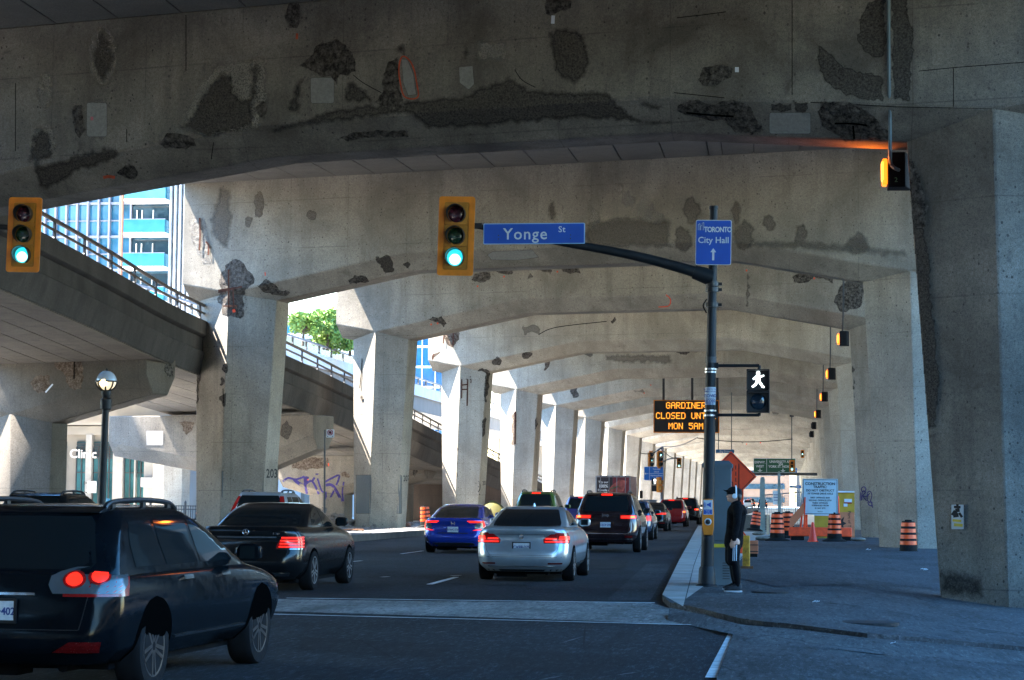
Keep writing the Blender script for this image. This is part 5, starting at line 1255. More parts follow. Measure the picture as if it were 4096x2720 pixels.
obj('panel', MB().box((atf(3377,0,90).x,90,atf(0,1953,90).z), (56*px2(90),.05,23*px2(90))), plain('banner_navy', (.02,.04,.11), .6, var=.2), bl_, world=True); obj('stripe', MB().box((atf(3377,0,90).x,89.96,atf(0,1956,90).z), (44*px2(90),.02,.05)), M_swhite, bl_, world=True); obj('post', MB().box((atf(3352,0,90).x,90.05,.95), (.06,.06,1.8)).box((atf(3402,0,90).x,90.05,.95), (.06,.06,1.8)), M_dgrey, bl_, world=True)
# wire fence
YF = 96.0; wf_ = empty('wire_fence', ((3130-3159)*px2(YF), YF, .08), 0, 'grey wire mesh site fence on posts between the drums and the columns', 'fence')
fx0, fx1 = (3055-3159)*px2(YF), (3206-3159)*px2(YF); fz = atf(0,1955,YF).z
wm = MB(); x = fx0
n_ = int((fx1-fx0)/.09)
for i in range(n_+1): wm.box((fx0+(fx1-fx0)*i/n_, YF, (fz+.1)/2), (.012,.012,fz-.1))
for i in range(int(fz/.12)): wm.box(((fx0+fx1)/2, YF, .12+i*.12), (fx1-fx0,.012,.012))
obj('mesh', wm, M_grey, wf_, world=True)
for x in (fx0, fx0*.55+fx1*.45, fx1): obj('post', MB().tube([(x,YF,.05),(x,YF,fz+.1)], .035, 8), M_grey, wf_, world=True)
obj('rail', MB().tube([(fx0,YF,fz),(fx1,YF,fz+.15)], .025, 8).tube([(fx0,YF,.25),(fx1,YF,.25)], .025, 8), M_grey, wf_, world=True)
for (xa, ya), (xb, yb), w, lab in (((3048,2062),(3050,1908),22,'leaning grey green wrapped post left of the wire fence'),((3117,2035),(3116,1885),12,'slim leaning grey green post sticking up behind the wire fence')):
    p, q = atf(xa,ya,YF-1.5), atf(xb,yb,YF-1.5); p.z = .09
    m = MB(); m.loft([[c + Vector((sx_*w*f*px2(YF)/2, sy_*.06, 0)) for sx_, sy_ in ((-1,-1),(1,-1),(1,1),(-1,1))] for c, f in ((p,1.0),(p.lerp(q,.5),.95),(q-Vector((0,0,.1)),.8),(q,.45))])
    tag(obj('wrapped_post', m, plain('tarp_green', (.20,.25,.235), .8, var=.3)), lab, 'post')
tag(obj('timber_post', MB().box((atf(3071,0,YF-1).x, YF-1, .5), (.12,.1,.95)), plain('raw_timber', (.50,.38,.26), .8, var=.3)), 'short raw timber post at the foot of the wire fence', 'post')
jb = empty('concrete_barrier', (atf(3005,0,104).x, 104, .05), 0, 'tan concrete barrier behind the tilted drum and the standing man', 'barrier')
obj('body', MB().loft([[Vector((x, y, z)) for y, z in ((-.3,0),(.3,0),(.22,.22),(.1,.85),(-.1,.85),(-.22,.22))] for x in (-.9,.9)]), C_ramp, jb, bevel=.02)
fn_ = empty('paper_notice', atf(3103,1990,YF-.1), 0, 'white paper notice tied to the wire fence', 'notice'); obj('sheet', MB().box((0,0,0), (.26,.01,.62)), M_swhite, fn_); obj('lettering', MB().box((0,-.01,.12), (.18,.004,.03)).box((0,-.01,.0), (.18,.004,.03)).box((0,-.01,-.12), (.18,.004,.03)), M_ink, fn_)
for k_, (x_, y_, r_z, lab_) in enumerate(((-1.0,81.3,.3,'grey sandbag beside the left end of the orange barrier'),(2.55,81.2,-.5,'grey sandbag at the right end of the orange barrier'),(-1.35,92.6,.9,'dusty sandbag slumped by the tilted drum'))):
    sb_ = MB(); sb_.loft([[Vector((u*.3, .17*s_*math.cos(a), .075+.075*s_*math.sin(a))) for a in [2*math.pi*q/12 for q in range(12)]] for u, s_ in ((-1,.25),(-.85,.75),(-.4,1),(.3,1.05),(.8,.8),(1,.25))])
    so_b = obj('sandbag', sb_, plain('sandbag_grey', (.16,.145,.12), .95, var=.4, vs=6), smooth=True); so_b.location = (x_, y_, .09); so_b.rotation_euler = (0,0,r_z); tag(so_b, lab_, 'sandbag', 'sandbags')
# orange diamond sign
YD = 60.0; dc = atf(2924,1906,YD); hd_ = 101*px2(YD)
dm = empty('diamond_sign', Vector((atf(2958,0,YD).x, YD, .09)), 0, 'orange diamond road work sign with a lane closure symbol behind the grey cabinet', 'sign')
obj('panel', MB().prism([dc+Vector((0,0,hd_)), dc+Vector((hd_,0,0)), dc-Vector((0,0,hd_)), dc-Vector((hd_,0,0))], (0,.02,0)), plain('diamond_orange', (.95,.065,.012), .45, var=.15), dm, world=True)
m = MB(); k = .92
P_ = [Vector((0,-.006,hd_*k)), Vector((hd_*k,-.006,0)), Vector((0,-.006,-hd_*k)), Vector((-hd_*k,-.006,0))]
for a, b_ in zip(P_, P_[1:]+P_[:1]): m.bar(dc+a, dc+b_, .016,.006, up=(0,1,0))
obj('border', m, M_trim, dm, world=True)
m = MB()
for x in (.22,): m.box(dc+Vector((x,-.006,.0)), (.022,.006,.72))
for z in (-.26,-.09,.08,.25): m.box(dc+Vector((.135,-.006,z)), (.022,.006,.11))
for sg in (-1,1): m.bar(dc+Vector((.05,-.006,sg*.34)), dc+Vector((.05,-.006,sg*.17)), .022,.006, up=(0,1,0)); m.bar(dc+Vector((.05,-.006,sg*.17)), dc+Vector((-.06,-.006,sg*.12)), .022,.006, up=(0,1,0))
m.box(dc+Vector((-.05,-.006,0)), (.10,.006,.12)); m.bar(dc+Vector((-.2,-.006,-.3)), dc+Vector((-.2,-.006,.3)), .022,.006, up=(0,1,0))
obj('lane_symbol', m, M_trim, dm, world=True)
pst = atf(2968,0,YD).x; obj('post', MB().box((pst,YD+.05,1.0), (.10,.06,2.0)).bar((pst,YD-.4,.12),(pst,YD+.05,.9),.06,.04).bar((pst+.0,YD+.05,.75),(pst+.42,YD+.05,.12),.07,.04), M_orange, dm, world=True)
# yellow post and orange box
yb = ong(2985,2275,.09); ypt = empty('bollard', yb, 0, 'chipped yellow steel post directly behind the standing man', 'bollard')
obj('body', MB().box((0,0,.36), (.16,.16,.72)), plain('chipped_yellow', (.50,.26,.015), .6, var=.6, vs=7), ypt, bevel=.02); obj('foot', MB().box((.02,0,.03), (.26,.2,.06)), plain('rust_foot', (.12,.06,.03), .8, var=.4), ypt)
ob_ = ong(3008,2228,.09); obx = empty('barricade_box', ob_, 0, 'small orange box with dark bands on the pavement behind the man', 'box')
obj('body', MB().box((0,0,.26), (.32,.3,.34)), M_pko, obx, bevel=.01); obj('band', MB().box((0,-.152,.32), (.325,.012,.025)).box((0,-.152,.15), (.325,.012,.025)), M_trim, obx); obj('foot', MB().box((0,0,.05), (.28,.25,.09)), M_rub, obx)
# --- message sign hung under the arches
YV = 150.0; vc = atf(2745,1665.5,YV); vm = empty('message_sign', vc, 0, 'black electronic message sign with orange border, reading Gardiner closed until Monday', 'message sign')
wV, hV = 262*px2(YV), 131*px2(YV)
obj('case', MB().box((0,.35,0), (wV,.6,hV)), M_yel, vm); obj('screen', MB().box((0,.03,0), (wV-.14,.06,hV-.14)), plain('screen_black', (.012,.012,.012), .5, var=.2), vm)
FONT = {'G':'01110 10001 10000 10111 10001 10001 01110','A':'01110 10001 10001 11111 10001 10001 10001','R':'11110 10001 10001 11110 10100 10010 10001','D':'11110 10001 10001 10001 10001 10001 11110','I':'11111 00100 00100 00100 00100 00100 11111','N':'10001 11001 11001 10101 10011 10011 10001','E':'11111 10000 10000 11110 10000 10000 11111','C':'01110 10001 10000 10000 10000 10001 01110','L':'10000 10000 10000 10000 10000 10000 11111','O':'01110 10001 10001 10001 10001 10001 01110','S':'01111 10000 10000 01110 00001 00001 11110','U':'10001 10001 10001 10001 10001 10001 01110','T':'11111 00100 00100 00100 00100 00100 00100','M':'10001 11011 10101 10101 10001 10001 10001','5':'11111 10000 11110 00001 00001 10001 01110'}
M_led = glow('amber_led', (1.0,.34,.03), .20, (.3,.1,.01))
dt = MB(); px_ = wV/78
for li, s_ in enumerate(('GARDINER','CLOSED UNTIL','MON 5AM')):
    x = -len(s_)*6*px_/2
    for ch in s_:
        if ch != ' ':
            for r_, row in enumerate(FONT[ch].split()):
                for c_, bit in enumerate(row):
                    if bit == '1': dt.box((x+(c_+.5)*px_, -.005, hV*.335 - li*hV*.315 + (3-r_)*px_*1.1), (px_*.92,.012,px_*1.0))
        x += 6*px_
obj('lettering', dt, M_led, vm)
for dx in (1530,1596,1654): p = at(dx,925,YV+.4); q = at(dx,868,YV+.4); q.z = 10.4; obj('hanger', MB().bar(p, q, .22,.16), M_dgrey, vm, world=True)
# --- small lights and signs at the next crossing
def small_head(x, y, Y, label, lit=2, sc=1.0, rz=0, yel=True): 
    h = signal_head(atf(x,y,Y), label, lit=lit, rz=rz); h.scale = (sc,)*3; return h
YI = 168.0
ip = empty('signal_pole', (atf(2648,0,YI).x, YI, .1), 0, 'grey signal pole with small yellow lights beyond the red truck', 'pole')
a_, b_ = atf(2646,1995,YI), atf(2650,1786,YI); a_.z = .1
obj('shaft', MB().tube([a_, b_], .11, 10), M_grey, ip, world=True); obj('arm', MB().tube(smooth_path([atf(2648,1850,YI), atf(2680,1835,YI), atf(2716,1832,YI)],4), .05, 8).tube([atf(2602,1822,YI), b_], .05, 8), M_grey, ip, world=True)
small_head(2604,1839,YI,'side turned yellow signal left of the grey pole, above the island sign',1,1.0,1.2); small_head(2640,1838,YI-.6,'side turned yellow signal on the grey pole above the island sign',0,1.0,1.0); small_head(2716.5,1852,YI,'small green traffic light hanging right of the island direction sign',2,.58)
isg = empty('direction_sign', atf(2615,1894,YI-.5), 0, 'blue sign with a left arrow to the island and harbourfront', 'sign')
wI, hI = 78*px2(YI), 55*px2(YI)
M_sblue = plain('bright_sign_blue', (.01,.13,.42), .45, var=.08)
obj('panel', MB().box((0,0,0), (wI,.04,hI)), M_sblue, isg)
t_ = MB()
for x, z, w, h in ((0,hI/2-.02,wI,.03),(0,-hI/2+.02,wI,.03),(-wI/2+.02,0,.03,hI),(wI/2-.02,0,.03,hI),(-wI*.22,0,.03,hI),(wI*.14,0,wI*.72,.03)): t_.box((x,-.025,z), (w,.01,h))
for s_, z in (('Toronto',.35),('Island',.15),('Harbourfront',-.15),('Centre',-.37)): plane_text(t_, s_, .12, (wI*.14,-.03,z*hI/1.08), (1,0,0), (0,0,1), .03)
t_.bar((-wI*.45,-.03,-.02),(-wI*.27,-.03,-.02),.035,.01, up=(0,1,0)).add([(-wI*.47,-.03,-.02),(-wI*.39,-.03,.07),(-wI*.39,-.03,-.11)], [(0,1,2)])
obj('lettering', t_, M_swhite, isg)
pw = empty('pedestrian_signal', atf(2620,1939,YI-.4), 0, 'tiny pedestrian signal under the island direction sign', 'pedestrian signal', None)
obj('housing', MB().box((0,0,.26), (.5,.3,.5)).box((0,0,-.27), (.5,.3,.5)), M_trim, pw); obj('walking_figure', MB().lathe([(.10,0),(.05,.02)], (0,-.16,.36), 8, M=Matrix.Rotation(math.pi/2,3,'X')).box((0,-.16,.2), (.12,.02,.22)), M_walk, pw)
yhd = empty('traffic_light', atf(2638,1939,YI-.5), .9, 'yellow back of a signal beside the tiny pedestrian signal', 'traffic light', 'traffic lights'); obj('housing', MB().box((0,0,0), (.42,.3,1.2)), M_yel, yhd, bevel=.04); obj('visor', MB().box((-.1,-.25,.2),(.3,.25,.3)).box((-.1,-.25,-.25),(.3,.25,.3)), M_yel2, yhd)
gcab = empty('utility_cabinet', (atf(2600,0,YI-3).x, YI-3, .1), 0, 'pale grey utility box beside the grey signal pole', 'cabinet'); obj('body', MB().box((0,0,.75), (1.3,.7,1.4)), plain('pale_grey_box', (.36,.39,.42), .6, var=.1), gcab, bevel=.03); obj('label_panel', MB().box((.05,-.36,.85), (.4,.02,.25)), M_yel, gcab); obj('hood', MB().box((0,0,1.48), (1.4,.8,.08)), M_grey, gcab)
YGn = 232.0; gs = empty('highway_sign', atf(3098,1862,YGn), 0, 'large green highway sign to the expressway and university avenue', 'highway sign')
wG, hG = 166*px2(YGn), 57*px2(YGn)
M_green = plain('sign_green', (.004,.075,.035), .5, var=.1); obj('panel', MB().box((0,0,0), (wG,.1,hG)), M_green, gs)
t_ = MB()
for x, z, w, h in ((0,hG/2-.03,wG,.04),(0,-hG/2+.03,wG,.04),(-wG/2+.03,0,.04,hG),(wG/2-.03,0,.04,hG),(-wG*.185,0,.04,hG)): t_.box((x,-.06,z), (w,.02,h))
for s_, x, z in (('EXPWY.',-.345,.22),('WEST',-.345,-.06),('UNIVERSITY AVE',.15,.27),('VIA',.15,.10),('YORK ST. NORTH',.15,-.07)): plane_text(t_, s_, .25, (x*wG,-.065,z*hG), (1,0,0), (0,0,1), .03, 1.0, .92)
for x in (-.345,.20): t_.box((x*wG,-.065,-hG*.30), (.10,.01,.25)).add([(x*wG-.28,-.065,-hG*.34),(x*wG+.28,-.065,-hG*.34),(x*wG,-.065,-hG*.45)], [(0,1,2)])
obj('lettering', t_, M_swhite, gs); obj('gantry', MB().box((0,.3,-.9), (14,.3,.3)).box((-6.6,.3,-3.2), (.35,.3,6.6)).box((6.6,.3,-3.2), (.35,.3,6.6)), M_dgrey, gs)
small_head(3168,1864,205,'small green traffic light hanging in front of the green highway sign',2,.78)
hgr = empty('signal_hanger', atf(3167,1760,205.3), 0, 'thin rod hanging the light in front of the highway sign', 'hanger'); p = atf(3167,1846,205.3); q = atf(3167,1758,205.3); q.z = 9.8; obj('rod', MB().tube([p,q], .05, 6), M_dgrey, hgr, world=True); obj('bracket', MB().box(q, (.4,.3,.3)), M_dgrey, hgr, world=True)
small_head(3210,1816,190,'small amber traffic light beside the right columns near the highway sign',1,.5)
bsn = empty('street_name_sign', atf(2900,1805,160), 0, 'small blue street sign reading Bay Street hanging from two rods', 'street sign')
obj('panel', MB().box((0,0,0), (73*px2(160),.05,13.5*px2(160))), plain('bay_blue', (.02,.12,.24), .5, var=.1), bsn); t_ = MB(); plane_text(t_, 'Bay Street', .135, (0,-.03,0), (1,0,0), (0,0,1), .02); obj('lettering', t_, M_swhite, bsn)
for px_0 in (2874,2926): p = atf(px_0,1799,160.05); q = atf(px_0,1725,160.05); q.z = 9.7; obj('rod', MB().tube([p,q], .035, 6), M_dgrey, bsn, world=True)
for x, y, w, h, Y_, lab in ((3181,1883,14,22,240,'small blue sign hooked at the right end of the highway sign'),(3182,1947,45,11,250,'blue direction strip far down between the fence and construction board'),(3128,1936,12,6,260,'tiny blue sign far down the street above the wire fence')):
    b0 = empty('blue_sign', atf(x,y,Y_), 0, lab, 'sign'); obj('panel', MB().box((0,0,0), (w*px2(Y_),.06,h*px2(Y_))), M_sblue, b0); obj('lettering', MB().box((0,-.04,0), (w*.6*px2(Y_),.01,h*.2*px2(Y_))), M_swhite, b0); p = atf(x,y,Y_+.1); obj('post', MB().tube([(p.x,Y_+.1,0),(p.x,Y_+.1,p.z)], .05, 6), M_grey, b0, world=True)
# wires along the far bents
wrm = MB()
for A_, B_ in ((atf(2650,1786,166),atf(2790,1750,152)),(atf(2790,1752,152),atf(3170,1756,150)),(atf(2560,1812,167),atf(2650,1790,167)),(atf(2650,1800,166.5),atf(2720,1832,166.5))):
    wrm.tube([A_.lerp(B_, t/8) - Vector((0,0,.25*math.sin(math.pi*t/8))) for t in range(9)], .03, 5)
tag(obj('overhead_cable', wrm, M_trim), 'sagging dark cables strung under the far bents near the grey signal pole', 'cable')
# --- amber lamps at the inner faces of the right columns
M_amb = glow('amber_lens', (1.0,.17,.008), .3, (.4,.1,.01)); M_ambc = glow('amber_core', (1.0,.32,.025), .5, (.4,.2,.02))
LN = ['large amber lamp box on the nearest right column, marked with a green 2','amber lamp box at the second right column in line, high above the walking signal','amber lamp box third in line up the row of right columns','amber lamp box fourth in line along the right columns','amber lamp box fifth in line along the right columns','unlit dark lamp box sixth in line along the right columns','unlit dark lamp box seventh and last along the right columns']
LP = [(3592,685,41.6,1.0),(3376,1354,89.5,.9),(3326,1495,114,.9),(3298,1587,139,.9),(3273,1656,164,.9),(3256,1702,189,.9),(3247,1737,214,.9)]
for i, (x, y, Y_, sc) in enumerate(LP):
    c = atf(x,y,Y_); lm = empty('amber_lamp', c, 0, LN[i], 'lamp', 'amber lamps on the right columns')
    obj('case', MB().loft([[Vector((x_*sc, y_*sc, z_*sc)) for x_, y_ in ((-.2,-.22),(.12,-.25),(.24,.1),(.24,.3),(-.2,.3))] for z_ in (-.34,.34)]), M_rub, lm, bevel=.015)
    obj('lens', MB().box((-.26*sc,-.02,-.03), (.10*sc,.42*sc,.50*sc)), M_amb if i < 5 else M_trim, lm, bevel=.03)
    if i < 5: obj('glow_core', MB().box((-.30*sc,-.10,-.02), (.05*sc,.26*sc,.36*sc)), M_ambc, lm, bevel=.015)
    zt_ = BENTS_Z = 11.6 if i == 0 else 10.6
    if i == 0:
        t_ = MB(); plane_text(t_, '2', .09, (-.05,-.245,-.2), (1,-.09,0), (0,0,1), .0); obj('number', t_, plain('stencil_green', (.12,.25,.12), .7), lm)
        ld = bpy.data.lights.new('amber_lamp_light', 'POINT'); ld.energy = 4.5; ld.color = (1,.22,.02); ld.shadow_soft_size = .15
        lo = bpy.data.objects.new('amber_lamp_light', ld); COL.objects.link(lo); lo.location = c + Vector((-.55,0,.10))
# conduit running down the face of the nearest bent to its lamp
cw = [(3553,-60),(3555,150),(3556,330),(3560,470),(3558,600)]
cpts = []
for x, y in cw:
    h = B[1].bvh.ray_cast(CAM, ray(x,y)); cpts.append(h[0] - ray(x,y)*.06 if h[0] is not None else cpts[-1] + Vector((0,0,-.6)))
cpts += [atf(3562,650,41.2), atf(3578,672,41.2), atf(3596,680,41.3)]
tag(obj('conduit', MB().tube(smooth_path(cpts,3), .035, 8), plain('conduit_grey', (.10,.13,.14), .6, .2)), 'grey conduit running down the nearest bent to the large amber lamp', 'conduit')
for i in range(1,5):
    x, y, Y_, sc = LP[i]; c = atf(x-6,y,Y_); h = Vector((c.x-.05, Y_-1.6, 0)); e = B[i+1+1].at(3.0) if (i+2) in B else 9
    m = MB().tube([c+Vector((0,-.1,.3)), Vector((c.x,Y_-.9,c.z+.8)), Vector((c.x,Y_-1.75,10.0)), Vector((c.x,Y_-1.78,13.3))], .035, 6)
    tag(obj('conduit', m, M_dgrey), 'thin dark conduit down the bent to the amber lamp '+['second','third','fourth','fifth'][i-1]+' in line', 'conduit', 'conduits to the amber lamps')
# --- manholes and litter
M_iron = plain('cast_iron', (.018,.019,.02), .7, .2, var=.5, vs=12, bump=.8, bs=25)
for (x, y, r, lab) in ((1998,1436,.38,'large round manhole cover on the near pavement by the big right column'),(1775,1366,.27,'smaller round manhole cover on the pavement right of the man')):
    c = og(x, y, .09); mh = empty('manhole_cover', c, 0, lab, 'manhole cover', 'manhole covers')
    obj('frame', MB().lathe([(r*1.1,-.02),(r*1.1,.012),(r,.012)], n=32), M_iron, mh); obj('lid', MB().lathe([(r*.98,-.02),(r*.98,.016),(r*.3,.018)], n=32), M_iron, mh)
c = og(1758,1459.5,.03); tag(obj('drain_grate', MB().box(c+Vector((0,0,0)), (.75,.5,.03)), M_iron), 'flat dark drain grate at the corner of the crossing', 'drain')
for i, (x, y, w, lab) in enumerate(((1877,1390,.10,'crumpled white paper scrap between the two manhole covers'),(2001,1268.5,.13,'white plastic scrap on the dark asphalt before the purple tagged column'),(2128,1315,.14,'pale paper scrap against the foot of the big right column'),(1888,1241.5,.3,'flat dark scrap on the pavement before the orange barrier'),(2056,1484,.05,'tiny white scrap on the near pavement below the big column'))):
    c = og(x, y, .11); m = MB(); rnd = random.Random(i)
    for k in range(5):
        a = Vector((rnd.uniform(-.5,.5)*w, rnd.uniform(-.8,.8)*w, rnd.uniform(0,.25)*w)); m.add([c+a, c+a+Vector((w*.5,0,w*.12)), c+a+Vector((w*.45,w*.5,w*.2)), c+a+Vector((0,w*.4,.0))], [(0,1,2,3)])
    tag(obj('paper_scrap', m, M_trim if i == 3 else M_swhite, solid=.004), lab, 'litter')
# --- median: tent, rubble, boards
tc = Vector((-16.9, 121, .2)); tn = empty('tent', tc, 0, 'mustard yellow dome tent pitched by the column tagged in black', 'tent')
obj('canopy', MB().lathe([(1.05,0),(1.0,.3),(.82,.7),(.5,1.05),(.15,1.25),(.02,1.28)], n=10), plain('tent_yellow', (.06,.052,.004), .8, var=.25), tn, smooth=True); obj('flap', MB().prism([(-.35,-1.0,.0),(.35,-1.0,.0),(0,-.75,.85)], (0,-.03,0)), M_rub, tn)  # canopy yellow darkened: the shade on the tent is in the colour
rnd = random.Random(4)
def rock(m, c, r):
    k = len(m.v); bm = bmesh.new(); bmesh.ops.create_icosphere(bm, subdivisions=1, radius=r)
    for v in bm.verts: v.co = Vector((v.co.x*rnd.uniform(.7,1.25), v.co.y*rnd.uniform(.7,1.25), v.co.z*rnd.uniform(.5,.95)))
    bm.verts.index_update(); m.add([c+v.co for v in bm.verts], [tuple(v.index for v in f.verts) for f in bm.faces]); bm.free()
rb = MB()
for (xc, yc, n, sx_, sy_, h) in ((-22.0,92,150,1.8,4,.75),(-23.5,104,160,2.2,5,.9),(-17.2,108,90,1.1,4,.45),(-18.2,131,110,1.5,5,.6),(-19.5,98,60,2,4,.4)):
    for i in range(n):
        a, b_ = rnd.gauss(0,.45), rnd.gauss(0,.45); d = math.exp(-(a*a+b_*b_)*1.6); rock(rb, Vector((xc+a*sx_, yc+b_*sy_, .2+h*d*rnd.random())), rnd.uniform(.07,.22))
for i in range(380): rock(rb, Vector((rnd.uniform(-21,-15.5), rnd.uniform(67,125), .23)), rnd.uniform(.02,.06))
tag(obj('rubble', rb, plain('rubble_stone', (.16,.135,.115), .95, var=.5, vs=2, o=False)), 'heaps of grey brown broken stone under the ramp beside the left columns', 'rubble', kind='stuff')
for (x, y, w, rz, c, lab) in ((-17.6,84,1.3,.25,(.30,.15,.08),'rust coloured plank lying at the foot of the column numbered 202'),(-19.0,82,1.6,-.1,(.05,.09,.12),'dark blue sheet lying on the gravel left of the rust plank'),(-20.0,80.5,1.0,.5,(.45,.44,.42),'pale broken slab on the gravel median behind the black sedan')):
    tag(obj('debris_board', MB().box((x,y,.28), (w,.45,.05), rz), plain('debris_%d' % int(c[0]*100), c, .8, var=.3)), lab, 'board')
tb = empty('waste_bin', (atf(468,0,108).x, 108, 0.2), 0, 'blue green waste bin beside the globe lamp in front of the iron fence', 'waste bin'); obj('body', MB().lathe([(.26,0),(.32,.9),(.34,1.0)], n=14), plain('bin_teal', (.04,.12,.13), .6), tb, smooth=True); obj('lid', MB().lathe([(.36,1.0),(.36,1.06),(.2,1.2),(.03,1.24)], n=14), plain('bin_lid', (.05,.15,.16), .6), tb, smooth=True)
# --- bright things in the gap on the right
rp = empty('streetcar', (9.5, 150, 0), 0, 'red and white streetcar glimpsed through the bright gap on the right', 'streetcar')
obj('body', MB().box((10.2,153,1.75), (2.6,14,2.6)), plain('tram_red', (.45,.015,.015), .4, var=.1), rp, world=True, bevel=.1); obj('window_band', MB().box((10.2,145.95,2.35), (2.3,.1,.45)).box((10.2,145.95,.75), (2.3,.1,.2)), M_swhite, rp, world=True); obj('roof', MB().box((10.2,153,3.2), (2.4,13.6,.35)), M_swhite, rp, world=True); obj('windscreen', MB().box((10.2,145.97,3.25), (1.9,.1,.5)), M_dglass, rp, world=True)
wpl = empty('pale_building', (8, 260, 0), 0, 'pale sunlit building filling the bright gap at the right columns', 'building'); obj('wall', MB().box((11,270,14), (5,20,28)), M_white, wpl, world=True); obj('window', MB().box((11,259.9,3.4), (3,.2,1.4)).box((11,259.9,9), (3,.2,1.4)), M_bglass, wpl, world=True)
# --- blocks added around the view to hold back sky and sun
for (x, y, w, d, h, nm, mt, lab) in ((64,0,60,80,11,'shade_block',M_dglass,'unseen low dark block added on the right to hold back sky light'),(40,300,52,400,42,'shade_block',M_dglass,'long dark block added along the right to hold back sky light'),(-66,-15,50,100,24,'shade_block',M_dglass,'unseen dark block added on the left to cast shade near the camera'),(-64,91,36,14,36,'shade_block',M_dglass,'unseen narrow block added on the left to shade a ramp pier'),(-10,-190,160,30,50,'shade_block',M_dglass,'unseen long dark block added behind the camera to dim the light')):
    r_ = empty(nm, (x,y,0), 0, lab, 'office building'); obj('facade', MB().box((x,y,h/2), (w,d,h)), mt, r_, world=True); m = MB()
    for z in range(4, int(h), 4): m.box((x,y,z), (w+.3,d+.3,1.1))
    obj('floor_band', m, plain('floor_band', (.16,.15,.14), .7, var=.2, o=False), r_, world=True)

for (x, y, w, h, c, lab) in ((-30,640,60,26,(.13,.085,.06),'distant brown brick block closing the far end of the street'),(22,655,40,34,(.11,.105,.10),'distant grey block right of the brown brick one at the far end'),(-75,700,40,48,(.08,.10,.11),'distant tall dark block left of the brown brick one')):
    r_ = empty('distant_building', (x,y,0), 0, lab, 'building'); obj('wall', MB().box((x,y+10,h/2), (w,20,h)), plain('far_wall_%d' % int(c[0]*100), c, .9, var=.15, vs=.3, o=False), r_, world=True); m = MB()
    for z in range(2, h, 4): m.box((x,y-.1,z), (w-3,.3,1.5))
    obj('window', m, M_dglass, r_, world=True)
# ---------------------------------------------------------------- the standing man
PY = og(1690,1365,.09); PM = .001526
man = empty('person', (atf(2750+505*.383, 0, PY.y).x, PY.y, PY.z), 0, 'person in dark hooded clothes, black cap and white headphones standing by the signal pole', 'person')
def pq(x, y, d=0.0): return Vector(((x-505)*PM, -d, (1368-y)*PM))   # d > 0 is towards the camera
def skinned(name, nodes, edges, root, mat, parent, sub=2, remesh=0.0, extra=None):
    mb = MB()
    def ball(c, r):
        a, b_ = r if isinstance(r, tuple) else (r, r)
        mb.loft([[c + Vector((a*math.cos(t)*math.cos(u), b_*math.cos(t)*math.sin(u), a*math.sin(t))) for u in [2*math.pi*k/16 for k in range(16)]] for t in [math.radians(q) for q in range(-80, 81, 20)]])
    def tup(r): return r if isinstance(r, tuple) else (r, r)
    for c, r in nodes: ball(c, r)
    for i_, j_ in edges:
        (p_, r0), (q_, r1) = nodes[i_], nodes[j_]; (a0, b0_), (a1, b1_) = tup(r0), tup(r1); rg = []
        d = (q_-p_).normalized(); x = Vector((0,1,0)); x = (x - d*x.dot(d)).normalized(); y = d.cross(x)
        for t in (0,.25,.5,.75,1): c = p_.lerp(q_, t); aa, bb = a0+(a1-a0)*t, b0_+(b1_-b0_)*t; rg.append([c + x*bb*math.cos(u) + y*aa*math.sin(u) for u in [2*math.pi*k/16 for k in range(16)]])
        mb.loft(rg)
    if extra: mb.add(extra.v, extra.f)
    out = obj(name, mb, mat, None, smooth=True, angle=180); remesh = remesh or .01
    if remesh:
        r_ = out.modifiers.new('r', 'REMESH'); r_.mode = 'VOXEL'; r_.voxel_size = remesh; r_.use_smooth_shade = True
        sm = out.modifiers.new('m', 'SMOOTH'); sm.iterations = 4; sm.factor = .5
        dg = bpy.context.evaluated_depsgraph_get(); m3 = bpy.data.meshes.new_from_object(out.evaluated_get(dg)); out.modifiers.clear(); out.data = m3
        for p in m3.polygons: p.use_smooth = True
    out.name = name; out.parent = parent; return out
M_skin = plain('skin', (.55,.30,.21), .55, var=.12, vs=12); M_cloth = plain('black_knit', (.009,.009,.010), .95, var=.5, vs=14, bump=1.0, bs=22, spec=.06); M_short = plain('black_shorts', (.006,.006,.008), .85, var=.4, vs=10, spec=.1, bump=.8, bs=18); M_legg = plain('black_leggings', (.003,.003,.004), .7, var=.3, vs=10, spec=.12)
M_cap = plain('black_cap', (.006,.006,.008), .85, var=.3, vs=10, spec=.2); M_stripe = plain('white_stripe', (.72,.76,.80), .7, var=.05); M_hair = plain('black_hair', (.008,.006,.005), .5, var=.3, vs=20); M_shoe = plain('dark_shoe', (.015,.018,.022), .7, var=.4, vs=15); M_sole = plain('pale_sole', (.42,.43,.44), .8, var=.2)
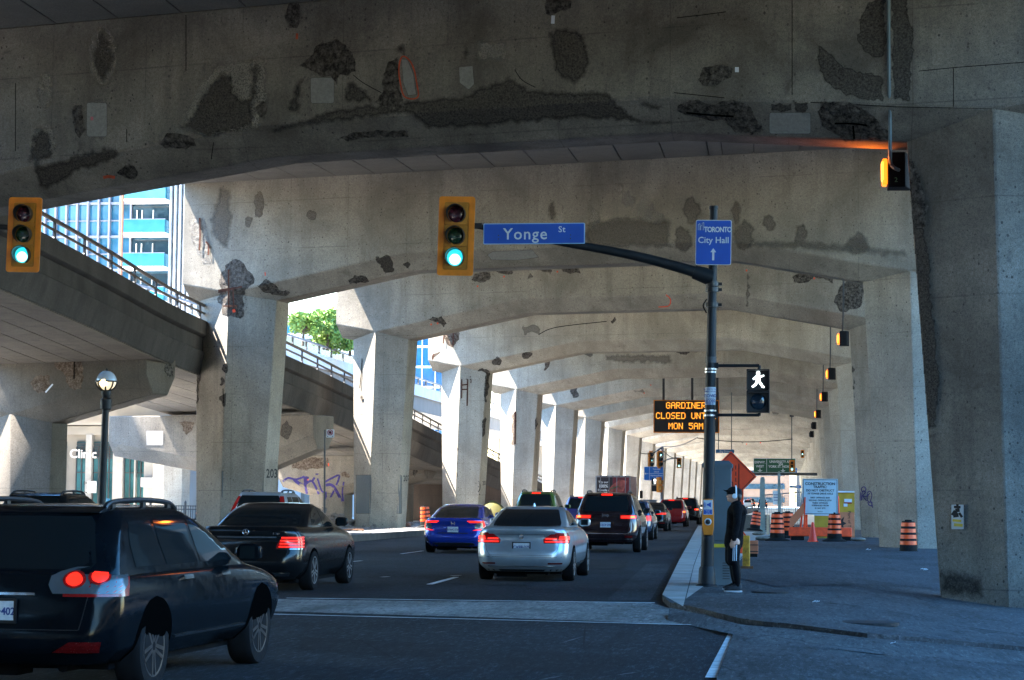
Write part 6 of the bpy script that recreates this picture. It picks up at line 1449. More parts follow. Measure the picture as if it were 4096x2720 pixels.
# skeleton shared by the body and its clothes
pel = pq(490,800); sp1 = pq(498,720); sp2 = pq(510,620); ch = pq(520,530); nk0 = pq(515,445); nk1 = pq(500,405); hd0 = pq(492,370)
def leg(d, dx=0): return [pq(500+dx,840,d*.09), pq(505+dx,1060,d*.085), pq(522+dx,1200,d*.075), pq(532+dx,1300,d*.07), pq(470+dx,1345,d*.07)]
def armj(d, x=0): return [pq(530,478,d*.175), pq(530+x,570,d*.215), pq(525+x,655,d*.225), pq(505+x,760,d*.21), pq(494+x,822,d*.20)]
nd = [(pel,(.13,.115)),(sp1,(.12,.105)),(sp2,(.135,.11)),(ch,(.15,.115)),(nk0,(.075,.07)),(nk1,(.056,.056)),(hd0,(.07,.06))]
ed = [(0,1),(1,2),(2,3),(3,4),(4,5),(5,6)]
for d, dx in ((1,0),(-1,-26)):
    L = leg(d, dx); b0 = len(nd); nd += [(L[0],.085),(L[1],.062),(L[2],.055),(L[3],.038),(L[4],.032)]; ed += [(0,b0)]+[(b0+i,b0+i+1) for i in range(4)]
hands = {}
for d, x in ((1,0),(-1,8)):
    a = armj(d, x); b0 = len(nd); nd += [(a[0],.062),(a[1],.048),(a[2],.042),(a[3],.036),(a[4],.026)]; ed += [(3,b0)]+[(b0+i,b0+i+1) for i in range(4)]; hands[d] = b0+4
# hand: palm, five separate curled fingers, thumb
def hand(d, w):
    def hp(x, y, q=0.0): return Vector((w.x + x*PM, w.y + d*q*PM*-1, w.z - y*PM))
    out = []; W0 = len(nd)-0
    return hp
for d in (1, -1):
    w = nd[hands[d]][0]; hb = hands[d]
    def hp(x, y, q): return Vector((w.x + x*PM, w.y - d*q*PM, w.z - y*PM))
    nd.append((hp(-10,24,0),(.032,.018))); pi_ = len(nd)-1; ed.append((hb, pi_))
    for fx, ln in ((-22,34),(-10,40),(2,38),(14,31)):
        b0 = len(nd); nd += [(hp(fx*.9-4,42,3),.0105),(hp(fx-8,42+ln*.5,0),.0095),(hp(fx-13,42+ln*.85,-10),.0085),(hp(fx-10,42+ln*1.1,-22),.0075)]; ed += [(pi_,b0),(b0,b0+1),(b0+1,b0+2),(b0+2,b0+3)]
    b0 = len(nd); nd += [(hp(-30,20,-4),.013),(hp(-40,38,-10),.0105),(hp(-40,58,-14),.009)]; ed += [(pi_,b0),(b0,b0+1),(b0+1,b0+2)]
# head from horizontal rings with a facial profile (front is -X)
hm = MB(); rings = []
prof = [(425,455,520,.045),(412,428,528,.055),(404,418,536,.062),(396,420,545,.068),(388,416,552,.072),(382,421,556,.074),(374,418,560,.076),(366,409,563,.077),(358,407,565,.078),(350,415,566,.079),(340,421,567,.080),(330,419,567,.081),(315,418,566,.081),(300,422,563,.079),(285,432,556,.072),(272,448,545,.058),(262,470,528,.03)]
for y, xf, xb, hw in prof:
    c = (xf*.42 + xb*.58); R = []
    for k in range(24):
        a = 2*math.pi*k/24; cx_, sy_ = math.cos(a), math.sin(a); rx = (xb-c) if cx_ > 0 else (c-xf)
        sh = abs(cx_)**(1.0 if cx_ > 0 else 1.0); wy = hw*(abs(sy_)**.85)*(1 if sy_ > 0 else -1)
        if cx_ < -.85 and 355 <= y <= 372: pass
        R.append(pq(c + rx*cx_*(1.0 if abs(sy_) < .5 else .97), y) + Vector((0, -wy, 0)))
    rings.append(R)
hm.loft(rings)
for d in (1,-1):
    ear = [(pq(505,345,d*.078)+Vector((0,0,0)))]
    hm.lathe([(.010,-.006),(.026,-.004),(.030,.004),(.020,.010),(.006,.006)], pq(500,362,d*.082), 10, M=Matrix.Rotation(math.pi/2*d,3,'X'))
body = skinned('body', nd, ed, 0, M_skin, man, 2, .0065, hm)
for d in (1,-1): e_ = MB().lathe([(.002,-.010),(.010,-.006),(.012,0),(.010,.006),(.002,.010)], pq(428,345,d*.034), 10); obj('eye', e_, M_hair, man, smooth=True)
br_ = MB()
for d in (1,-1): br_.tube([pq(421,333,d*.018), pq(423,331,d*.034), pq(433,334,d*.052)], .0045, 6)
obj('eyebrow', br_, M_hair, man); obj('lips', MB().tube([pq(421,386,-.018), pq(416,387,0), pq(421,386,.018)], [.003,.006,.003], 6), plain('lips', (.30,.11,.09), .5), man)
hr = MB(); rr_ = []
for y, xf, xb, hw in ((335,478,572,.084),(350,492,574,.084),(368,512,574,.083),(385,524,570,.078),(402,532,560,.066),(412,540,552,.04)):
    c = (xf+xb)/2; rr_.append([pq(c + (xb-xf)/2*math.cos(2*math.pi*k/18), y) + Vector((0, hw*math.sin(2*math.pi*k/18), 0)) for k in range(18)])
hr.loft(rr_); obj('hair', hr, M_hair, man, smooth=True)
# cap with brim
cp_ = MB(); rr_ = []
for y, xf, xb, hw in ((338,412,576,.088),(320,411,577,.089),(300,415,574,.087),(282,424,566,.080),(268,440,552,.066),(258,462,532,.042),(254,485,510,.014)):
    c = xf*.45+xb*.55; rr_.append([pq(c + ((xb-c) if math.cos(a) > 0 else (c-xf))*math.cos(a), y + (0 if math.cos(a) < 0 else 6*math.cos(a))) + Vector((0, hw*math.sin(a), 0)) for a in [2*math.pi*k/22 for k in range(22)]])
cp_.loft(rr_); cap_ = obj('cap', cp_, M_cap, man, smooth=True)
bm_ = MB(); vs = []
for t in range(9):
    u = -1 + t/4; e_ = 1-u*u
    a = pq(430-8*e_, 318, u*.080); b_ = pq(430-52*e_**.6, 300 - (10 if abs(u) > .9 else 0) - 8*e_, u*.074); vs += [a, b_]
bm_.add(vs, [(2*i, 2*i+1, 2*i+3, 2*i+2) for i in range(8)]); obj('brim', bm_, M_cap, cap_, solid=.008, smooth=True)
# headphones
hp_ = MB(); arc = [pq(503 + 14*math.sin(a)*.6, 330 - 0, 0) for a in (0,)]
arc = [Vector((pq(507 + 8*math.cos(a), 0).x, -.098*math.cos(a)*1.0, pq(0, 345).z + .148*math.sin(a))) for a in [math.pi*i/14 for i in range(15)]]
hp_.tube(arc, .013, 8); ph_ = obj('headphones', hp_, M_stripe, man, smooth=True)
for d in (1,-1): obj('ear_cup', MB().lathe([(.012,-.018),(.036,-.014),(.042,0),(.036,.014),(.012,.018)], pq(498,357,d*.095), 14, M=Matrix.Rotation(math.pi/2,3,'X')), M_stripe, ph_, smooth=True)
# clothes grown on the same skeleton
sw = [(pq(492,790),(.150,.140)),(sp1,(.142,.135)),(sp2,(.150,.135)),(ch,(.160,.135)),(nk0,(.090,.085)),(pq(508,425),(.066,.066))]; se = [(0,1),(1,2),(2,3),(3,4),(4,5)]
for d, x in ((1,0),(-1,8)):
    a = armj(d, x); b0 = len(sw); sw += [(a[0],.082),(a[1],.068),(a[2],.062),(a[3],.052),(a[4]+Vector((0,0,.02)),.040)]; se += [(3,b0)]+[(b0+i,b0+i+1) for i in range(4)]
sweater = skinned('sweater', sw, se, 0, M_cloth, man, 2, .010)
hdm = MB(); rr_ = []
for y, xf, xb, hw in ((440,520,588,.09),(465,530,612,.115),(500,545,626,.125),(530,560,630,.115),(560,575,622,.08)):
    c = (xf+xb)/2; rr_.append([pq(c + (xb-xf)/2*math.cos(2*math.pi*k/16), y) + Vector((0, hw*math.sin(2*math.pi*k/16), 0)) for k in range(16)])
hdm.loft(rr_); obj('hood', hdm, M_cloth, sweater, sub=1)
sh = [(pq(490,785),(.150,.14)),(pq(485,850),(.155,.15))]; se = [(0,1)]
for d, dx in ((1,0),(-1,-26)):
    b0 = len(sh); sh += [(pq(492+dx,890,d*.085),(.108,.10)),(pq(488+dx,960,d*.09),(.105,.10)),(pq(484+dx,1030,d*.092),(.100,.098))]; se += [(1,b0),(b0,b0+1),(b0+1,b0+2)]
shorts = skinned('shorts', sh, se, 0, M_short, man, 2, .010)
lg = []; se = []
for d, dx in ((1,0),(-1,-26)):
    L = leg(d, dx); b0 = len(lg); lg += [(L[0]-Vector((0,0,.1)),.088),(L[1],.070),(L[2],.066),(L[3],.044)]; se += [(b0+i,b0+i+1) for i in range(3)]
lg.append((pq(490,850),.09)); se += [(len(lg)-1,0),(len(lg)-1,4)]
skinned('leggings', lg, se, 8, M_legg, man, 2, .010)
# stripes on the shorts: projected on the side that faces the street
sbv = BVHTree.FromPolygons([tuple(v.co) for v in shorts.data.vertices], [tuple(p.vertices) for p in shorts.data.polygons])
for x in (486,504,522):
    m = MB(); prev = None
    for i in range(15):
        y = 868 + i*12; row = []
        for e_ in (-3,3):
            o_ = pq(x+e_-(i*.25), y, .6); h = sbv.ray_cast(o_, Vector((0,1,0)))
            row.append((h[0] + Vector((0,-.006,0))) if h[0] is not None else None)
        if None in row: prev = None; continue
        m.v += row
        if prev is not None: k = len(m.v); m.f.append((k-4,k-3,k-1,k-2)); m.m.append(0)
        prev = row
    if m.f: obj('stripe', m, M_stripe, shorts, fix=False)
# shoes
for d, dx, dy in ((1,0,0),(-1,-18,-16)):
    s_ = MB(); rr_ = []
    for y, xf, xb, hw in ((1350,392,572,.042),(1335,388,576,.048),(1318,410,576,.046),(1303,455,574,.040),(1288,488,568,.038),(1275,495,562,.040)):
        c = (xf+xb)/2; rr_.append([pq(c+dx + (xb-xf)/2*math.copysign(abs(math.cos(a))**.7, math.cos(a)), y+dy, d*.07) + Vector((0, hw*math.sin(a)*(1.0 if math.cos(a) > -.3 else .92), 0)) for a in [2*math.pi*k/20 for k in range(20)]])
    s_.loft(rr_); sh_ = obj('shoe', s_, M_shoe, man, smooth=True)
    so_ = MB(); rr_ = []
    for y, xf, xb in ((1368,392,574),(1360,382,580),(1350,384,580)):
        c = (xf+xb)/2; rr_.append([pq(c+dx + (xb-xf)/2*math.copysign(abs(math.cos(a))**.7, math.cos(a)), y+dy, d*.07) + Vector((0, .050*math.sin(a), 0)) for a in [2*math.pi*k/20 for k in range(20)]])
    so_.loft(rr_); obj('sole', so_, M_sole, sh_, smooth=True)
# ---------------------------------------------------------------- wear, repairs, numbers and graffiti on the concrete
def zz(ox, oy, pts, k=.593): return [(ox + x*k, oy + y*k) for x, y in pts]
def ell(cx, cy, rx, ry, n=22, rot=0.0):
    c, s_ = math.cos(rot), math.sin(rot)
    return [(cx + rx*math.cos(a)*c - ry*math.sin(a)*s_, cy + rx*math.cos(a)*s_ + ry*math.sin(a)*c) for a in [2*math.pi*i/n for i in range(n)]]
def box2(x0, y0, x1, y1, r=12): return [(x0+r,y0),(x1-r,y0),(x1,y0+r),(x1,y1-r),(x1-r,y1),(x0+r,y1),(x0,y1-r),(x0,y0+r)]
def inside(p, poly):
    x, y = p; c = False; n = len(poly); j = n-1
    for i in range(n):
        xi, yi = poly[i]; xj, yj = poly[j]
        if (yi > y) != (yj > y) and x < (xj-xi)*(y-yi)/(yj-yi)+xi: c = not c
        j = i
    return c
def edist(p, poly):
    P = Vector((p[0], p[1])); d = 1e9
    for a, b_ in zip(poly, poly[1:]+poly[:1]):
        A, Bv = Vector(a), Vector(b_); t = max(0, min(1, (P-A).dot(Bv-A)/max(1e-9, (Bv-A).length_squared))); d = min(d, (P-(A+(Bv-A)*t)).length)
    return d
def hit(bv, px, py):
    h = bv.ray_cast(CAM, ray(px, py)); return h[0], h[1]
def soft_mat(name, ca, cb, edge=.5, grit=26, mx=1.0):
    if name in MATS: return MATS[name]
    t = NT(name); t.set(Roughness=.95, Specular_IOR_Level=.1)
    nz = t.noise(grit, detail=5, rough=.8); t.color(t.mix(t.ramp(nz, [(.34, 0.0), (.62, 1.0)]), ca, cb)); t.bump(nz, 1.0, .03)
    at_ = t.n('ShaderNodeAttribute', attribute_name='fade'); n2 = t.noise(5.0, detail=7, rough=.8)
    ad = t.n('ShaderNodeMath', operation='ADD'); t.l(at_.outputs['Fac'], ad.inputs[0])
    m2 = t.n('ShaderNodeMath', operation='MULTIPLY_ADD'); t.l(n2, m2.inputs[0]); m2.inputs[1].default_value = edge*2; m2.inputs[2].default_value = -edge*1.5; t.l(m2.outputs[0], ad.inputs[1])
    al = t.ramp(ad.outputs[0], [(.05, 0.0), (.55, mx)])
    t.l(al, t.b.inputs['Alpha']); MATS[name] = t.m; return t.m
def spall_mat(name, ca=(.022,.018,.016), cb=(.20,.175,.15)):
    if name in MATS: return MATS[name]
    t = NT(name); t.set(Roughness=.95, Specular_IOR_Level=.1)
    nz = t.noise(9, detail=8, rough=.78); vo = t.n('ShaderNodeTexVoronoi', feature='DISTANCE_TO_EDGE'); vo.inputs['Scale'].default_value = 5.0; t.l(t.pos(), vo.inputs['Vector']); cr = t.ramp(vo.outputs['Distance'], [(.0, .55), (.08, 1.0)]); t.color(t.mix(t.mix(1.0, t.ramp(nz, [(.40, 0.0), (.64, 1.0)]), cr, 'MULTIPLY'), ca, cb)); t.bump(nz, 1.0, .12)
    MATS[name] = t.m; return t.m
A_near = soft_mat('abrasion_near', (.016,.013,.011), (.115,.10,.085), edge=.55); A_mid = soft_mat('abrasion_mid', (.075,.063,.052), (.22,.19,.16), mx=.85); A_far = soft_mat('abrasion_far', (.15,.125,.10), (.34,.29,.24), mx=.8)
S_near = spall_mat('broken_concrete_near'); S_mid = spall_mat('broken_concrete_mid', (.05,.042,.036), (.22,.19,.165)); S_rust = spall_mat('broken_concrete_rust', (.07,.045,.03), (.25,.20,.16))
P_near = soft_mat('repair_mortar', (.23,.225,.205), (.32,.31,.285), edge=.1, grit=14, mx=.9)
HALO = soft_mat('faint_halo', (.20,.18,.152), (.40,.365,.31), mx=.55)
M_rust = plain('rust_bar', (.075,.022,.010), .9, var=.5, vs=6, o=False); M_mark = plain('marker_red', (.75,.07,.02), .7, var=.2, o=False); M_orl = plain('spray_orange', (.45,.07,.02), .8, var=.4, vs=8, o=False); M_splash = plain('white_splash', (.6,.62,.66), .8, var=.1)
M_spray = plain('spray_purple', (.035,.022,.13), .85, var=.4, vs=5, o=False); M_sprayk = plain('spray_black', (.015,.015,.018), .85, var=.3, vs=5, o=False); M_stencil = plain('stencil_black', (.02,.02,.02), .9, var=.2)
NSEED = [0]
def patch2(b, poly, kind, cell=4.0, soft=14.0, off=.004, amp=.022, mat=None, name=None, jit=None, parent=None):
    NSEED[0] += 1; sd_ = NSEED[0]*7.3
    if kind == 'S' and jit is None: jit = 6
    if kind in 'AH' and jit is None and name is None: jit = 9
    if jit:                                                        # ragged outline
        q = []
        for (a, b2) in zip(poly, poly[1:]+poly[:1]):
            L = math.dist(a, b2); n = max(1, int(L/9))
            for i in range(n):
                x, y = a[0]+(b2[0]-a[0])*i/n, a[1]+(b2[1]-a[1])*i/n
                q.append((x + jit*(noise.noise(Vector((x*.06, y*.06, sd_)))*1.6), y + jit*(noise.noise(Vector((x*.06, y*.06, sd_+50)))*1.6)))
        poly = q
    x0, x1 = min(p[0] for p in poly), max(p[0] for p in poly); y0, y1 = min(p[1] for p in poly), max(p[1] for p in poly)
    nx, ny = int((x1-x0)/cell)+2, int((y1-y0)/cell)+2
    mb = MB(); idx = {}; fade = []
    ins = [[inside((x0+i*cell, y0+j*cell), poly) for i in range(nx+1)] for j in range(ny+1)]
    def vert(i, j):
        if (i, j) in idx: return idx[(i, j)]
        px, py = x0+i*cell, y0+j*cell; d = edist((px, py), poly)
        if not ins[j][i]:                                          # pull outer corners onto the outline
            best = None
            for a, b2 in zip(poly, poly[1:]+poly[:1]):
                A, Bv = Vector(a), Vector(b2); P = Vector((px,py)); t = max(0, min(1, (P-A).dot(Bv-A)/max(1e-9,(Bv-A).length_squared))); c = A+(Bv-A)*t
                if best is None or (P-c).length < best[0]: best = ((P-c).length, c)
            px, py = best[1]; d = 0.0
        h, n_ = hit(b.bvh, px, py)
        if h is None: idx[(i, j)] = None; return None
        f = min(1.0, d/soft); o_ = off
        if kind == 'S':
            q = h*2.6; o_ = off + f*amp*(.15 + .85*abs(noise.noise(q*1.7)) + .5*max(0, noise.noise(q*5)))
        mb.v.append(h + n_*o_); fade.append(f); idx[(i, j)] = len(mb.v)-1; return idx[(i, j)]
    for j in range(ny):
        for i in range(nx):
            k = ins[j][i]+ins[j][i+1]+ins[j+1][i]+ins[j+1][i+1]
            if k >= 2:
                q = [vert(i,j), vert(i+1,j), vert(i+1,j+1), vert(i,j+1)]
                if None in q: continue
                pts = [mb.v[t] for t in q]
                if max((pts[0]-pts[2]).length, (pts[1]-pts[3]).length) > .9: continue
                mb.f.append(tuple(q)); mb.m.append(0)
    if not mb.f: return None
    o = obj(name or {'S':'broken_patch','A':'abraded_patch','P':'repair_patch','H':'stain_patch'}[kind], mb, mat, parent or b.beam, world=True, smooth=True, fix=False, angle=180)
    at_ = o.data.attributes.new('fade', 'FLOAT', 'POINT')
    at_.data.foreach_set('value', fade)
    return o
def stroke(b, pts, w, mat, name='paint_stroke', parent=None, off=.006, k=5, mb=None):
    pts = [(p.x, p.y) for p in smooth_path([(x, y, 0) for x, y in pts], k)] if k else pts
    vs, fs = stroke2d(pts, w); m = mb or MB(); b0 = len(m.v); ok = []
    for x, y in vs:
        h, n_ = hit(b.bvh, x, y); ok.append(h is not None); m.v.append(h + n_*off if h is not None else Vector())
    for f in fs:
        if all(ok[i] for i in f): m.f.append(tuple(b0+i for i in f)); m.m.append(0)
    if mb is None: return obj(name, m, mat, parent or b.beam, world=True, fix=False)
def decal_text(b, s_, c, h, mat, name, parent, sx=1.0, bold=.03, slope=0.0, rows=None):
    vs, fs = text2d(s_, h, bold); m = MB(); ok = []
    for x, y in vs:
        q, n_ = hit(b.bvh, c[0]+x*sx, c[1]-y+x*slope); ok.append(q is not None); m.v.append(q + n_*.006 if q is not None else Vector())
    m.f = [f for f in fs if all(ok[i] for i in f)]; m.m = [0]*len(m.f)
    return obj(name, m, mat, parent, world=True, fix=False)
def S(b, z, pts, mat=None, **k): return patch2(b, zz(*z, pts), 'S', mat=mat or S_near, **k)
def A(b, z, pts, mat=None, **k): return patch2(b, zz(*z, pts), 'A', mat=mat or A_near, **{**dict(soft=42, cell=6.0), **k})
def Pm(b, z, pts, **k): return patch2(b, zz(*z, pts), 'P', mat=P_near, soft=6, **k)
def Hh(b, z, pts, **k): return patch2(b, zz(*z, pts), 'H', mat=HALO, **{**dict(soft=34, cell=7.0, off=.002), **k})
SCN = S_near
b1, b2, b3, b4, b5, b6 = (B[k] for k in range(1,7)); c1r = b1.cols[1]; c2l = b2.cols[0]; c3l, c3r = b3.cols; c4l = b4.cols[0]; c5l = b5.cols[0]
z0, z1_, z2_, z4, y1_, y2_ = (0,0), (1300,0), (2696,0), (0,700), (1300,900), (2696,900)
# nearest bent
Hh(b1, z0, ell(695,375,125,235)); A(b1, z0, ell(695,375,97,205))
Hh(b1, z0, ell(305,610,88,165)); A(b1, z0, ell(300,590,38,75))
Hh(b1, z0, [(170,1130),(170,930),(240,830),(330,800),(400,870),(410,1040)]); A(b1, z0, [(175,1130),(180,980),(220,880),(290,840),(350,870),(385,950),(388,1090),(300,1120)])
S(b1, z0, [(500,710),(545,705),(565,800),(575,870),(540,940),(510,900),(485,760)])
Hh(b1, z0, box2(560,650,750,960,40)); Pm(b1, z0, box2(582,690,725,925)); stroke(b1, zz(0,0,[(612,800),(630,800)]), 14, plain('marker_pink', (.6,.16,.18), .8), 'paint_mark', k=0)
Hh(b1, z0, [(1160,880),(1230,720),(1330,540),(1420,420),(1520,390),(1660,380),(1740,340),(1830,380),(1840,700),(1770,900),(1400,960)])
A(b1, z0, [(1190,860),(1260,770),(1330,640),(1410,520),(1500,460),(1590,470),(1605,600),(1660,650),(1665,440),(1720,390),(1770,430),(1770,560),(1740,700),(1730,880),(1400,960),(1220,890)])
S(b1, z0, ell(1765,735,38,55))
S(b1, z0, [(2030,440),(2110,370),(2130,300),(2200,290),(2270,260),(2330,300),(2391,380),(2400,480),(2350,510),(2290,500),(2262,565),(2240,510),(2170,520),(2110,480)], amp=.04)
A(b1, z0, [(1900,780),(1960,560),(2050,480),(2092,490),(2062,660),(2050,790)]); Pm(b1, z0, box2(2092,520,2258,700)); A(b1, z0, [(2300,520),(2390,520),(2560,650),(2500,720),(2290,720)])
S(b1, z0, [(1930,60),(1970,-20),(2010,-20),(2035,90),(2005,180),(1945,190),(1925,120)]); stroke(b1, zz(0,0,[(2005,225),(2003,265)]), 9, M_orl, 'paint_mark', k=0)
S(b1, z0, [(1080,960),(1130,900),(1210,895),(1310,930),(1320,980),(1260,1010),(1180,990),(1110,1000)], amp=.035); A(b1, z0, [(1000,1050),(1020,1000),(1100,980),(1130,1010),(1080,1040)])
S(b1, z0, [(790,1165),(850,1110),(910,1120),(940,1170),(900,1215),(840,1200)], amp=.035); stroke(b1, zz(0,0,[(697,1196),(735,1190),(775,1196)]), 12, M_orl, 'paint_mark')
A(b1, z0, [(180,1080),(300,1080),(420,1050),(600,980),(760,960),(830,1000),(850,1080),(760,1100),(650,1160),(540,1180),(430,1260),(300,1320),(240,1280),(200,1150)])
A(b1, z1_, [(-420,860),(0,720),(300,680),(640,640),(900,620),(1250,480),(1420,580),(1900,590),(1960,640),(2100,760),(2361,800),(2361,880),(1700,830),(1100,880),(700,900),(560,800),(0,860),(-400,930)], cell=7)
S(b1, z1_, [(490,385),(505,470),(500,600),(545,755),(430,740),(335,690),(390,620),(385,540),(420,430)], amp=.035); A(b1, z1_, ell(520,335,66,66)); Pm(b1, z1_, [(512,395),(560,400),(600,500),(620,640),(560,650),(525,560)])
stroke(b1, zz(1300,0,[(505,420),(520,385),(545,385),(580,420),(605,480),(620,560),(632,640),(610,665),(565,665),(530,640),(510,560),(500,480),(505,420)]), 6, M_orl, 'spray_loop', off=.012)
A(b1, z1_, ell(950,350,52,90)); Hh(b1, z1_, box2(1000,250,1260,440,20)); Pm(b1, z1_, [(900,450),(1000,440),(1010,570),(970,610),(905,560)])
A(b1, z1_, [(1480,180),(1600,160),(1720,180),(1800,280),(1820,400),(1780,520),(1690,590),(1590,560),(1510,470),(1510,380),(1480,300)], soft=40)
S(b1, z1_, [(1490,-20),(1660,-20),(1660,60),(1600,70),(1530,100),(1480,90)]); stroke(b1, zz(1300,0,[(1540,105),(1537,160)]), 14, M_splash, 'paint_mark', k=0)
S(b1, z1_, [(100,930),(200,890),(400,880),(540,880),(565,920),(450,925),(300,925),(140,950)]); A(b1, z1_, [(2050,740),(2130,650),(2300,690),(2361,760),(2361,780)])
S(b1, z2_, [(165,540),(200,450),(260,450),(340,430),(400,465),(385,520),(310,560),(270,590),(200,575)]); stroke(b1, zz(2696,0,[(412,470),(438,470)]), 20, M_splash, 'paint_mark', k=0)
A(b1, z2_, [(970,295),(1040,330),(1100,390),(1150,450),(1250,480),(1330,475),(1420,520),(1420,690),(1300,680),(1150,650),(1030,580),(975,480),(960,380)], soft=14)
A(b1, z2_, [(1310,-20),(1435,-20),(1440,390),(1340,390),(1260,350),(1225,250),(1250,120)], soft=14); A(b1, z2_, [(1455,-20),(1580,-20),(1600,130),(1630,250),(1620,420),(1600,690),(1470,680)], soft=14)
S(b1, z2_, [(10,740),(60,690),(160,670),(260,715),(330,680),(400,670),(500,700),(560,800),(610,880),(520,905),(410,890),(330,800),(250,820),(180,790),(60,770)], amp=.04)
stroke(b1, zz(2696,0,[(90,745),(250,760),(410,770)]), 7, M_well, 'crack_gap', off=.075); stroke(b1, zz(2696,0,[(1090,815),(1200,815),(1310,828)]), 7, M_well, 'crack_gap', off=.085); stroke(b1, zz(2696,0,[(1215,830),(1222,920)]), 8, M_well, 'crack_gap', off=.085)
Pm(b1, z2_, box2(640,755,925,905)); A(b1, z2_, box2(645,690,800,755), soft=10); A(b1, z2_, box2(806,680,912,760), soft=10)
S(b1, z2_, [(975,740),(1010,690),(1120,680),(1220,700),(1320,760),(1380,830),(1450,890),(1440,945),(1280,945),(1150,955),(1080,900),(1000,850)], amp=.04)
S(b1, z2_, [(1590,1060),(1640,1150),(1690,1280),(1712,1400),(1695,1540),(1600,1540),(1585,1250)], parent=c1r); 
A(b1, y2_, [(1590,0),(1690,0),(1730,200),(1740,430),(1770,700),(1800,1000),(1780,1380),(1650,1380),(1640,1000),(1615,500)], parent=c1r, soft=16)
A(b1, y2_, [(1700,0),(1800,60),(1880,140),(1860,180),(1760,90)], parent=c1r); A(b1, (2696,1820), [(1740,330),(1830,325),(1830,370),(1760,375)], parent=c1r); A(b1, (2696,1820), [(1720,700),(2150,760),(2150,1040),(1720,1000)], parent=c1r, soft=90)
A(b1, y2_, [(1660,1370),(1840,1390),(1830,1440),(1700,1480)], parent=c1r)
for x0_, yy0, x1_, yy1 in ((105,560,105,1020),(855,870,855,960),(1255,100,1255,480),(1440,960,1425,1075)): stroke(b1, zz(0,0,[(x0_,yy0),(x1_,yy1)]), 3, M_well, 'seam', k=0, off=.003)
for pts in ([(20,120),(200,100),(350,80)],[(797,0),(797,640)],[(1650,480),(1900,455),(2361,420)],[(1885,460),(1885,720)],[(0,625),(340,660)],[(920,690),(1500,720),(2180,735)]): stroke(b1, zz(2696,0,pts), 3, M_well, 'seam', k=0, off=.003)
stroke(b1, zz(1300,0,[(190,505),(260,560),(380,625)]), 3, M_well, 'seam', off=.003); stroke(b1, zz(1300,0,[(1280,470),(1330,540),(1420,590)]), 3, M_well, 'seam', off=.003)
# poster on the near column
pv, pp_ = MB(), zz(2696,1820,box2(1872,335,1955,500,2))
po1 = patch2(b1, pp_, 'P', mat=plain('poster_paper', (.42,.47,.50), .7, var=.15), name='poster', parent=c1r, cell=6, jit=None)
mm_ = MB()
for pts, w in (([(1890,350),(1935,352)],10),([(1905,343),(1922,343)],14),([(1913,360),(1915,385)],18),([(1880,385),(1900,400),(1905,420)],22),([(1925,390),(1945,420)],10)): stroke(b1, zz(2696,1820,pts), w, None, mb=mm_, off=.009)
obj('poster_print', mm_, M_sprayk, po1, world=True, fix=False); mm_ = MB()
for pts, w in (([(1880,440),(1940,445)],10),([(1890,470),(1950,475)],12)): stroke(b1, zz(2696,1820,pts), w, None, mb=mm_, off=.009)
obj('poster_print', mm_, plain('poster_yellow', (.55,.42,.05), .7), po1, world=True, fix=False)
# second bent
A(b2, z4, [(1470,60),(1590,70),(1585,420),(1560,560),(1480,500),(1400,440),(1390,320),(1420,200)], A_mid)
S(b2, z4, [(1275,330),(1330,280),(1390,300),(1400,400),(1420,480),(1420,600),(1370,600),(1340,530),(1290,440)], spall_mat('broken_pale', (.16,.14,.12), (.36,.33,.29)))
for pts in ([(1352,290),(1355,400),(1350,510)],[(1395,450),(1412,480),(1410,540)]): stroke(b2, zz(0,700,pts), 7, M_rust, 'rust_bar', off=.06)
for e in ((1748,190,38,98),(1675,320,33,40),(2100,275,34,42)): A(b2, z4, ell(*e), A_mid, soft=7, cell=4)
S(b2, z4, [(1480,700),(1520,610),(1590,565),(1650,600),(1690,660),(1730,700),(1700,740),(1650,770),(1660,800),(1640,830),(1660,940),(1640,1000),(1560,960),(1500,940),(1490,880),(1465,830),(1490,770)], S_mid, amp=.035)
for pts in ([(1550,640),(1545,900)],[(1580,760),(1580,930)],[(1480,780),(1640,755)],[(1520,885),(1600,885)]): stroke(b2, zz(0,700,pts), 6, M_rust, 'rust_bar', off=.10, k=0)
stroke(b2, zz(0,700,[(1570,920),(1590,915)]), 12, M_mark, 'paint_mark', off=.11, k=0); stroke(b2, zz(0,700,[(1788,655),(1790,680)]), 4, M_mark, 'paint_mark', k=0)
S(b2, z4, [(1735,750),(1800,700),(1850,730),(1880,770),(1960,790),(1930,820),(1850,810),(1790,790)], S_near)
S(b2, z4, ell(1525,1305,26,32), S_near, parent=c2l); S(b2, z4, ell(1497,1390,14,30), S_near, parent=c2l); A(b2, z4, [(1480,1518),(1485,1480),(1530,1455),(1575,1480),(1585,1540),(1520,1570),(1485,1560)], A_near, soft=8, cell=4, parent=c2l)
S(b2, z4, [(1322,1290),(1352,1300),(1345,1420),(1335,1560),(1320,1560)], S_near, parent=c2l)
A(b2, y1_, [(330,210),(440,195),(475,300),(450,330),(390,320)], A_near, soft=6, cell=4); A(b2, y1_, ell(560,265,34,24), A_near, soft=6, cell=4); S(b2, y1_, [(155,375),(200,335),(260,340),(300,375),(250,395),(170,400)], S_near)
A(b2, y1_, [(660,180),(740,140),(740,250),(690,260)], A_near); Pm(b2, y1_, [(1090,200),(1130,175),(1400,165),(1450,220),(1300,240),(1120,238)])
for e in ((1530,1420,60,100),(1600,1400,30,70)): A(b2, z1_, ell(*e), A_mid)
for e in ((1815,1470,55,90),(2040,1340,70,70),(2160,1420,80,110),(2230,1500,90,90),(1985,1270,44,62)): Hh(b2, z1_, ell(*e), soft=20)
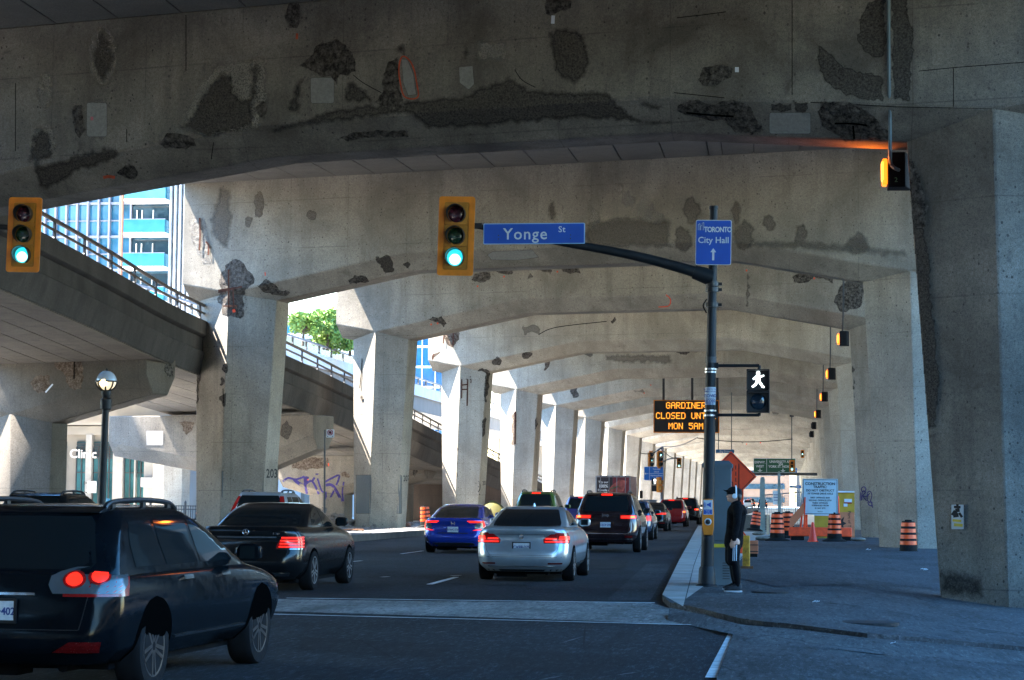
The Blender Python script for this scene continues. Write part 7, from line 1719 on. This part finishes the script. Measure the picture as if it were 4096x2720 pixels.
A(b2, y1_, [(1760,-40),(2000,-80),(2361,-60),(2361,180),(1800,195),(1700,80)], A_mid, soft=40)
for e in ((120,1420,70,110),(420,1440,45,110),(640,1500,60,70)): A(b2, z2_, ell(*e), A_mid, soft=22)
for e in ((1240,130,100,95),(470,70,90,120),(860,60,60,90),(60,100,80,110)): A(b2, y2_, ell(*e), A_mid, soft=26)
A(b2, y2_, [(380,80),(900,70),(1600,140),(1600,255),(900,200),(400,180)], A_mid, soft=46)
decal_text(b2, '203', (1087,1893), 35, M_stencil, 'stencil_number', c2l, .62, .02); stroke(b2, zz(0,700,[(1505,1440),(1507,1540)]), 3, M_well, 'seam', k=0, parent=c2l)
patch2(b2, zz(0,1820,box2(1492,105,1780,290,2)), 'H', mat=soft_mat('grey_paint', (.13,.14,.145), (.18,.19,.19), edge=.05, mx=.8), parent=c2l, cell=6, soft=5, name='painted_area')
st_ = patch2(b2, zz(0,1820,box2(1703,225,1754,258,1)), 'P', mat=M_swhite, name='sticker', parent=c2l, cell=4, jit=None)
mm_ = MB()
for pts, w in (([(1712,238),(1746,238)],3),([(1722,232),(1736,232)],5),([(1728,240),(1728,256)],7)): stroke(b2, zz(0,1820,pts), w, None, mb=mm_, off=.010, k=0)
if st_: obj('sticker_print', mm_, M_sprayk, st_, world=True, fix=False)
# third bent
for pts in ([(985,370),(1010,330),(1060,325),(1120,310),(1110,370),(1060,390),(1010,385)],[(1150,310),(1180,270),(1270,265),(1260,330),(1190,335)],[(1440,300),(1470,278),(1530,300),(1520,330),(1470,320)],[(1590,305),(1640,270),(1700,265),(1720,320),(1660,330)]): S(b3, y1_, pts, S_mid, cell=3.5)
for x, y in ((1030,413),(1208,348),(1568,315),(716,670),(760,663)): stroke(b3, zz(1300,900,[(x-5,y),(x+5,y)]), 6, M_mark, 'paint_mark', k=0)
A(b3, y1_, ell(1378,350,20,26), A_mid, soft=5, cell=3); S(b3, y1_, [(680,645),(730,618),(780,618),(830,670),(800,690),(760,650)], S_near, cell=3.5)
stroke(b3, zz(1300,900,[(2300,470),(2330,500),(2318,545),(2250,552)]), 4, M_mark, 'spray_loop')
S(b3, y2_, [(800,345),(840,320),(950,335),(930,370),(860,395),(810,385)], S_near, cell=3.5); S(b3, y2_, [(940,335),(1000,313),(1060,325),(1075,400),(1020,370),(960,350)], S_near, cell=3.5)
S(b3, y2_, [(1080,510),(1130,400),(1180,360),(1240,350),(1280,410),(1275,500),(1250,560),(1150,590),(1110,580)], S_near, cell=3.5, amp=.035)
for x, y in ((490,307),(958,313),(946,360),(1372,443),(1552,381)): stroke(b3, zz(2696,900,[(x-5,y),(x+5,y)]), 7, M_mark, 'paint_mark', k=0)
A(b3, y2_, [(480,195),(505,195),(515,560),(480,560)], A_mid, soft=12, cell=4); A(b3, y2_, [(1200,900),(1230,1000),(1220,1200),(1195,1200)], A_near, parent=c3r, soft=8, cell=4); A(b3, y2_, [(1510,1050),(1540,1060),(1550,1400),(1520,1500)], A_near, parent=c3r, soft=8, cell=4)
Hh(b3, y2_, [(1390,660),(1620,700),(1620,1300),(1400,1250)], parent=c3r, soft=30)
decal_text(b3, '202', (1625,1913), 23, M_stencil, 'stencil_number', c3l, .5, .02)
patch2(b3, zz(1300,1820,box2(205,130,522,400,2)), 'H', mat=MATS['grey_paint'], parent=c3l, cell=6, soft=8, name='painted_area')
stroke(b3, zz(1300,900,[(250,900),(245,1000),(235,1100)]), 3, M_well, 'seam', parent=c3l); S(b3, y1_, ell(243,1160,9,14), S_near, parent=c3l, cell=3); patch2(b3, zz(1300,900,box2(405,1440,440,1460,1)), 'P', mat=M_trim, parent=c3l, cell=4, jit=None, name='name_plate')
# graffiti on the third right column, dark painted side
q = lambda pts: zz(2800,1600,pts,.4144)
gm_ = MB()
for pts in ([(1490,960),(1500,900),(1520,870),(1530,920),(1525,975)],[(1495,940),(1540,935)],[(1550,890),(1545,970)],[(1560,970),(1570,880),(1600,890),(1575,925),(1610,975)],[(1500,905),(1600,930),(1640,900)],[(1615,900),(1640,880),(1660,920),(1640,985),(1615,960),(1620,905)],[(1620,985),(1630,1010),(1655,1020),(1660,985),(1635,990)],[(1655,980),(1668,1040)],[(1560,850),(1580,838),(1600,850),(1595,880),(1570,885),(1558,865),(1562,850)]): stroke(b3, q(pts), 3.2, None, mb=gm_)
obj('graffiti', gm_, M_spray, c3r, world=True, fix=False)
q = lambda pts: zz(3450,1850,pts,.2551)
patch2(b3, q([(238,395),(330,370),(420,385),(520,360),(620,360),(750,380),(770,600),(700,1050),(480,1045),(240,1015)]), 'H', mat=soft_mat('dark_paint', (.035,.038,.042), (.055,.06,.062), edge=.05, mx=.97), parent=c3r, cell=5, soft=3, name='painted_area')
gm_ = MB()
for pts in ([(375,335),(400,280),(450,265),(475,300),(440,360),(400,420),(420,480),(480,490)],[(480,490),(470,430),(500,390),(540,420),(520,490),(480,490),(560,480),(600,560),(660,590),(690,560)],[(710,430),(640,440),(600,420),(590,480),(640,500),(685,520)]): stroke(b3, q(pts), 4.5, None, mb=gm_, off=.010)
obj('graffiti', gm_, M_sprayk, c3r, world=True, fix=False)
patch2(b3, q(box2(195,205,230,300,3)), 'P', mat=M_grey, parent=c3r, cell=3, jit=None, name='junction_plate')
# fourth bent and on
for pts in ([(800,740),(840,720),(910,715),(900,780),(860,830),(820,800)],[(722,870),(750,850),(780,850),(750,880),(728,905)]): S(b4, y1_, pts, S_rust, cell=3)
for pts in ([(868,720),(866,825)],[(735,870),(728,910)],[(805,745),(800,800)]): stroke(b4, zz(1300,900,pts), 5, M_rust, 'rust_bar', off=.06, k=0)
S(b4, y1_, ell(1163,918,30,24), S_mid, cell=3); S(b4, y1_, ell(1360,880,30,26), S_mid, cell=3); S(b4, y1_, [(1925,650),(1950,625),(1965,650),(1945,660)], S_mid, cell=3)
S(b4, y1_, [(920,1060),(950,1010),(1000,1005),(1008,1060),(980,1140),(925,1180)], S_rust, cell=3, parent=c4l); S(b4, y1_, [(1022,985),(1060,965),(1110,985),(1108,1060),(1085,1200),(1070,1195),(1085,1000)], S_near, cell=3, parent=c4l)
for pts in ([(922,1040),(920,1170)],[(962,1040),(958,1220)],[(925,1080),(965,1075)],[(925,1110),(960,1108)]): stroke(b4, zz(1300,900,pts), 5, M_rust, 'rust_bar', off=.07, k=0, parent=c4l)
S(b4, y1_, [(1055,1320),(1080,1290),(1090,1330),(1075,1430),(1060,1440)], S_near, cell=3, parent=c4l); S(b4, (1300,1820), [(895,-40),(930,-70),(925,80),(915,250),(905,320),(898,180)], S_rust, cell=3, parent=c4l)
gm_ = MB()
for pts in ([(935,190),(960,170),(985,180),(960,210),(945,240),(985,235)],[(985,175),(1000,200),(1020,180),(1015,230),(990,245)],[(1030,165),(1045,200),(1040,240),(1010,260),(975,250)],[(950,210),(1040,215)],[(985,240),(995,280),(1010,240),(1045,268)],[(975,165),(990,160),(1000,168)]): stroke(b4, zz(1300,1820,pts), 3, None, mb=gm_)
obj('graffiti', gm_, M_sprayk, c4l, world=True, fix=False); decal_text(b4, '201', (1937,1932), 17, M_stencil, 'stencil_number', c4l, .4, .02)
Hh(b4, y1_, box2(1480,640,1900,690,10), cell=5); A(b4, y1_, box2(1330,670,1460,740,10), A_far, soft=10, cell=4); stroke(b4, zz(1300,900,[(1440,740),(1560,690),(1900,650)]), 3, M_well, 'seam')
decal_text(b5, '200', (2092,1942), 20, M_stencil, 'stencil_number', c5l, 1.0, .05)
S(b5, y1_, [(1480,915),(1515,910),(1510,960),(1490,990),(1480,985)], S_rust, cell=3); A(b5, y1_, [(1720,850),(1840,845),(1800,890),(1750,880)], A_mid, soft=8, cell=4); A(b5, y1_, [(1840,850),(2361,850),(2361,960),(1900,940)], A_far, soft=30, cell=5)
S(b5, y1_, [(1265,1280),(1300,1245),(1305,1330),(1295,1470),(1260,1490)], S_rust, cell=3, parent=c5l); stroke(b5, zz(1300,900,[(1285,1260),(1282,1480)]), 5, M_rust, 'rust_bar', off=.06, k=0, parent=c5l); S(b5, y1_, [(1410,1320),(1435,1290),(1430,1350),(1415,1400)], S_near, cell=3, parent=c5l)
S(b5, (2696,900), [(0,850),(100,845),(110,865),(60,875),(10,862)], S_mid, cell=3)
decal_text(b6, '199', (2299,1962), 16, M_stencil, 'stencil_number', b6.cols[0], .45, .02)
for bb, x, y, rx, ry in ((b6,1680,1120,28,45),(b6,2090,1035,45,28),(B[7],1870,1220,40,55),(B[7],1990,1150,60,30),(B[7],1870,1185,20,16),(B[8],2120,1240,26,20),(B[8],2060,1270,34,20),(B[9],2000,1350,14,24),(B[9],2125,1345,14,26),(B[8],1790,1355,40,18),(B[9],1955,1448,20,10)): (S if rx < 30 else A)(bb, y1_, ell(x,y,rx,ry), S_mid if rx < 30 else A_far, cell=3)
rnd = random.Random(11)
for k in range(5, 13):                                             # stains and red survey dots on the far faces
    bb = B[k]
    for i in range(5):
        t = rnd.uniform(-15, 2); zc_ = rnd.uniform(10.2, 13.0); w = bb.W(t, 0, zc_); v = w - CAM; l = Vector((v.dot(RIGHT), v.dot(DOWN), v.dot(FWD))); px_, py_ = W_/2 + F_*l.x/l.z, H_/2 + F_*l.y/l.z; sc = F_/l.z
        A(bb, (0,0), [(p[0]/.593, p[1]/.593) for p in ell(px_, py_, rnd.uniform(.2,.9)*sc, rnd.uniform(.15,.5)*sc)], A_far, cell=max(2.5, .1*sc), soft=.2*sc)
        if i < 2: stroke(bb, [(px_+20, py_+8), (px_+24, py_+8)], 5, M_mark, 'paint_mark', k=0)
# ramp piers
r1_, r2_, r3_ = RB[1], RB[2], RB[3]
kz = .4145
def zl(pts): return [(x*kz/.593, (1350 + y*kz)/.593) for x, y in pts]
S(r1_, (0,0), zl([(510,200),(545,180),(800,170),(805,300),(795,480),(720,510),(660,480),(620,330),(560,300),(520,260)]), S_rust, amp=.03); S(r1_, (0,0), zl([(295,450),(340,370),(400,360),(480,370),(480,460),(440,520),(370,548),(320,500)]), S_rust)
stroke(r1_, [(x*kz, 1350+y*kz) for x, y in ((725,190),(722,400))], 5, M_well, 'crack_gap', off=.05, k=0); stroke(r1_, [(x*kz, 1350+y*kz) for x, y in ((440,530),(510,450))], 6, M_splash, 'chipped_edge', k=0)
S(r1_, (0,0), zl([(1590,260),(1640,250),(1680,290),(1660,380),(1620,390),(1590,330)]), S_near); A(r1_, (0,0), zl([(0,200),(60,200),(100,300),(60,320),(0,270)]), A_mid)
patch2(r2_, [(x*kz, 1350+y*kz) for x, y in box2(1415,900,1578,1040,2)], 'P', mat=plain('cover_plate', (.24,.215,.19), .8, var=.12), off=.02, name='cover_plate', jit=None); S(r2_, (0,0), zl([(1740,810),(1880,810),(1860,900),(1800,955),(1760,900)]), S_rust)
kq = .3826
def zq(pts): return [(1050 + x*kq, 1600 + y*kq) for x, y in pts]
patch2(r2_, zq(ell(250,320,65,100)), 'A', mat=A_near, soft=8); patch2(r3_, zq([(310,710),(330,670),(480,600),(690,610),(695,690),(560,720),(430,730)]), 'S', mat=S_rust); patch2(r3_, zq(ell(865,780,45,38)), 'S', mat=S_rust)
gm_ = MB()
for pts, w in (([(215,850),(270,815),(350,830),(440,800)],20),([(330,830),(380,870),(440,890),(470,800)],34),([(440,800),(450,900),(465,980)],26),([(450,880),(520,850),(590,985)],22),([(520,850),(545,810)],22),([(575,820),(620,950),(660,960)],18),([(555,775),(585,775)],14),([(650,860),(720,820),(805,800),(700,1040),(670,1045)],20),([(660,960),(665,1040)],20),([(660,890),(740,900),(830,1060)],30),([(850,855),(835,960),(845,1060)],16)): stroke(r3_, zq(pts), w*kq, None, mb=gm_)
obj('graffiti', gm_, M_spray, r3_.beam, world=True, fix=False); stroke(r3_, zq([(690,660),(692,690)]), 5, M_mark, 'paint_mark', k=0); stroke(r3_, zq([(470,830),(480,835)]), 6, M_mark, 'paint_mark', k=0)
patch2(RB[4], zq([(1570,640),(1600,590),(1640,640),(1630,740),(1590,810),(1565,790)]), 'S', mat=S_near)
S = bpy.context.scene
# ---------------------------------------------------------------- sky, sun, exposure
SUN_EL, SUN_AZ = math.radians(62), math.radians(266)               # azimuth measured from +Y towards +X
wd = bpy.data.worlds.new('World'); S.world = wd; wd.use_nodes = True
nt = wd.node_tree; bg = nt.nodes['Background']
sk = nt.nodes.new('ShaderNodeTexSky'); sk.sky_type = 'NISHITA'; sk.sun_disc = False
sk.sun_elevation = SUN_EL; sk.sun_rotation = SUN_AZ; sk.air_density = 1.3; sk.dust_density = .6; sk.ozone_density = 2.0
hs = nt.nodes.new('ShaderNodeHueSaturation'); hs.inputs['Saturation'].default_value = 1.4; nt.links.new(sk.outputs[0], hs.inputs['Color']); nt.links.new(hs.outputs[0], bg.inputs[0]); bg.inputs[1].default_value = .15
sd = bpy.data.lights.new('sun', 'SUN'); sd.energy = 4.8; sd.angle = math.radians(.5); sd.color = (1, .95, .86)
so = bpy.data.objects.new('sun', sd); COL.objects.link(so)
dirv = Vector((math.sin(SUN_AZ)*math.cos(SUN_EL), math.cos(SUN_AZ)*math.cos(SUN_EL), math.sin(SUN_EL)))
so.rotation_euler = dirv.to_track_quat('Z', 'Y').to_euler(); so.location = dirv*100
S.view_settings.view_transform = 'Standard'; S.view_settings.look = 'None'; S.view_settings.exposure = 3.5; S.view_settings.gamma = 1
S.cycles.max_bounces = 8; S.cycles.diffuse_bounces = 5; S.cycles.glossy_bounces = 4
S.cycles.use_denoising = True
S.cycles.sample_clamp_indirect = 6
